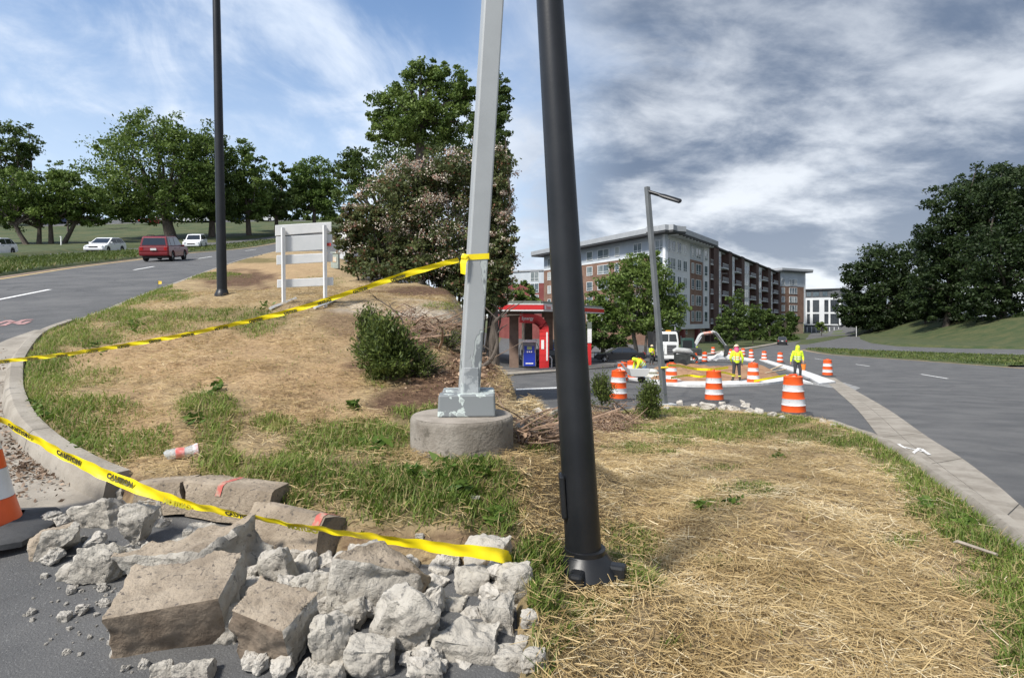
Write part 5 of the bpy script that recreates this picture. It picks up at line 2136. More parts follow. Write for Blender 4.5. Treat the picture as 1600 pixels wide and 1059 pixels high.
b = G(524, 419)
ub = thing('utility_box', 'small pale green utility box beside the barricade at the bush edge', 'utility box', b)
s = b.y / F
MB().box((0, 0, 11 * s), (12 * s, 9 * s, 22 * s + .06), taper=.94).build('cabinet', mat('utility_green', (.36, .40, .35), (.28, .32, .28), scale=6, rough=.6), ub, bevel=.02)
MB().box((0, 0, 22.5 * s + .03), (13.4 * s, 10.4 * s, 2.5 * s)).build('lid', mat('utility_green', (.36, .40, .35)), ub, bevel=.015)
MB().box((0, -4.75 * s, 13 * s), (6 * s, .01, 8 * s)).build('warning_label', mat('warning_print', (.62, .42, .22), (.6, .6, .55), scale=9), ub)
b = G(533, 404)
tk = thing('white_tank', 'rounded white tank just visible behind the barricade and bush', 'tank', b)
s = b.y / F
MB().tube([(-10 * s, 0, 22 * s), (-6 * s, 0, 30 * s), (6 * s, 0, 33 * s), (24 * s, 0, 33 * s)], [6 * s, 11 * s, 13 * s, 13 * s], 14).build('shell', M_BWHITE, tk, smooth=True)
MB().box((8 * s, 0, 10 * s), (20 * s, 10 * s, 22 * s)).build('stand', M_BGREY, tk)

# ================================================================== traffic drums
M_ORNG = mat('drum_orange', (0.80, 0.115, 0.020), (0.72, 0.095, 0.016), scale=4, rough=.42)
M_REFL = mat('drum_white', (0.72, 0.73, 0.74), (0.60, 0.61, 0.62), scale=7, rough=.35, c3=(.42, .42, .42), s3=12, t3=(.62, .72))
M_RUBB = mat('drum_rubber', (0.030, 0.031, 0.033), (0.060, 0.061, 0.063), scale=6, rough=.85, bump=.2, bscale=60)


def make_drum():
    t = thing('traffic_drum', 'x', 'traffic drum', (0, 0, 0))
    r = [.295, .285, .280, .270, .265, .255, .250, .240, .232, .215]
    z = .06
    seq = [('orange_band', M_ORNG, .20, .295), ('white_band', M_REFL, .17, .280), ('orange_band', M_ORNG, .19, .265), ('white_band', M_REFL, .17, .250), ('orange_band', M_ORNG, .20, .236)]
    for i, (nm, m_, h, rr) in enumerate(seq):
        pr = [(rr + .008, z), (rr + .010, z + .008), (rr, z + .018), (rr - .010, z + h - .012), (rr - .004, z + h)]
        if i == 4:
            pr += [(rr - .03, z + h + .012), (rr - .05, z + h - .02), (.02, z + h - .03)]
        MB().lathe(pr, 28, cap=False).build(nm, m_, t, smooth=True)
        z += h
    mb = MB()
    mb.tube([(-.12, 0, z - .03), (-.11, 0, z + .045), (.11, 0, z + .045), (.12, 0, z - .03)], .022, 8)
    mb.build('handle', M_ORNG, t, smooth=True)
    MB().lathe([(.44, .0), (.46, .015), (.455, .03), (.36, .055), (.31, .085), (.30, .10), (.28, .10)], 32, cap=False).build('rubber_base', M_RUBB, t, smooth=True)
    return t


drum0 = make_drum()
DG = 'orange and white traffic drums round the road works'
DR = [  # column, row of the foot, depth (None: from the ground), spin, label
    (1240, 648, None, .3, 'large drum alone at the straw bank edge beside the concrete gutter'),
    (1116, 628, None, 1.1, 'drum behind the little rubble heap at the straw bank edge'),
    (966, 626, None, .7, 'scuffed drum behind the brush heap, close to the leaning street lamp'),
    (1293, 588, None, .5, 'drum standing alone at the traffic lane end of the white concrete strip'),
    (1177, 600, None, 2.0, 'drum standing at the elbow of the worker in dark trousers'),
    (1049, 600, None, .2, 'drum partly behind the shaft of the leaning street lamp'),
    (972, 597, None, 1.6, 'drum directly behind the scuffed drum near the crouching worker'),
    (987, 592, None, .4, 'drum between the crouching worker and the drum behind the scuffed one'),
    (1219, 567, None, .9, 'small distant drum in line with the far pickup, at the lane edge'),
    (1194, 563.5, None, 1.2, 'small distant drum above the shoulder of the drum by the worker'),
    (1174, 560, None, .1, 'small distant drum just right of the worker with the hard hat'),
    (1161, 557, None, .6, 'tiny drum right behind the head of the worker with the hard hat'),
    (1101, 566, None, 1.9, 'drum at the back of the dug soil beside the white sheet'),
    (1086, 568, None, .3, 'drum with a helmeted worker behind it, near the dump truck'),
    (1067, 564, None, .8, 'drum next to the front wheel of the white dump truck'),
    (1114, 554, None, 1.4, 'tiny drum on the slope under the excavator arm'),
    (1141, 559, None, 1.4, 'tiny drum beside the excavator bucket linkage'),
]
first = True
for px_, py_2, Yd, sp_, lab in DR:
    p = Gb(px_, py_2) if px_ not in (1240,) else Gb(px_, py_2)
    if first:
        d_ = drum0
        first = False
    else:
        d_ = copy_tree(drum0)
    d_.location = p
    d_.location.z = float(gz(p.x, p.y)) + .004
    d_.rotation_euler = (random.uniform(-.02, .02), random.uniform(-.02, .02), sp_)
    d_['label'] = lab
    d_['group'] = DG
p = Gb(-30, 838)
cn = thing('traffic_cone', 'orange and white cone on a wide black rubber foot by the curved kerb', 'traffic cone', (p.x, p.y, p.z + .012))
cn.rotation_euler = (0, 0, R(20))
zq = [0.05, .20, .36, .46, .60, .72]
rq = [.175, .142, .108, .088, .058, .034]
for i in range(5):
    nm, m_ = (('orange_band', M_ORNG), ('white_band', M_REFL))[i % 2]
    MB().lathe([(rq[i] + (.006 if i == 0 else 0), zq[i]), (rq[i + 1] + .001, zq[i + 1] - .002)] + ([(.02, zq[5])] if i == 4 else []), 32, cap=False).build(nm, m_, cn, smooth=True)
pr = []
for k in range(32):
    a_ = 2 * math.pi * k / 32
    r_ = .34 / max(abs(math.cos(a_)), abs(math.sin(a_))) ** .55
    pr.append((math.cos(a_) * r_, math.sin(a_) * r_))
vs = [(x, y, 0.0) for x, y in pr] + [(x, y, .028) for x, y in pr] + [(x * .94, y * .94, .042) for x, y in pr] + [(x * .56, y * .56, .066) for x, y in pr] + [(x * .5, y * .5, .075) for x, y in pr]
MB().add(vs, [(i * 32 + k, i * 32 + (k + 1) % 32, (i + 1) * 32 + (k + 1) % 32, (i + 1) * 32 + k) for i in range(4) for k in range(32)]).build('rubber_foot', M_RUBB, cn, smooth=True)

# ================================================================== caution tape
M_TAPE = mat('caution_tape', (0.86, 0.70, 0.010), (0.80, 0.62, 0.008), scale=5, rough=.38, spec=.5)
M_TXT = mat('tape_print', (0.030, 0.028, 0.012), (0.11, 0.10, 0.02), scale=30, rough=.5)
M_TXTB = mat('tape_print_reverse', (0.36, 0.33, 0.02), (0.52, 0.46, 0.02), scale=30, rough=.5)


def tape(label, pts, widths, twist, phrases, per=14, part=None):
    """pts (column,row,depth) of its middle; widths in metres; twist: tilt of the ribbon, radians"""
    ps = [P(*q) for q in pts]
    base = ps[0].copy()
    sp = [Vector(q) for q in smooth_line([tuple(p - base) for p in ps], per)]
    n = len(sp)
    wq = np.interp(np.linspace(0, 1, n), np.linspace(0, 1, len(widths)), widths)
    tq = np.interp(np.linspace(0, 1, n), np.linspace(0, 1, len(twist)), twist)
    arc = [0]
    for i in range(1, n):
        arc.append(arc[-1] + (sp[i] - sp[i - 1]).length)
    fr = []
    for i in range(n):
        t = (sp[min(i + 1, n - 1)] - sp[max(i - 1, 0)]).normalized()
        up = Vector((0, 0, 1)) - t * t.z
        up.normalize()
        nn = t.cross(up)
        a = tq[i]
        fr.append((up * math.cos(a) + nn * math.sin(a), nn * math.cos(a) - up * math.sin(a)))

    def at(q, v, lift):
        q = min(max(q, 0), arc[-1] - 1e-4)
        i = min(int(np.searchsorted(arc, q, side='right')) - 1, n - 2)
        f = (q - arc[i]) / (arc[i + 1] - arc[i] + 1e-9)
        p = sp[i].lerp(sp[i + 1], f)
        u_ = fr[i][0].lerp(fr[i + 1][0], f)
        m_ = fr[i][1].lerp(fr[i + 1][1], f)
        w_ = wq[i] + (wq[i + 1] - wq[i]) * f
        crease = .10 * w_ * (1 - abs(v) * 2)
        return p + u_ * (v * w_) + m_ * (crease * -1 + lift)
    t_ = thing('caution_tape', label, 'tape', base)
    mb = MB()
    vs = []
    rows = (-.5, -.25, 0, .25, .5)
    m_n = n * 2
    for i in range(m_n):
        for v in rows:
            q = arc[-1] * i / (m_n - 1)
            w = at(q, v, .004 * math.sin(q * 23 + v * 5) + .003 * math.sin(q * 51))
            vs.append(w)
    fs = []
    for i in range(m_n - 1):
        for c in range(4):
            fs.append((i * 5 + c, i * 5 + c + 1, (i + 1) * 5 + c + 1, (i + 1) * 5 + c))
    mb.add(vs, fs)
    mb.build('ribbon', M_TAPE, t_, smooth=2, fix=False)
    for body, q0, size, v0, m_, flip in phrases:
        V, Fc = text_mesh(body, size, .003)
        L = max(v[0] for v in V)
        h = max(v[1] for v in V)
        out = []
        for x, y, z in V:
            v = v0 + y
            q = q0 + (L - x if flip else x)
            i = min(int(np.searchsorted(arc, q)) - 1, n - 1)
            w_ = wq[max(i, 0)]
            out.append(at(q, v / w_, .009))
        mb = MB()
        mb.add(out, Fc)
        mb.build('lettering', m_, t_, fix=False)
    return t_, arc[-1]


T2 = [(-60, 622, 3.25), (0, 655, 3.2), (100, 711, 3.1), (200, 756, 3.02), (300, 789, 2.95), (450, 818, 2.86), (600, 842, 2.78), (700, 857, 2.72), (780, 867, 2.70), (802, 880, 2.86), (812, 905, 3.05)]
ph = []
for i, q0 in enumerate((.02, .36, .72, 1.06, 1.42, 1.78, 2.12)):
    rev = i in (0, 4, 6)
    ph.append(('CAUTION', q0, .036, -.008 if not rev else -.024, M_TXT if not rev else M_TXTB, rev))
tape('long yellow caution tape sagging over the concrete rubble', T2, [.042, .044, .054, .062, .048, .036, .048, .060, .062, .05, .04],
     [.5, .35, .1, -.25, .3, .75, .35, .1, .0, -.2, -.4], ph)
Ypo = gp.location.y
T1 = [(-60, 573, 5.5), (0, 565, 5.4), (120, 551, 5.2), (250, 530, 5.0), (350, 510, 4.85), (450, 487, 4.7), (550, 456, 4.5), (640, 427, 4.35), (716, 406, Ypo - .02)]
ph = []
for i in range(14):
    ph.append(('CAUTION', .12 + i * .34, .028, -.016, M_TXT, i % 3 == 2))
tape('long yellow caution tape stretched across the verge to the grey square pole', T1, [.034, .036, .038, .036, .034, .042, .036, .046, .038],
     [.5, .3, .55, .35, .6, .3, .55, .35, .6], ph)
# its wrap and loose tail on the pole
zw = H - (403 - HY) / F * Ypo
wr = thing('tape_wrap', 'yellow tape wrapped and knotted round the grey square pole', 'tape', (pb.x, pb.y, zw))
xc = topx * (zw - pb.z) / topz
mb = MB()
vs = []
ring = []
for k in range(5):
    a = [(-1, -1), (1, -1), (1, 1), (-1, 1), (-1, -1)][k]
    qx, qy = a[0] * hw * .875, a[1] * hw * .875
    X_, Y_ = xc + math.cos(rot) * qx - math.sin(rot) * qy, .05 + math.sin(rot) * qx + math.cos(rot) * qy
    dz_ = .012 * (a[0] > 0)
    vs += [(X_, Y_, -.020 + dz_), (X_, Y_, .022 + dz_)]
mb.add(vs, [(2 * k, 2 * k + 2, 2 * k + 3, 2 * k + 1) for k in range(4)])
mb.build('band', M_TAPE, wr)
x0 = xc - hw * .95
mb = MB()
mb.add([(x0 - .012, -.06, .02), (x0 + .03, -.06, .02), (x0 + .012, -.075, -.05), (x0 - .034, -.06, -.04), (x0 + .006, -.07, -.13), (x0 - .028, -.08, -.12)], [(0, 1, 2, 3), (3, 2, 4, 5)])
mb.build('loose_tail', M_TAPE, wr)
mb = MB().box((x0 + .0, -.055, .0), (.05, .035, .045), ry=.4)
mb.build('knot', M_TAPE, wr, bevel=.012)


def far_tape(label, pts, w=.11):
    base = P(*pts[0])
    t_ = thing('caution_tape', label, 'tape', base)
    sp = [Vector(q) for q in smooth_line([tuple(P(*q) - base) for q in pts], 6)]
    vs = []
    for q in sp:
        vs += [q, q + Vector((0, 0, w)), ]
    MB().add(vs, [(2 * i, 2 * i + 2, 2 * i + 3, 2 * i + 1) for i in range(len(sp) - 1)]).build('ribbon', M_TAPE, t_, fix=False)


far_tape('thin yellow tape strung from the leaning street lamp over the dug soil', [(1044, 573, 20), (1062, 573.5, 24), (1085, 578, 26), (1110, 579, 26), (1138, 576, 27)])
far_tape('yellow tape lying low across the front of the dug soil', [(1048, 592, 23), (1075, 588, 25), (1098, 590, 25), (1125, 583, 26), (1150, 588, 27)], .09)
far_tape('yellow tape strung from the hard hat worker towards the big drum', [(1178, 597, 24.5), (1200, 593, 24.5), (1228, 588, 25)], .09)

# ================================================================== broken concrete
M_RUB = mat('broken_concrete', (0.45, 0.42, 0.365), (0.31, 0.285, 0.245), rough=.95, scale=5.0, bump=1.0, bscale=38, c3=(.17, .16, .145), s3=30, t3=(.58, .70))
M_RUBT = mat('cast_concrete_face', (0.345, 0.285, 0.215), (0.215, 0.172, 0.125), rough=.95, scale=5.0, bump=.9, bscale=45, c3=(.11, .092, .075), s3=34, t3=(.58, .68))
M_RUBD = mat('stained_shaded_concrete', (0.145, 0.108, 0.076), (0.24, 0.19, 0.14), rough=.95, scale=6, bump=.6, bscale=30)  # for front faces: dirt stain with shade mixed into the colour
M_REDP = mat('red_spray', (0.42, 0.10, 0.08), (0.33, 0.24, 0.18), rough=.9, scale=22, lo=.42, hi=.66)


def rock_mesh(seed, dims, boxy=.5, cuts=3, rough=.035, npts=14, faces=None, pts=None):
    """angular lump: hull of scattered points, refined and roughened; faces: (axis vector, limit) -> other material"""
    rnd = random.Random(seed)
    bm = bmesh.new()
    if pts is None:
        pts = []
        for sx in (-1, 1):
            for sy in (-1, 1):
                for sz in (-1, 1):
                    if rnd.random() < .45 + boxy * .55:
                        j = 1 - (1 - boxy) * rnd.uniform(.1, .55)
                        pts.append((sx * j * rnd.uniform(.72, 1), sy * j * rnd.uniform(.72, 1), sz * j * rnd.uniform(.72, 1)))
        for i in range(npts):
            v = Vector((rnd.gauss(0, 1), rnd.gauss(0, 1), rnd.gauss(0, 1))).normalized()
            pts.append(tuple(v * rnd.uniform(.78, 1.05)))
    for p in pts:
        bm.verts.new((p[0] * dims[0] / 2, p[1] * dims[1] / 2, p[2] * dims[2] / 2))
    r_ = bmesh.ops.convex_hull(bm, input=bm.verts)
    bmesh.ops.delete(bm, geom=list({g for g in r_['geom_interior'] + r_['geom_unused'] if isinstance(g, bmesh.types.BMVert)}), context='VERTS')
    bmesh.ops.dissolve_limit(bm, angle_limit=R(9), verts=bm.verts, edges=bm.edges)
    bmesh.ops.triangulate(bm, faces=bm.faces)
    bm.normal_update()
    fm = {}
    if faces:
        for f in bm.faces:
            for i, (ax, lim) in enumerate(faces):
                if f.normal.dot(Vector(ax).normalized()) > lim:
                    f.material_index = i + 1
                    break
    size = max(dims)
    for _ in range(cuts):
        es = [e for e in bm.edges if e.calc_length() > size * .055]
        if not es:
            break
        bmesh.ops.subdivide_edges(bm, edges=es, cuts=1, use_grid_fill=True)
        bmesh.ops.triangulate(bm, faces=[f for f in bm.faces if len(f.verts) > 4])
    bmesh.ops.smooth_vert(bm, verts=bm.verts, factor=.5, use_axis_x=True, use_axis_y=True, use_axis_z=True)
    bm.normal_update()
    off = Vector((seed * 3.1, seed * 1.7, seed * .9))
    for v in bm.verts:
        q = v.co / size
        cast = all(f.material_index > 0 for f in v.link_faces) if faces else False
        k = rough * (.5 if cast else 1.2)
        d = mnoise.fractal(q * 3.0 + off, .8, 2.1, 5) * 1.25 + mnoise.noise(q * 11 + off) * .5 - max(0, mnoise.noise(q * 5.5 + off * 2) - .12) * 1.6
        v.co += v.normal * d * k * size
    me = bpy.data.meshes.new('lump')
    bm.to_mesh(me)
    bm.free()
    return me


def chunk(label, cx, cy, w, h, seed, boxy=.45, deep=.9, rot_=(0, 0, 0), faces=None, mats_=None, name='concrete_chunk', group=None, lift=0.0, Y=None, rough=.04, cuts=5, pts=None, npts=14):
    """a lump whose middle is seen at (cx,cy), w by h pixels"""
    if Y is None:
        foot = G(cx, min(cy + h * .42, 1150))
        Y = foot.y + .25 * w * foot.y / F * deep
    c_ = P(cx, cy, Y)
    s_ = Y / F
    dims = (w * s_ * 1.08, w * s_ * deep, h * s_ * 1.02)
    me = rock_mesh(seed, dims, boxy, cuts, rough, npts, faces, pts)
    for m_ in (mats_ or [M_RUB]):
        me.materials.append(m_)
    me.name = name
    o_ = bpy.data.objects.new(name, me)
    COL.objects.link(o_)
    o_.location = c_
    o_.rotation_euler = rot_
    me.polygons.foreach_set('use_smooth', [True] * len(me.polygons))
    try:
        me.set_sharp_from_angle(angle=R(32))
    except Exception:
        pass
    return tag(o_, label, 'rubble', group or 'pieces of the broken concrete pile')


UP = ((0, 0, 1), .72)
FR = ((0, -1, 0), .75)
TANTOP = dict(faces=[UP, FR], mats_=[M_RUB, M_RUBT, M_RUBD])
# big slab in front: flat cast top, front face dark from stain and painted-in shade
chunk('largest tan concrete block, flat top and front face dark with stain and painted-in shade, on the asphalt', 286, 954, 172, 122, 11, boxy=.86, deep=.8, rot_=(R(16), R(-5), R(10)), npts=6, rough=.03, cuts=5, **TANTOP)
chunk('flat tan concrete slab lying behind the largest block, its edge torn white', 306, 874, 182, 104, 12, boxy=.75, deep=.75, rot_=(R(14), R(-6), R(-16)), npts=7, rough=.045, cuts=5, faces=[UP], mats_=[M_RUB, M_RUBT])
chunk('broken grey lump on top of the flat tan slab', 318, 838, 62, 44, 13, boxy=.3, deep=.8)
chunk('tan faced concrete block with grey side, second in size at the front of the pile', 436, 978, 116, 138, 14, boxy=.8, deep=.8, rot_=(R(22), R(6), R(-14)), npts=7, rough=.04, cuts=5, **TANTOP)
chunk('tall grey wedge next to the second largest tan block', 520, 1006, 78, 112, 15, boxy=.5, deep=.8, rot_=(R(8), R(-6), 0))
chunk('big round-backed kerb lump, grey broken face and brown cast side', 590, 908, 168, 116, 16, boxy=.45, deep=.7, rot_=(0, R(12), R(10)), faces=[((.75, -.15, .7), .62)], mats_=[M_RUB, M_RUBT], cuts=5)
chunk('large pale concrete lump in the middle of the pile under the brown kerb lump', 640, 966, 110, 130, 17, boxy=.55, deep=.8, rot_=(R(12), R(14), 0), cuts=5)
chunk('pale wide lump at the bottom edge beside the large pale lump', 724, 1014, 118, 92, 18, boxy=.5, deep=.8, rot_=(R(6), R(8), 0), cuts=5)
chunk('rounded pale lump below the tape end', 736, 916, 70, 66, 19, boxy=.4, deep=.9)
chunk('tall grey lump at the far end of the pile by the straw', 776, 968, 62, 84, 20, boxy=.5, deep=.8)
chunk('mid grey lump wedged between the large pale lump and the rounded pale one', 704, 956, 56, 44, 21, boxy=.4)
chunk('pale lump at the bottom edge between the wedge and the large pale lump', 584, 1030, 84, 76, 22, boxy=.45, deep=.8)
chunk('grey angular lump directly behind the second largest tan block', 432, 888, 62, 84, 23, boxy=.5, deep=.7, rot_=(0, R(-14), 0))
chunk('grey split lump between the tan block and the brown kerb lump', 486, 926, 70, 76, 24, boxy=.45, deep=.7)
chunk('dark rounded kerb end lump nearest the curved kerb', 160, 806, 72, 76, 25, boxy=.35, deep=.8, rot_=(0, R(-20), 0), faces=[((-.7, -.3, -.1), .6)], mats_=[M_RUB, M_OLDC])
chunk('tall pale lump next to the dark rounded kerb end', 208, 824, 54, 78, 26, boxy=.5, deep=.8, rot_=(0, R(16), 0))
chunk('tan and grey lump by the black rubber drum foot', 88, 848, 80, 66, 27, boxy=.45, deep=.8, rot_=(0, R(-18), 0), faces=[((-.2, -.6, .8), .7)], mats_=[M_RUB, M_RUBT])
chunk('squat grey lump in front of the tall pale one', 158, 882, 78, 72, 28, boxy=.45, deep=.8, rot_=(0, R(10), 0))
chunk('small lump tucked under the tape beside the first kerb stone', 244, 800, 44, 58, 29, boxy=.45)
chunk('grey lump filling the gap right of the largest block', 352, 972, 64, 66, 30, boxy=.4, deep=.8)
chunk('pale lump at the bottom edge under the largest block', 306, 1048, 58, 44, 31, boxy=.5)
chunk('narrow pale lump at the bottom edge left of its neighbour under the largest block', 258, 1048, 36, 44, 32, boxy=.5)
chunk('pale lump with a flat tan side under the tape near the footing', 762, 866, 74, 52, 33, boxy=.7, faces=[((.6, -.6, .2), .6)], mats_=[M_RUB, M_RUBT])
chunk('grey lump sunk beside the drum foot and asphalt edge', 112, 892, 40, 30, 34, boxy=.4)
chunk('low lump between the squat grey one and the largest block', 196, 872, 36, 40, 35, boxy=.4)
chunk('grey lump under the flat tan slab beside the kerb stones', 392, 842, 60, 50, 36, boxy=.5)
chunk('lump at the very end of the pile leaning on the straw bank', 808, 908, 62, 74, 37, boxy=.5)
chunk('low pale lump at the pile end, bottom edge by the straw', 790, 1036, 70, 60, 38, boxy=.5)
chunk('grey lump at the bottom edge beneath the tall wedge', 512, 1058, 60, 50, 39, boxy=.5)
chunk('grey lump at the bottom edge right of the pale wide lump', 668, 1056, 60, 50, 40, boxy=.5)
chunk('small lump below the tape beside the brown kerb lump', 690, 900, 40, 40, 41, boxy=.4)
chunk('dirty lump bedded in the soil just behind the kerb lumps', 186, 772, 30, 26, 42, boxy=.4)

for cx_, cy_, w_, h_, sd_, q_ in ((392, 928, 58, 62, 51, 'grey lump jammed between the two tan blocks'), (462, 872, 58, 50, 52, 'pale lump in front of the tipped kerb stone'), (238, 866, 44, 46, 53, 'grey lump at the back corner of the flat tan slab'),
                                  (548, 960, 52, 56, 54, 'pale lump under the brown sided kerb lump'), (672, 1000, 50, 54, 55, 'grey lump between the large pale lump and the wide one'), (756, 1030, 56, 50, 56, 'pale lump near the bottom edge at the straw end of the pile'),
                                  (828, 968, 34, 32, 57, 'small lump rolled onto the grass past the pile, nearest the black pole'), (834, 1030, 42, 36, 58, 'small lump lying in the straw past the pile at the bottom edge'), (816, 1004, 26, 24, 59, 'smallest lump lying in the straw just off the pile'),
                                  (400, 1006, 44, 46, 60, 'grey lump at the foot of the second largest tan block')):
    chunk(q_, cx_, cy_, w_, h_, sd_, boxy=.45)


def kerbstone(label, p0, p1, hpx, seed, tilt=0.0, red=None):
    """broken length of kerb: rounded upper edge, ragged ends"""
    a, b_ = G(p0[0], p0[1]), G(p1[0], p1[1])
    a.z += .085
    b_.z += .085
    c_ = (a + b_) / 2
    Lx = (b_ - a).length
    s_ = c_.y / F
    h = hpx * s_
    t_ = thing('kerb_stone', label, 'kerb stone', c_, math.atan2(b_.y - a.y, b_.x - a.x), 'broken kerb stones along the dug edge')
    t_.rotation_euler[1] = -math.asin(max(-1, min(1, (b_.z - a.z) / Lx)))
    t_.rotation_euler[0] = tilt
    nx = 22
    prof = [(-.085, -h), (-.092, -h * .2), (-.075, h * .12), (-.05, h * .2), (.09, h * .22), (.10, h * .1), (.105, -h)]
    rnd = random.Random(seed)
    vs = []
    k = len(prof)
    ea = [rnd.uniform(-.02, .03) for _ in prof]
    eb = [rnd.uniform(-.03, .03) for _ in prof]
    for i in range(nx):
        f = i / (nx - 1)
        for j, (y, z) in enumerate(prof):
            x = -Lx / 2 + Lx * f + ea[j] * (1 - f) ** 8 + eb[j] * f ** 8
            nn = mnoise.noise(Vector((x * 9, y * 9 + seed, z * 9))) * .006
            vs.append((x, y + nn, z + nn))
    fs = [(i * k + j, i * k + j + 1, (i + 1) * k + j + 1, (i + 1) * k + j) for i in range(nx - 1) for j in range(k - 1)]
    fs += [tuple(range(k)), tuple((nx - 1) * k + j for j in reversed(range(k)))]
    mb = MB()
    mb.add(vs, fs)
    mb.build('stone', M_RUBT, t_, smooth=True)
    for x0_, x1_ in (red or []):
        vs = []
        xs = [-Lx / 2 + Lx * x0_, -Lx / 2 + Lx * x1_]
        pr = [(y - .003 if y < 0 else y, z + .003) for y, z in prof[1:5]]
        for x in xs:
            for y, z in pr:
                vs.append((x, y, z))
        m4 = len(pr)
        MB().add(vs, [(j, j + 1, m4 + j + 1, m4 + j) for j in range(m4 - 1)]).build('red_mark', M_REDP, t_)
    return t_


kerbstone('short broken kerb stone at the end of the dug edge, without paint', (220, 782), (301, 776), 42, 1, R(-6))
kerbstone('kerb stone with a red sprayed stripe, set in the dug edge', (305, 776), (438, 794), 46, 2, R(-4), [(.40, .46)])
kerbstone('kerb stone tipped out of line, red tinge on its end, below the grass', (412, 818), (524, 846), 64, 3, R(-24), [(.86, .95)])

# loose fragments on the asphalt and along the straw bank
frag = [rock_mesh(200 + i, (1, .85, .75), .4, 3, .05) for i in range(8)]
for f_ in frag:
    f_.materials.append(mat('fragment_concrete', (.50, .47, .42), (.36, .335, .295), scale=2.5, rough=.95, bump=.8, bscale=8))
    f_.name = 'fragment'
rnd = random.Random(5)
spots = []
for i in range(64):
    x, y = rnd.gauss(140, 60), rnd.gauss(950, 42)
    if not (20 < x < 215 and 885 < y < 1056):
        continue
    spots.append((x, y, rnd.choice([4, 5, 6, 8, 10, 14]), 0))
spots += [(112, 925, 20, 0), (50, 958, 16, 0), (128, 958, 28, 0), (100, 968, 22, 0), (165, 945, 20, 0), (160, 920, 18, 0), (172, 1005, 12, 0), (226, 1040, 22, 0), (195, 1046, 16, 0)]
for i, (x, y, w, _) in enumerate(spots):
    p = Gb(x, y)
    o_ = bpy.data.objects.new('concrete_fragment', frag[i % 8])
    COL.objects.link(o_)
    s_ = w * p.y / F
    o_.scale = (s_, s_, s_)
    o_.location = (p.x, p.y, p.z + .2 * s_)
    o_.rotation_euler = (rnd.uniform(-.3, .3), rnd.uniform(-.3, .3), rnd.uniform(0, 6.28))
    tag(o_, 'loose pale concrete fragment lying on the asphalt before the rubble pile', 'fragment', 'concrete fragments on the asphalt')
fill = []
for i in range(120):
    x = rnd.uniform(380, 805)
    y = rnd.uniform(885, 1064)
    fill.append((x, y, rnd.uniform(20, 62)))
for i in range(26):
    fill.append((rnd.uniform(60, 270), rnd.uniform(800, 905), rnd.uniform(12, 40)))
for i, (x, y, w) in enumerate(fill + [(rnd.uniform(130, 400), rnd.uniform(800, 860), rnd.uniform(10, 24)) for _ in range(16)]):
    p = G(x, y)
    o_ = bpy.data.objects.new('concrete_fragment', frag[i % 8])
    COL.objects.link(o_)
    s_ = w * p.y / F
    o_.scale = (s_, s_, s_)
    o_.location = (p.x, p.y, p.z + .3 * s_)
    o_.rotation_euler = (rnd.uniform(-.6, .6), rnd.uniform(-.6, .6), rnd.uniform(0, 6.28))
    tag(o_, 'fist sized concrete fragment wedged among the big lumps of the pile', 'fragment', 'concrete fragments filling the pile')
far = []
for i, (x, y, w) in enumerate([(1062, 632, 18), (1085, 636, 14), (1108, 640, 26), (1130, 640, 20), (1146, 642, 22), (1166, 636, 18), (1172, 646, 24), (1186, 648, 26), (1206, 650, 18), (1160, 630, 12), (1030, 628, 12), (1098, 633, 12), (1286, 660, 14), (1302, 666, 12), (1222, 654, 14), (1128, 632, 12),
                                (840, 648, 26), (820, 655, 18), (862, 645, 20), (848, 660, 14), (812, 668, 20), (1042, 640, 14)]):
    p = G(x, y)
    o_ = bpy.data.objects.new('concrete_fragment', frag[i % 8])
    COL.objects.link(o_)
    s_ = w * p.y / F
    o_.scale = (s_, s_ * .8, s_ * .75)
    o_.location = (p.x, p.y, p.z + .14 * s_)
    o_.rotation_euler = (rnd.uniform(-.3, .3), rnd.uniform(-.3, .3), rnd.uniform(0, 6.28))
    tag(o_, 'grey concrete fragment on the far rim of the straw bank', 'fragment', 'concrete fragments along the straw bank rim')
for i, (x, y, w, q) in enumerate([(656, 838, 16, 'small grey stone in the dug edge above the tape'), (740, 780, 26, 'flat pale stone lying in the grass below the round footing'), (715, 772, 9, 'tiny pale stone in the grass beside a flat pale stone'), (504, 775, 10, 'tiny white stone in the grass above the tipped kerb stone'), (745, 476, 44, 'flat pale broken paving piece behind the grey pole near the bush')]):
    p = G(x, y)
    o_ = bpy.data.objects.new('stone', frag[i % 8])
    COL.objects.link(o_)
    s_ = w * p.y / F
    o_.scale = (s_ * 1.1, s_ * .7, s_ * (.3 if w > 20 else .8))
    o_.location = (p.x, p.y, p.z + .12 * s_)
    o_.rotation_euler = (.1, .1, rnd.uniform(-.5, .5))
    tag(o_, q, 'stone')

# crushed plastic cup
b = G(284, 716)
cup = thing('crushed_cup', 'crushed clear plastic cup with red print lying in the dirt', 'litter', b, R(28))
s_ = b.y / F
M_PLAS = mat('thin_clear_plastic', (.80, .83, .86), (.66, .70, .73), scale=12, rough=.15, bump=1.0, bscale=30, alpha=.42)
pr = [Vector((-22 * s_, 0, 7 * s_)), Vector((-20 * s_, 0, 8 * s_)), Vector((-8 * s_, 0, 9 * s_)), Vector((4 * s_, 0, 9.5 * s_)), Vector((16 * s_, 0, 11 * s_)), Vector((23 * s_, 0, 12 * s_))]
mb = MB()
mb.tube(pr, [8 * s_, 10 * s_, 10.5 * s_, 9.5 * s_, 12 * s_, 13 * s_], 18, squash=.75, cap=False)
mb.build('cup_wall', M_PLAS, cup, smooth=True)
MB().tube(pr[2:4], [10.7 * s_, 9.8 * s_], 18, squash=.76, cap=False).build('red_band', mat('red_print', (.62, .12, .10), (.7, .4, .38), scale=18), cup, smooth=True)
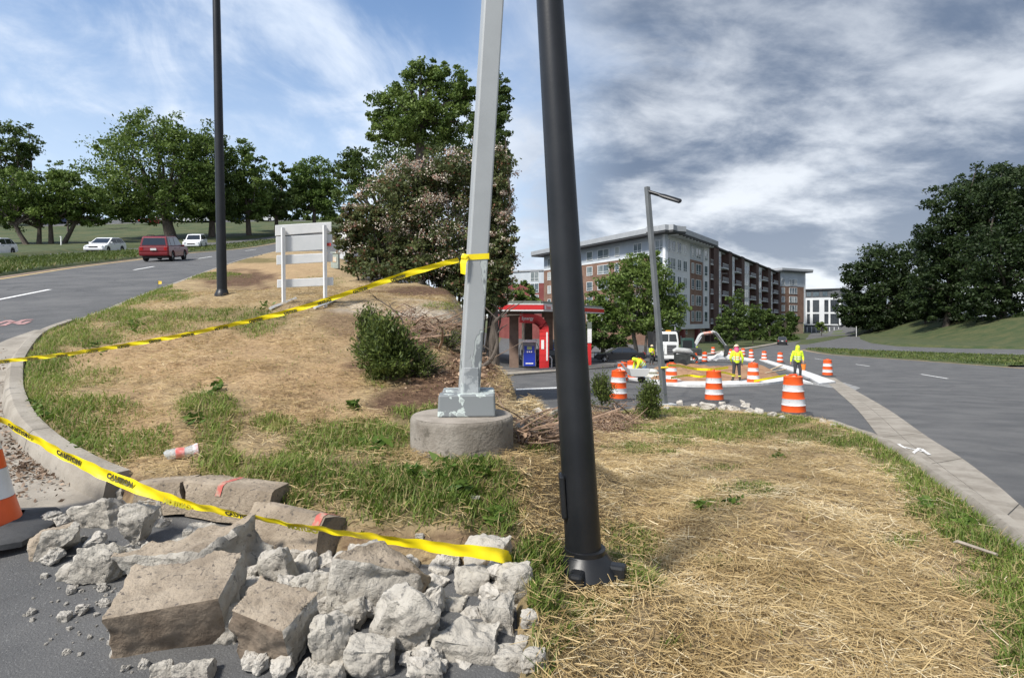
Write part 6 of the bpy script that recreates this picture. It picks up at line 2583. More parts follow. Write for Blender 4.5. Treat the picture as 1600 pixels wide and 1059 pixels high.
MB().tube([pr[4] + Vector((0, 0, 0)), pr[5] * .99], [12.15 * s_, 13.1 * s_], 9, squash=.76, cap=False).build('red_logo', mat('red_print2', (.65, .25, .22), (.78, .72, .70), scale=26, lo=.45, hi=.55), cup)
# stick on the grass by the road
a, b_ = G(1497, 858), G(1558, 879)
sk = thing('broken_stake', 'pale weathered stake lying on the grass near the kerb', 'stake', a)
MB().tube([(0, 0, .06), (b_ - a) + Vector((0, 0, .06))], [.014, .011], 6).build('shaft', mat('weathered_wood', (.36, .31, .25), (.26, .22, .18), scale=8), sk)
MB().tube([Vector((.0, 0, .06)), Vector((-.05, -.02, .065))], [.014, .004], 6).build('split_end', mat('weathered_wood', (.36, .31, .25)), sk)
# yellow survey flag
b = G(247, 449)
fg = thing('survey_flag', 'little yellow flag in the grass at the road edge', 'flag', b)
MB().tube([(0, 0, 0), (0, 0, .22)], .006, 5).build('wire', M_BLK, fg)
MB().add([(0, 0, .10), (.11, .0, .11), (.10, .02, .2), (0, 0, .21)], [(0, 1, 2, 3)]).build('flag_cloth', mat('flag_yellow', (.75, .50, .06)), fg)

# ================================================================== vehicles
M_CGLASS = mat('car_glass', (0.018, 0.021, 0.024), rough=.05, spec=.7)
M_TYRE = mat('tyre_rubber', (0.022, 0.022, 0.023), rough=.85)
M_RIM = mat('wheel_rim', (0.42, 0.43, 0.44), rough=.35, metal=.5)
M_TAIL = mat('tail_light', (0.36, 0.012, 0.012), rough=.2)
M_HEAD = mat('head_light', (0.66, 0.68, 0.70), rough=.12)
M_PLATE = mat('number_plate', (0.70, 0.70, 0.68), rough=.5)
M_TRIM = mat('dark_trim', (0.030, 0.030, 0.032), rough=.6)


def paint(name, c):
    return mat(name, c, rough=.38, coat=.35, spec=.35)


SHAPES = {
    # lower body outline (x from rear to front, z) and cabin outline, as fractions of length / metres
    'suv': dict(L=4.5, W=1.82, H=1.70, body=[(-2.25, .42), (-2.25, .75), (-2.18, 1.02), (.95, 1.02), (2.0, .92), (2.2, .72), (2.25, .42)],
                cab=[(-2.14, 1.02), (-1.92, 1.62), (-1.75, 1.69), (.05, 1.69), (.25, 1.64), (1.02, 1.02)]),
    'hatch': dict(L=4.3, W=1.78, H=1.50, body=[(-2.15, .36), (-2.15, .70), (-2.05, .95), (.95, .93), (1.95, .76), (2.12, .58), (2.15, .36)],
                  cab=[(-2.0, .94), (-1.65, 1.36), (-1.2, 1.48), (-.1, 1.49), (.15, 1.44), (1.2, .92)]),
    'sedan': dict(L=4.7, W=1.80, H=1.45, body=[(-2.35, .36), (-2.35, .72), (-2.25, .95), (.95, .93), (2.15, .76), (2.33, .56), (2.35, .36)],
                  cab=[(-1.75, .94), (-1.1, 1.38), (-.8, 1.44), (.0, 1.44), (.2, 1.40), (1.15, .92)]),
}


def car(label, pos, rz, shape, pm, name='car', group=None, rack=False, pitch=0.0, scale=1.0):
    S = SHAPES[shape]
    t = thing(name, label, 'car', pos, rz, group)
    t.rotation_euler[1] = pitch
    t.scale = (scale,) * 3
    w = S['W'] / 2
    wb = S['L'] * .30
    wr = .33 if shape == 'suv' else .31
    # lower body with wheel arches
    low = []
    z0 = S['body'][0][1] - .12
    for cx_ in (-wb, wb):
        low += [(cx_ - wr - .07, z0)]
        for i in range(9):
            a = math.pi - math.pi * i / 8
            low.append((cx_ + (wr + .07) * math.cos(a), wr + .02 + (wr + .06) * math.sin(a) if True else 0))
        low += [(cx_ + wr + .07, z0)]
    outline = list(reversed(S['body'])) + low
    mb = MB()
    n = len(outline)
    rings = [(-w, .0), (-w * .97, .0), (w * .97, .0), (w, .0)]
    vs = []
    for yy, ins in ((-w * .93, .05), (-w, 0), (w, 0), (w * .93, .05)):
        for x, z in outline:
            kx = 1 - ins * .25
            kz = z - (ins * .5 if z > .7 else 0)
            vs.append((x * kx, yy * 1.0 if abs(yy) < w else yy * (1 if z < .85 else .985), kz))
    # swap so that the flank is the widest ring
    order = [0, 1, 2, 3]
    fs = []
    for a in range(3):
        for i in range(n):
            j = (i + 1) % n
            fs.append((a * n + i, a * n + j, (a + 1) * n + j, (a + 1) * n + i))
    fs += [tuple(reversed(range(n))), tuple(range(3 * n, 4 * n))]
    vs2 = []
    for yy in (-w, -w * .9, w * .9, w):
        for x, z in outline:
            edge = abs(yy) == w
            vs2.append((x * (.985 if edge else 1), yy, z - (.02 if edge and z > .8 else 0)))
    mb.add(vs2, fs)
    mb.build('body', pm, t, bevel=.025)
    # cabin
    cab = S['cab']
    top_z = max(z for _, z in cab)
    vs = []
    for sgn in (-1, 1):
        for x, z in cab:
            f = (z - .95) / (top_z - .95)
            vs.append((x, sgn * w * (.955 - .17 * max(f, 0)), z))
    m = len(cab)
    fs = [tuple(range(m)), tuple(reversed(range(m, 2 * m)))]
    for i in range(m):
        j = (i + 1) % m
        fs.append((i, j, m + j, m + i))
    mb = MB()
    mb.add(vs, fs)
    mb.build('cabin', pm, t, bevel=.03)
    # glass: windscreen, rear window, side windows
    def pane(name_, quad, off):
        a, b_, c_, d__ = [Vector(q) for q in quad]
        nn = (b_ - a).cross(d__ - a).normalized()
        cc = (a + b_ + c_ + d__) / 4
        if nn.dot(cc - Vector((-.3, 0, 1.0))) < 0:
            nn = -nn
        vs_ = [q + nn * off for q in (a, b_, c_, d__)] + [q - nn * .02 for q in (a, b_, c_, d__)]
        return MB().add(vs_, [(0, 1, 2, 3), (7, 6, 5, 4), (0, 1, 5, 4), (1, 2, 6, 5), (2, 3, 7, 6), (3, 0, 4, 7)]).build(name_, M_CGLASS, t)

    def cabpt(x, z, sgn, k=1.0):
        f = (z - .95) / (top_z - .95)
        return (x, sgn * w * (.955 - .17 * max(f, 0)) * k, z)
    xf0, zf0 = cab[-1]
    xf1, zf1 = cab[-2]
    pane('windscreen', [cabpt(xf0 + (xf1 - xf0) * .1, zf0 + (zf1 - zf0) * .1, -1, .86), cabpt(xf0 + (xf1 - xf0) * .1, zf0 + (zf1 - zf0) * .1, 1, .86), cabpt(xf0 + (xf1 - xf0) * .93, zf0 + (zf1 - zf0) * .93, 1, .86), cabpt(xf0 + (xf1 - xf0) * .93, zf0 + (zf1 - zf0) * .93, -1, .86)], .012)
    xr0, zr0 = cab[0]
    xr1, zr1 = cab[1]
    pane('rear_window', [cabpt(xr0 + (xr1 - xr0) * .14, zr0 + (zr1 - zr0) * .14, -1, .86), cabpt(xr0 + (xr1 - xr0) * .14, zr0 + (zr1 - zr0) * .14, 1, .86), cabpt(xr0 + (xr1 - xr0) * .92, zr0 + (zr1 - zr0) * .92, 1, .84), cabpt(xr0 + (xr1 - xr0) * .92, zr0 + (zr1 - zr0) * .92, -1, .84)], .012)
    zl, zh = zf0 + .05, top_z - .10

    def xat(p, q, z):
        return p[0] + (q[0] - p[0]) * (z - p[1]) / (q[1] - p[1])
    fr_l, fr_h = xat(cab[-1], cab[-2], zl) - .12, xat(cab[-1], cab[-2], zh) - .06
    re_l, re_h = xat(cab[0], cab[1], zl) + .16, xat(cab[0], cab[1], min(zh, cab[1][1])) + .16
    for sgn in (-1, 1):
        m1 = (fr_h + re_h) / 2 + .15
        for a0, a1, b0_, b1_ in ((m1 + .04, fr_l, m1 + .04, fr_h), (m1 - .85, m1 - .04, m1 - .85, m1 - .04), (re_l, m1 - .92, re_h, m1 - .92)):
            if a1 - a0 < .1:
                continue
            pane('side_window', [cabpt(a0, zl, sgn), cabpt(a1, zl, sgn), cabpt(b1_, zh, sgn), cabpt(b0_, zh, sgn)], .012)
    for sx in (-1, 1):
        for sy in (-1, 1):
            mb = MB()
            yy = sy * (w - .12)
            pr = [(-.11, wr * .6), (-.11, wr * .93), (-.08, wr), (.08, wr), (.11, wr * .93), (.11, wr * .6)]
            vs = []
            for q, rr in pr:
                for k in range(18):
                    a = 2 * math.pi * k / 18
                    vs.append((sx * wb + rr * math.cos(a), yy + q, wr + rr * math.sin(a)))
            fs = [(i * 18 + k, i * 18 + (k + 1) % 18, (i + 1) * 18 + (k + 1) % 18, (i + 1) * 18 + k) for i in range(5) for k in range(18)]
            mb.add(vs, fs)
            wh = mb.build('wheel', M_TYRE, t, smooth=True)
            mb = MB()
            for k in range(5):
                a = 2 * math.pi * k / 5
                mb.box((sx * wb + math.cos(a) * wr * .32, yy + sy * .06, wr + math.sin(a) * wr * .32), (wr * .62, .03, .075), ry=-a)
            mb.tube([(sx * wb, yy - .02, wr), (sx * wb, yy + sy * .07, wr)], wr * .2, 12)
            mb.build('rim', M_RIM, wh)
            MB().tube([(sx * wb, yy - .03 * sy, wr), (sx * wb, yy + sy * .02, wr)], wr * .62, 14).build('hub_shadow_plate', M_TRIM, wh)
    zr_ = S['body'][1][1]
    xr_, xf_ = S['body'][0][0], S['body'][-1][0]
    for sy in (-1, 1):
        MB().box((xr_ + .05, sy * w * .80, zr_ + .10), (.10, w * .22, .24)).build('tail_light', M_TAIL, t, bevel=.02)
        MB().box((xf_ - .10, sy * w * .72, zr_ - .02), (.18, w * .36, .15), rz=-sy * .25).build('headlight', M_HEAD, t, bevel=.03)
        MB().box((.78, sy * (w + .06), 1.02), (.14, .18, .13)).build('wing_mirror', pm, t, bevel=.03)
        for hx in (-.9, .15):
            MB().box((hx, sy * (w + .005), .86), (.18, .03, .035)).build('door_handle', M_TRIM, t)
    MB().box((xr_ - .03, 0, .50), (.14, w * 1.9, .20)).build('rear_bumper', pm, t, bevel=.04)
    MB().box((xf_ + .02, 0, .46), (.14, w * 1.86, .22)).build('front_bumper', pm, t, bevel=.04)
    MB().box((xr_ - .025, 0, .83), (.05, .36, .14)).build('number_plate', M_PLATE, t)
    MB().box((xf_ + .035, 0, .64), (.06, w * .9, .16)).build('grille', M_TRIM, t, bevel=.02)
    MB().box((0, 0, .30), (S['L'] * .9, w * 1.7, .16)).build('underbody', M_TRIM, t)
    if rack:
        for sy in (-1, 1):
            MB().tube([(-1.4, sy * w * .66, top_z + .02), (-1.3, sy * w * .66, top_z + .08), (.0, sy * w * .66, top_z + .08), (.1, sy * w * .66, top_z + .02)], .022, 6).build('roof_rail', M_TRIM, t)
    return t


def road_dir(p, q):
    a, b_ = Gb(*p), Gb(*q)
    d = b_ - a
    return math.atan2(d.y, d.x), math.atan2(d.z, d.xy.length)


P_RED = paint('paint_dark_red', (0.15, 0.007, 0.012))
P_WHITE = paint('paint_white', (0.74, 0.75, 0.76))
P_BLACK = paint('paint_black', (0.014, 0.015, 0.018))
P_BLUE = paint('paint_navy', (0.020, 0.035, 0.10))
P_SILV = paint('paint_silver', (0.40, 0.42, 0.44))
P_BRED = paint('paint_bright_red', (0.50, 0.020, 0.022))


def on_slope(o, rz):
    """settle a car on the land: nose and roll follow the slope"""
    p = o.location
    d = Vector((math.cos(rz), math.sin(rz)))
    n = Vector((-d.y, d.x))
    h = lambda v: float(gz(p.x + v.x, p.y + v.y))
    px_ = math.atan2(h(d * 1.4) - h(-d * 1.4), 2.8)
    rl = math.atan2(h(n * .8) - h(-n * .8), 1.6)
    o.rotation_euler = (rl, -px_, rz)


rz, _ = road_dir((209, 422), (331, 401))
p = Gb(259, 407)
c_ = car('dark red estate car driving up the climbing road', (p.x, p.y, p.z + .01), rz - R(3), 'suv', P_RED, rack=True, scale=.93)
on_slope(c_, rz - R(3))
Yc = 58
p = stand(166, 56)
c_ = car('white hatchback coming down beyond the grass median', (p.x, p.y, p.z - .06), rz + math.pi - R(8), 'hatch', P_WHITE)
on_slope(c_, rz + math.pi - R(8))
p = stand(306, 70)
c_ = car('white sport utility car with roof rails under the wide maple', (p.x, p.y, p.z - .05), rz + math.pi, 'suv', P_WHITE, rack=True)
on_slope(c_, rz + math.pi)
p = stand(-12, 47)
c_ = car('white car tail just entering at the picture edge beyond the median', (p.x, p.y, p.z - .05), rz + math.pi, 'hatch', P_WHITE)
on_slope(c_, rz + math.pi)
LOTC = [(108, 118, P_BLUE, 'hatch', 'navy parked car, first in the far row under the low spreading trees'), (128, 120, P_BLACK, 'sedan', 'black parked car between navy and silver ones in the far row'),
        (146, 121, P_SILV, 'hatch', 'silver parked car left of the thick shrub in the far row'), (206, 122, P_SILV, 'suv', 'silver parked car just left of the bright red one'), (236, 117, P_BRED, 'sedan', 'bright red parked car behind the maple trunk'),
        (252, 124, P_WHITE, 'suv', 'white parked car half behind the bright red one'), (276, 124, P_BLACK, 'suv', 'black parked car right of the maple trunk'), (296, 122, P_WHITE, 'sedan', 'white parked car right of the black one behind the maple'),
        (322, 124, P_SILV, 'hatch', 'silver parked car at the dark tree by the slim lamp post'), (412, 128, P_WHITE, 'hatch', 'white parked car far off past the slim lamp post'), (372, 128, P_BLUE, 'sedan', 'navy parked car just right of the slim lamp post')]
for x, Y, pm, sh, lab in LOTC:
    X_ = (x - CX) / F * Y
    z = H + (500 - 349.5) / F * Y
    a = rz + math.pi / 2 + random.uniform(-.1, .1) + (.9 if pm is P_BRED else 0)
    c_ = car(lab, (X_, Y, float(gz(X_, Y)) + .30), a, sh, pm, group='cars parked in the far lot')
p = at_station(858, 50)
car('dark sedan standing at the fuel pump behind the thick black pole', p, R(5), 'sedan', P_BLACK)
p = at_station(968, 58)
car('black car parked beyond the lot under the dark trees', p, R(172), 'sedan', P_BLACK, scale=1.05)
p = Gb(1222, 538.5)
car('dark car driving away on the far road', (p.x, p.y, p.z), R(66), 'suv', P_BLACK)
p = at_station(1592, 150)
car('white vehicle glimpsed under the trees at the top of the slope', (p.x, p.y, p.z + .1), R(0), 'suv', P_WHITE)


# ---- dump truck
Yt = 57.0
p = at_station(1041, Yt)
tr = thing('dump_truck', 'white dump truck facing the lot with black grille and dark bed', 'truck', p, R(-6))
M_TW = paint('truck_white', (0.70, 0.71, 0.70))
mb = MB()
mb.prism([(-.62, .95), (.62, .95), (.60, 1.85), (.50, 2.0), (-.50, 2.0), (-.60, 1.85)], -3.1, -1.5, 'y')
mb.build('hood', M_TW, tr, bevel=.06)
g_ = MB().box((0, -3.12, 1.42), (.86, .06, .86)).build('grille', M_TRIM, tr, bevel=.03)
for k in range(5):
    MB().box((0, -3.16, 1.10 + .16 * k), (.80, .03, .03)).build('grille_bar', M_RIM, g_)
mb = MB()
mb.prism([(-.95, 1.2), (.95, 1.2), (.95, 2.05), (.82, 2.95), (.70, 3.05), (-.70, 3.05), (-.82, 2.95), (-.95, 2.05)], -1.5, .1, 'y')
mb.build('cab', M_TW, tr, bevel=.06)
MB().add([(-.78, -1.52, 2.1), (.78, -1.52, 2.1), (.68, -1.50, 2.82), (-.68, -1.50, 2.82), (-.78, -1.45, 2.1), (.78, -1.45, 2.1), (.68, -1.45, 2.82), (-.68, -1.45, 2.82)],
         [(0, 1, 2, 3), (7, 6, 5, 4), (0, 1, 5, 4), (1, 2, 6, 5), (2, 3, 7, 6), (3, 0, 4, 7)]).build('windscreen', M_CGLASS, tr)
MB().box((0, -1.54, 2.46), (.05, .03, .7)).build('screen_pillar', M_TW, tr)
for sx in (-1, 1):
    MB().prism([(sx * .62, .9), (sx * 1.18, .75), (sx * 1.2, 1.25), (sx * 1.05, 1.5), (sx * .62, 1.55)], -2.95, -1.7, 'y').build('wing', M_TW, tr, bevel=.06)
    MB().box((sx * .86, -2.98, 1.18), (.34, .06, .22)).build('headlight', M_HEAD, tr, bevel=.03)
    MB().box((sx * 1.15, -1.5, 2.4), (.10, .12, .5)).build('wing_mirror', M_TRIM, tr, bevel=.02)
    MB().tube([(sx * .95, -1.4, 2.1), (sx * 1.15, -1.5, 2.15)], .02, 6).build('mirror_arm', M_TRIM, tr)
    MB().tube([(sx * .9, .25, 1.0), (sx * .9, .25, 3.5)], .07, 10).build('exhaust', M_RIM, tr, smooth=True)
    for y in (-2.35, 2.1, 3.3):
        wh = MB().tube([(sx * .82, y, .52), (sx * 1.12, y, .52)], .52, 20).build('wheel', M_TYRE, tr, smooth=True)
        MB().tube([(sx * 1.0, y, .52), (sx * 1.14, y, .52)], .26, 14).build('rim', M_RIM, wh, smooth=True)
MB().box((0, -3.15, .72), (2.3, .22, .34)).build('bumper', M_TW, tr, bevel=.04)
MB().box((0, 1.0, .8), (.9, 6.0, .3)).build('chassis', M_TRIM, tr)
mb = MB()
mb.prism([(-1.22, 1.25), (1.22, 1.25), (1.28, 3.0), (1.2, 3.0), (1.14, 1.35), (-1.14, 1.35), (-1.2, 3.0), (-1.28, 3.0)], .35, 4.4, 'y')
mb.build('dump_bed', mat('bed_black', (.020, .020, .022), (.04, .04, .042), scale=3, rough=.6), tr)
MB().box((0, .40, 2.25), (2.36, .12, 1.8)).build('headboard', mat('bed_black', (.020, .020, .022)), tr)
MB().box((0, -.2, 3.12), (2.3, 1.2, .10)).build('cab_guard', mat('bed_black', (.020, .020, .022)), tr)
MB().box((0, -1.2, 3.13), (.5, .2, .12)).build('roof_lamp', mat('amber', (.7, .3, .02), rough=.2), tr, bevel=.03)

# ---- excavator
Ye = 55.0
pe = at_station(1078, Ye)
ex = thing('excavator', 'compact excavator with white arched arm reaching over the works', 'excavator', pe)


def e_(px, py, dy=0.0):
    return P(px, py, Ye + dy) - pe


M_EXW = mat('excavator_white', (.44, .45, .44), (.30, .31, .30), scale=3, rough=.45)
M_EXD = mat('excavator_dark', (.030, .034, .032), (.05, .055, .052), scale=3, rough=.5)
for dy in (-.9, .9):
    mb = MB()
    mb.tube([e_(1058, 560, dy), e_(1062, 554, dy), e_(1084, 554, dy), e_(1088, 560, dy), e_(1084, 566, dy), e_(1062, 566, dy), e_(1058, 560, dy)], .22, 8)
    mb.build('track', M_EXD, ex)
MB().box(e_(1073, 549), (2.3, 1.9, .7)).build('house', M_EXD, ex, bevel=.1)
MB().box(e_(1066, 549, -.6), (1.4, .6, .5)).build('counterweight', M_EXW, ex, bevel=.15)
MB().box(e_(1074, 538, -.1), (1.1, 1.0, 1.2), taper=.9).build('cab_frame', mat('cab_green', (.020, .055, .045), rough=.4), ex, bevel=.06)
MB().box(e_(1074, 538.5, -.62), (.86, .04, .8)).build('cab_window', M_CGLASS, ex)
bm_ = [e_(1081, 546), e_(1088, 536), e_(1094, 524), e_(1100, 521)]
MB().tube([Vector(q) for q in smooth_line([tuple(q) for q in bm_], 4)], [.21 - .07 * i / 12 for i in range(13)], 4).build('boom', M_EXW, ex)
MB().tube([e_(1099, 521.5), e_(1113, 519.5)], .17, 4).build('boom_middle', mat('boom_red', (.42, .12, .07), (.5, .45, .42), scale=4), ex)
st_ = [e_(1112, 518), e_(1120, 522), e_(1127, 532), e_(1135, 541)]
MB().tube([Vector(q) for q in smooth_line([tuple(q) for q in st_], 4)], [.16 - .05 * i / 12 for i in range(13)], 4).build('stick', M_EXW, ex)
MB().tube([e_(1118, 518, -.25), e_(1130, 533, -.25)], .06, 8).build('hydraulic_ram', M_RIM, ex)
MB().tube([e_(1086, 543, -.2), e_(1096, 526, -.2)], .06, 8).build('hydraulic_ram', M_RIM, ex)
MB().tube([e_(1133, 540), e_(1136, 546), e_(1134, 554), e_(1131, 557)], [.2, .24, .2, .08], 5).build('bucket', M_EXD, ex)
p = at_station(1064, 50)
wt = thing('water_tank', 'rounded white tank trailer beside the dump truck', 'tank', p)
MB().tube([(-.7, 0, 1.25), (-.4, 0, 1.35), (.7, 0, 1.25), (1.0, 0, 1.12)], [.16, .27, .25, .10], 14).build('tank_shell', M_EXW, wt, smooth=True)
MB().box((0.1, 0, .55), (1.2, .8, .9)).build('trailer_frame', M_EXD, wt)
for sy in (-.5, .5):
    MB().tube([(0, sy - .08, .3), (0, sy + .08, .3)], .3, 14).build('wheel', M_TYRE, wt)

# crumpled white sheeting, gravel heap, mixing gear
p = Gb(1122, 566)
sh_ = thing('plastic_sheet', 'crumpled white plastic sheet on the back rim of the dug soil', 'sheet', p)
vs = []
for i in range(7):
    for j in range(7):
        x, y = -.7 + 1.4 * i / 6, -.5 + 1.0 * j / 6
        vs.append((x * 1.6, y, .12 + .9 * math.exp(-((x - .2) ** 2 * 3 + y * y * 4)) + .12 * math.sin(i * 2.3 + j * 3.7)))
MB().add(vs, [(i * 7 + j, i * 7 + j + 1, (i + 1) * 7 + j + 1, (i + 1) * 7 + j) for i in range(6) for j in range(6)]).build('sheet_folds', M_CONCN, sh_)
p = Gb(1000, 585)
gh = thing('gravel_heap', 'low dark grey gravel heap behind the crouching worker', 'gravel', p)
vs, fs = [], []
for i in range(9):
    for k in range(22):
        a = 2 * math.pi * k / 22
        r_ = 1.0 * (1 - i / 8)
        jn = 1 + .18 * mnoise.noise(Vector((math.cos(a) * 2, math.sin(a) * 2, i)))
        vs.append((math.cos(a) * r_ * 2.3 * jn - .1, .4 + math.sin(a) * r_ * 1.0 * jn, .62 * (i / 8) ** .8 - .03 + .05 * mnoise.noise(Vector((i * 2, k, 0)))))
for i in range(8):
    for k in range(22):
        fs.append((i * 22 + k, i * 22 + (k + 1) % 22, (i + 1) * 22 + (k + 1) % 22, (i + 1) * 22 + k))
MB().add(vs, fs).build('heap', mat('dark_gravel', (.075, .082, .082), (.12, .125, .122), scale=6, bump=1.0, bscale=14), gh, smooth=True)
p = Gb(988, 598)
wb_ = thing('hand_cart', 'tubular hand cart with handles beside the crouching worker', 'cart', p)
for q in (-.2, .2):
    MB().tube([(-.75, q, 1.0), (-.55, q, 1.0), (-.1, q, .35), (.35, q, .3)], .025, 6).build('handle', M_RIM, wb_)
MB().prism([(-.1, .35), (.65, .35), (.85, .7), (-.2, .7)], -.3, .3, 'y').build('tray', mat('cart_grey', (.45, .46, .45), rough=.5), wb_)
MB().tube([(.45, -.06, .18), (.45, .06, .18)], .18, 14).build('wheel', M_TYRE, wb_)
p = Gb(1018, 592)
sk_ = thing('cement_sack', 'pale lumpy sack heap right of the crouching worker', 'sack', p)
for i, (x, y, z) in enumerate([(-.25, 0, .16), (.3, .05, .15), (.02, .05, .42), (.1, -.2, .15)]):
    MB().lathe([(.02, -.16), (.24, -.13), (.36, 0), (.26, .12), (.02, .15)], 12, (x, y, z), cap=False).build('sack', mat('sack_pale', (.62, .62, .56), (.45, .46, .40), scale=5), sk_, smooth=True)
# timber boards on the dug soil
for i, (a, b_, lab) in enumerate([((1205, 581), (1222, 577), 'pale timber board lying on the right corner of the dug soil'), ((1212, 585), (1228, 583), 'second timber board nearest the hi-vis hooded worker'), ((1196, 588), (1214, 586), 'timber board at the front rim of the dug soil')]):
    q0, q1_ = Gb(*a), Gb(*b_)
    o_ = MB().box((0, 0, .0), ((q1_ - q0).length, .14, .05), rz=math.atan2(q1_.y - q0.y, q1_.x - q0.x)).build('timber_board', mat('fresh_timber', (.50, .40, .27), (.4, .31, .2), scale=5), None)
    o_.location = (q0 + q1_) / 2 + Vector((0, 0, .24))
    tag(o_, lab, 'board')
# little signs and lamp posts far off
for x, Y, h, lab in ((1127, 100, 13.0, 'tall thin dark lamp mast before the balcony block'), (1338, 180, 3.2, 'small pale post at the end of the far road'), (95.5, 72, 1.3, 'white marker post on the lawn by the low spreading tree')):
    p = stand(x, Y)
    t = thing('marker_post', lab, 'post', p)
    MB().tube([(0, 0, -.2), (0, 0, h)], .09 if h > 5 else .07, 8).build('shaft', M_TRIM if h > 5 else M_WHT, t)
    if h > 5:
        MB().box((.5, 0, h), (1.1, .25, .12)).build('lamp_head', M_TRIM, t)
    else:
        MB().box((0, 0, h), (.2, .2, .08)).build('cap', M_WHT, t)

# ================================================================== workers


def capsules(segs, voxel, name, m, parent, smooth_it=6):
    """one continuous skin over tapering limbs: segs of (a, ra, b, rb)"""
    mb = MB()
    for a, ra, b_, rb in segs:
        a, b_ = Vector(a), Vector(b_)
        d = b_ - a
        n = max(2, int(d.length / .05))
        dn = d.normalized() if d.length > 1e-6 else Vector((0, 0, 1))
        pts = [a - dn * ra * .85, a - dn * ra * .5] + [a.lerp(b_, i / n) for i in range(n + 1)] + [b_ + dn * rb * .5, b_ + dn * rb * .85]
        rs = [ra * .45, ra * .85] + [ra + (rb - ra) * i / n for i in range(n + 1)] + [rb * .85, rb * .45]
        mb.tube(pts, rs, 10)
    o_ = mb.build(name, m, parent, fix=True)
    rm = o_.modifiers.new('skin', 'REMESH')
    rm.mode = 'VOXEL'
    rm.voxel_size = voxel
    rm.use_smooth_shade = True
    s_ = o_.modifiers.new('soft', 'SMOOTH')
    s_.iterations = smooth_it
    s_.factor = .5
    bpy.context.view_layer.update()
    dg = bpy.context.evaluated_depsgraph_get()
    me = bpy.data.meshes.new_from_object(o_.evaluated_get(dg))
    o_.modifiers.clear()
    o_.data = me
    return o_


M_SKIN = mat('skin', (.40, .23, .155), (.34, .19, .125), scale=8, rough=.6)
M_HIVIS = mat('hi_vis_yellow', (.62, .80, .030), (.55, .72, .025), scale=4, rough=.7)
M_HIORG = mat('hi_vis_orange', (.80, .22, .03), rough=.6)
M_SILVER = mat('reflective_tape', (.62, .63, .62), rough=.3)
M_JEAN = mat('denim', (.095, .15, .24), (.07, .11, .18), scale=9, rough=.9)
M_DARKT = mat('dark_trousers', (.028, .028, .032), (.045, .045, .05), scale=6, rough=.9)
M_BOOT = mat('boot', (.055, .042, .032), rough=.8)


def hand(segs, w, d, palm_dir, s=1.0):
    """palm and five unequal, slightly curled fingers"""
    d = Vector(d).normalized()
    pd = Vector(palm_dir)
    pd = (pd - d * pd.dot(d)).normalized()
    sd = d.cross(pd)
    w = Vector(w)
    segs.append((w, .028, w + d * .075, .036))
    for i, L_ in enumerate((.070, .080, .075, .058)):
        k = w + d * .085 + sd * (-.030 + .020 * i)
        m_ = k + d * L_ * .5 + pd * L_ * .12
        segs.append((k, .011, m_, .010))
        segs.append((m_, .010, m_ + d * L_ * .35 + pd * L_ * .38, .008))
    t0 = w + d * .025 - sd * .030
    t1 = t0 + d * .03 - sd * .03 + pd * .015
    segs.append((t0, .014, t1, .012))
    segs.append((t1, .012, t1 + d * .03 + pd * .018, .009))


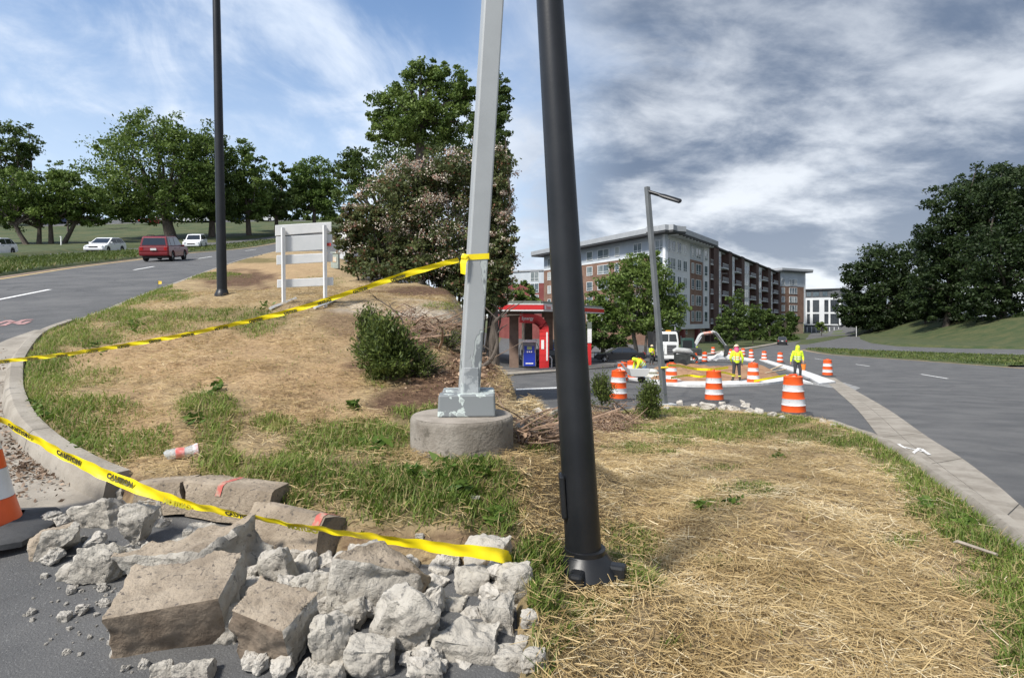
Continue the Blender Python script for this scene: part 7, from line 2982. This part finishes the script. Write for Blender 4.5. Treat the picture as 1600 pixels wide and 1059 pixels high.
def worker(label, pos, rz, J, kit):
    """J: joints in metres (x forward, y left, z up)"""
    t = thing('person', label, 'person', pos, rz)
    j = {k: Vector(v) for k, v in J.items()}
    body = []
    hd = j['head']
    up = (j['head'] - j['neck']).normalized()
    body += [(j['neck'] - up * .05, .055, j['neck'] + up * .06, .052), (hd - up * .05, .078, hd + up * .05, .088)]
    fw = j['face'].normalized()
    body += [(hd - up * .07 + fw * .045, .048, hd - up * .02 + fw * .05, .055), (hd + fw * .085 - up * .015, .016, hd + fw * .105 - up * .03, .013)]
    sv = up.cross(fw).normalized()
    for k in (-1, 1):
        body.append((hd + sv * k * .085, .018, hd + sv * k * .088 - up * .03, .014))
    body += [(j['pelvis'], .14, j['chest'], .155), (j['chest'], .155, j['neck'] - up * .06, .085)]
    jacket = [(j['pelvis'] + (j['chest'] - j['pelvis']).normalized() * .02, .165, j['chest'], .180), (j['chest'], .180, j['neck'] - up * .07, .105)]
    trous = [(j['pelvis'], .155, j['pelvis'] + Vector((0, 0, .02)), .155)]
    boots = []
    for s in 'LR':
        sh, el, wr_, hip, kn, an, toe = (j[k + s] for k in ('sh', 'el', 'wr', 'hip', 'kn', 'an', 'toe'))
        body += [(j['chest'] + (j['neck'] - j['chest']) * .45, .09, sh, .065), (sh, .058, el, .045), (el, .044, wr_, .030)]
        hand(body, wr_, (wr_ - el), j['palm'])
        jacket += [(j['chest'] + (j['neck'] - j['chest']) * .5, .12, sh, .085), (sh, .080, el, .064), (el, .064, el.lerp(wr_, .9), .048)]
        body += [(j['pelvis'], .10, hip, .09), (hip, .085, kn, .058), (kn, .056, an, .040), (an, .042, toe, .030)]
        trous += [(j['pelvis'], .13, hip, .115), (hip, .105, kn, .078), (kn, .076, an + (kn - an) * .06, .060)]
        boots += [(an + (kn - an) * .18, .056, an - Vector((0, 0, .03)), .055), (an - Vector((0, 0, .035)), .052, toe, .042)]
    capsules(body, .010, 'body', M_SKIN, t, 3)
    jk = capsules(jacket, .018, 'jacket', M_HIVIS, t)
    capsules(trous, .018, 'trousers', kit['trousers'], t)
    capsules(boots, .016, 'boots', M_BOOT, t)
    # reflective bands
    ax = (j['chest'] - j['pelvis'])
    for f_ in (.38, .72):
        c_ = j['pelvis'] + ax * f_
        a = ax.normalized()
        MB().tube([c_ - a * .028, c_ + a * .028], [.183, .186], 20, cap=False).build('reflective_band', M_SILVER, jk)
    shm = (j['shL'] + j['shR']) / 2
    bk = (j['chest'] - fw * 0)
    for s in 'LR':
        o_ = j['sh' + s].lerp(shm, .45)
        perp = ax.cross(j['shL'] - j['shR']).normalized()
        for sg in (-1, 1):
            a_ = j['pelvis'] + ax * .3 + (o_ - shm) + perp * sg * .185
            b__ = j['chest'] + ax * .42 + (o_ - shm) + perp * sg * .150
            MB().tube([a_, a_.lerp(b__, .6) + perp * sg * .012, b__], .024, 6, squash=.5).build('brace_stripe', kit.get('stripe', M_HIORG), jk)
    if kit.get('hood'):
        capsules([(hd - up * .05 - fw * .01, .110, hd + up * .05 - fw * .012, .112), (j['neck'] - up * .02 - fw * .02, .125, hd - up * .06 - fw * .01, .115)], .016, 'hood', kit['hood'], t)
    if kit.get('helmet'):
        hm = MB()
        for z, r_ in ():
            pass
        vs = []
        prof = [(.150, .045), (.145, .055), (.118, .06), (.114, .10), (.095, .145), (.05, .172), (.01, .178)]
        n = 20
        for r_, z in prof:
            for k in range(n):
                a = 2 * math.pi * k / n
                vs.append(hd + fw * (math.cos(a) * r_ * 1.1) + sv * math.sin(a) * r_ + up * z)
        hm.add(vs, [(i * n + k, i * n + (k + 1) % n, (i + 1) * n + (k + 1) % n, (i + 1) * n + k) for i in range(len(prof) - 1) for k in range(n)])
        hm.build('hard_hat', kit['helmet'], t, smooth=True)
    if kit.get('ankle'):
        for s in 'LR':
            q = j['an' + s].lerp(j['kn' + s], .28)
            d = (j['kn' + s] - j['an' + s]).normalized()
            MB().tube([q, q + d * .05], [.076, .078], 14, cap=False).build('ankle_band', mat('ankle_yellow', (.70, .66, .10), rough=.5), t)
    return t


STAND = dict(pelvis=(0, 0, .95), chest=(.02, 0, 1.28), neck=(.03, 0, 1.50), head=(.05, 0, 1.64), face=(1, 0, -.1), palm=(0, 0, -1),
             shL=(.02, .20, 1.42), shR=(.02, -.20, 1.42), elL=(-.02, .27, 1.13), elR=(-.02, -.27, 1.13), wrL=(.10, .25, .90), wrR=(.10, -.25, .90),
             hipL=(0, .10, .90), hipR=(0, -.10, .90), knL=(.03, .13, .50), knR=(.03, -.13, .50), anL=(-.02, .15, .10), anR=(-.02, -.15, .10), toeL=(.15, .18, .04), toeR=(.15, -.18, .04))
p = Gb(1151, 598)
J = dict(STAND)
J.update(wrL=(.16, .20, .95), elL=(.0, .30, 1.14), elR=(.02, -.30, 1.14), wrR=(.12, -.30, .88), face=(1, .1, -.35), anL=(.02, .17, .10), toeL=(.19, .20, .04), palm=(0, -.3, -1))
worker('worker seen from behind in tan hard hat, yellow vest and dark trousers with ankle bands', (p.x, p.y, p.z + .10), R(84), J,
       dict(trousers=M_DARKT, helmet=mat('tan_hat', (.62, .52, .34), rough=.4), hood=mat('pink_hood', (.62, .10, .20), rough=.8), ankle=True))
p = P(1246, 586, 30.5)
p.z = float(gz(p.x, p.y)) + .10
J = dict(STAND)
J.update(wrL=(.15, .24, 1.0), elL=(.0, .28, 1.16), elR=(-.02, -.29, 1.14), wrR=(.02, -.34, .92), knL=(.08, .12, .5), anR=(-.06, -.13, .10), toeR=(.11, -.16, .04))
wk = worker('worker facing the camera in yellow hooded jacket, holding an orange bucket', p, R(-96), J, dict(trousers=M_DARKT, hood=M_HIVIS, stripe=mat('olive_stripe', (.30, .42, .03))))
bk_ = thing('bucket', 'orange bucket hanging from the hand of the hooded worker', 'bucket', p)
rx = Matrix.Rotation(R(-96), 3, 'Z') @ Vector((.04, .27, .0))
for nm, pr in (('bucket_wall', [(.11, .48), (.15, .80), (.155, .80)]),):
    MB().lathe(pr, 18, (rx.x, rx.y, 0)).build(nm, M_HIORG, bk_, smooth=True)
MB().tube([(rx.x - .14, rx.y, .80), (rx.x - .08, rx.y, .92), (rx.x, rx.y, .955), (rx.x + .08, rx.y, .92), (rx.x + .14, rx.y, .80)], .008, 6).build('bucket_handle', M_TRIM, bk_)
# crouching worker bent to the left
p = Gb(1006, 594)
J = dict(pelvis=(0, 0, .74), chest=(.27, 0, .98), neck=(.44, 0, 1.06), head=(.56, 0, 1.10), face=(.7, 0, -.75), palm=(0, 0, -1),
         shL=(.38, .19, 1.00), shR=(.38, -.19, 1.00), elL=(.50, .24, .75), elR=(.48, -.24, .74), wrL=(.60, .14, .52), wrR=(.58, -.12, .50),
         hipL=(.0, .11, .70), hipR=(.0, -.11, .70), knL=(.26, .16, .46), knR=(.16, -.16, .42), anL=(.05, .16, .10), anR=(-.14, -.16, .10), toeL=(.22, .19, .04), toeR=(.03, -.19, .04))
worker('worker bending over in yellow hooded vest and blue jeans', (p.x, p.y, p.z + .02), R(196), J, dict(trousers=M_JEAN, hood=M_HIVIS, stripe=M_HIORG))
# two half hidden ones farther back
p = Gb(1086, 563)
J = dict(STAND)
worker('helmeted worker half hidden behind a drum near the dump truck', (p.x, p.y, p.z), R(-90), J, dict(trousers=M_DARKT, helmet=mat('yellow_hat', (.75, .55, .05), rough=.4)))
p = at_station(1018, 52)
J = dict(STAND)
J.update(elR=(.1, -.28, 1.2), wrR=(.3, -.2, 1.15))
worker('worker in yellow vest standing left of the dump truck', p, R(-70), J, dict(trousers=M_DARKT, helmet=mat('tan_hat', (.62, .52, .34))))
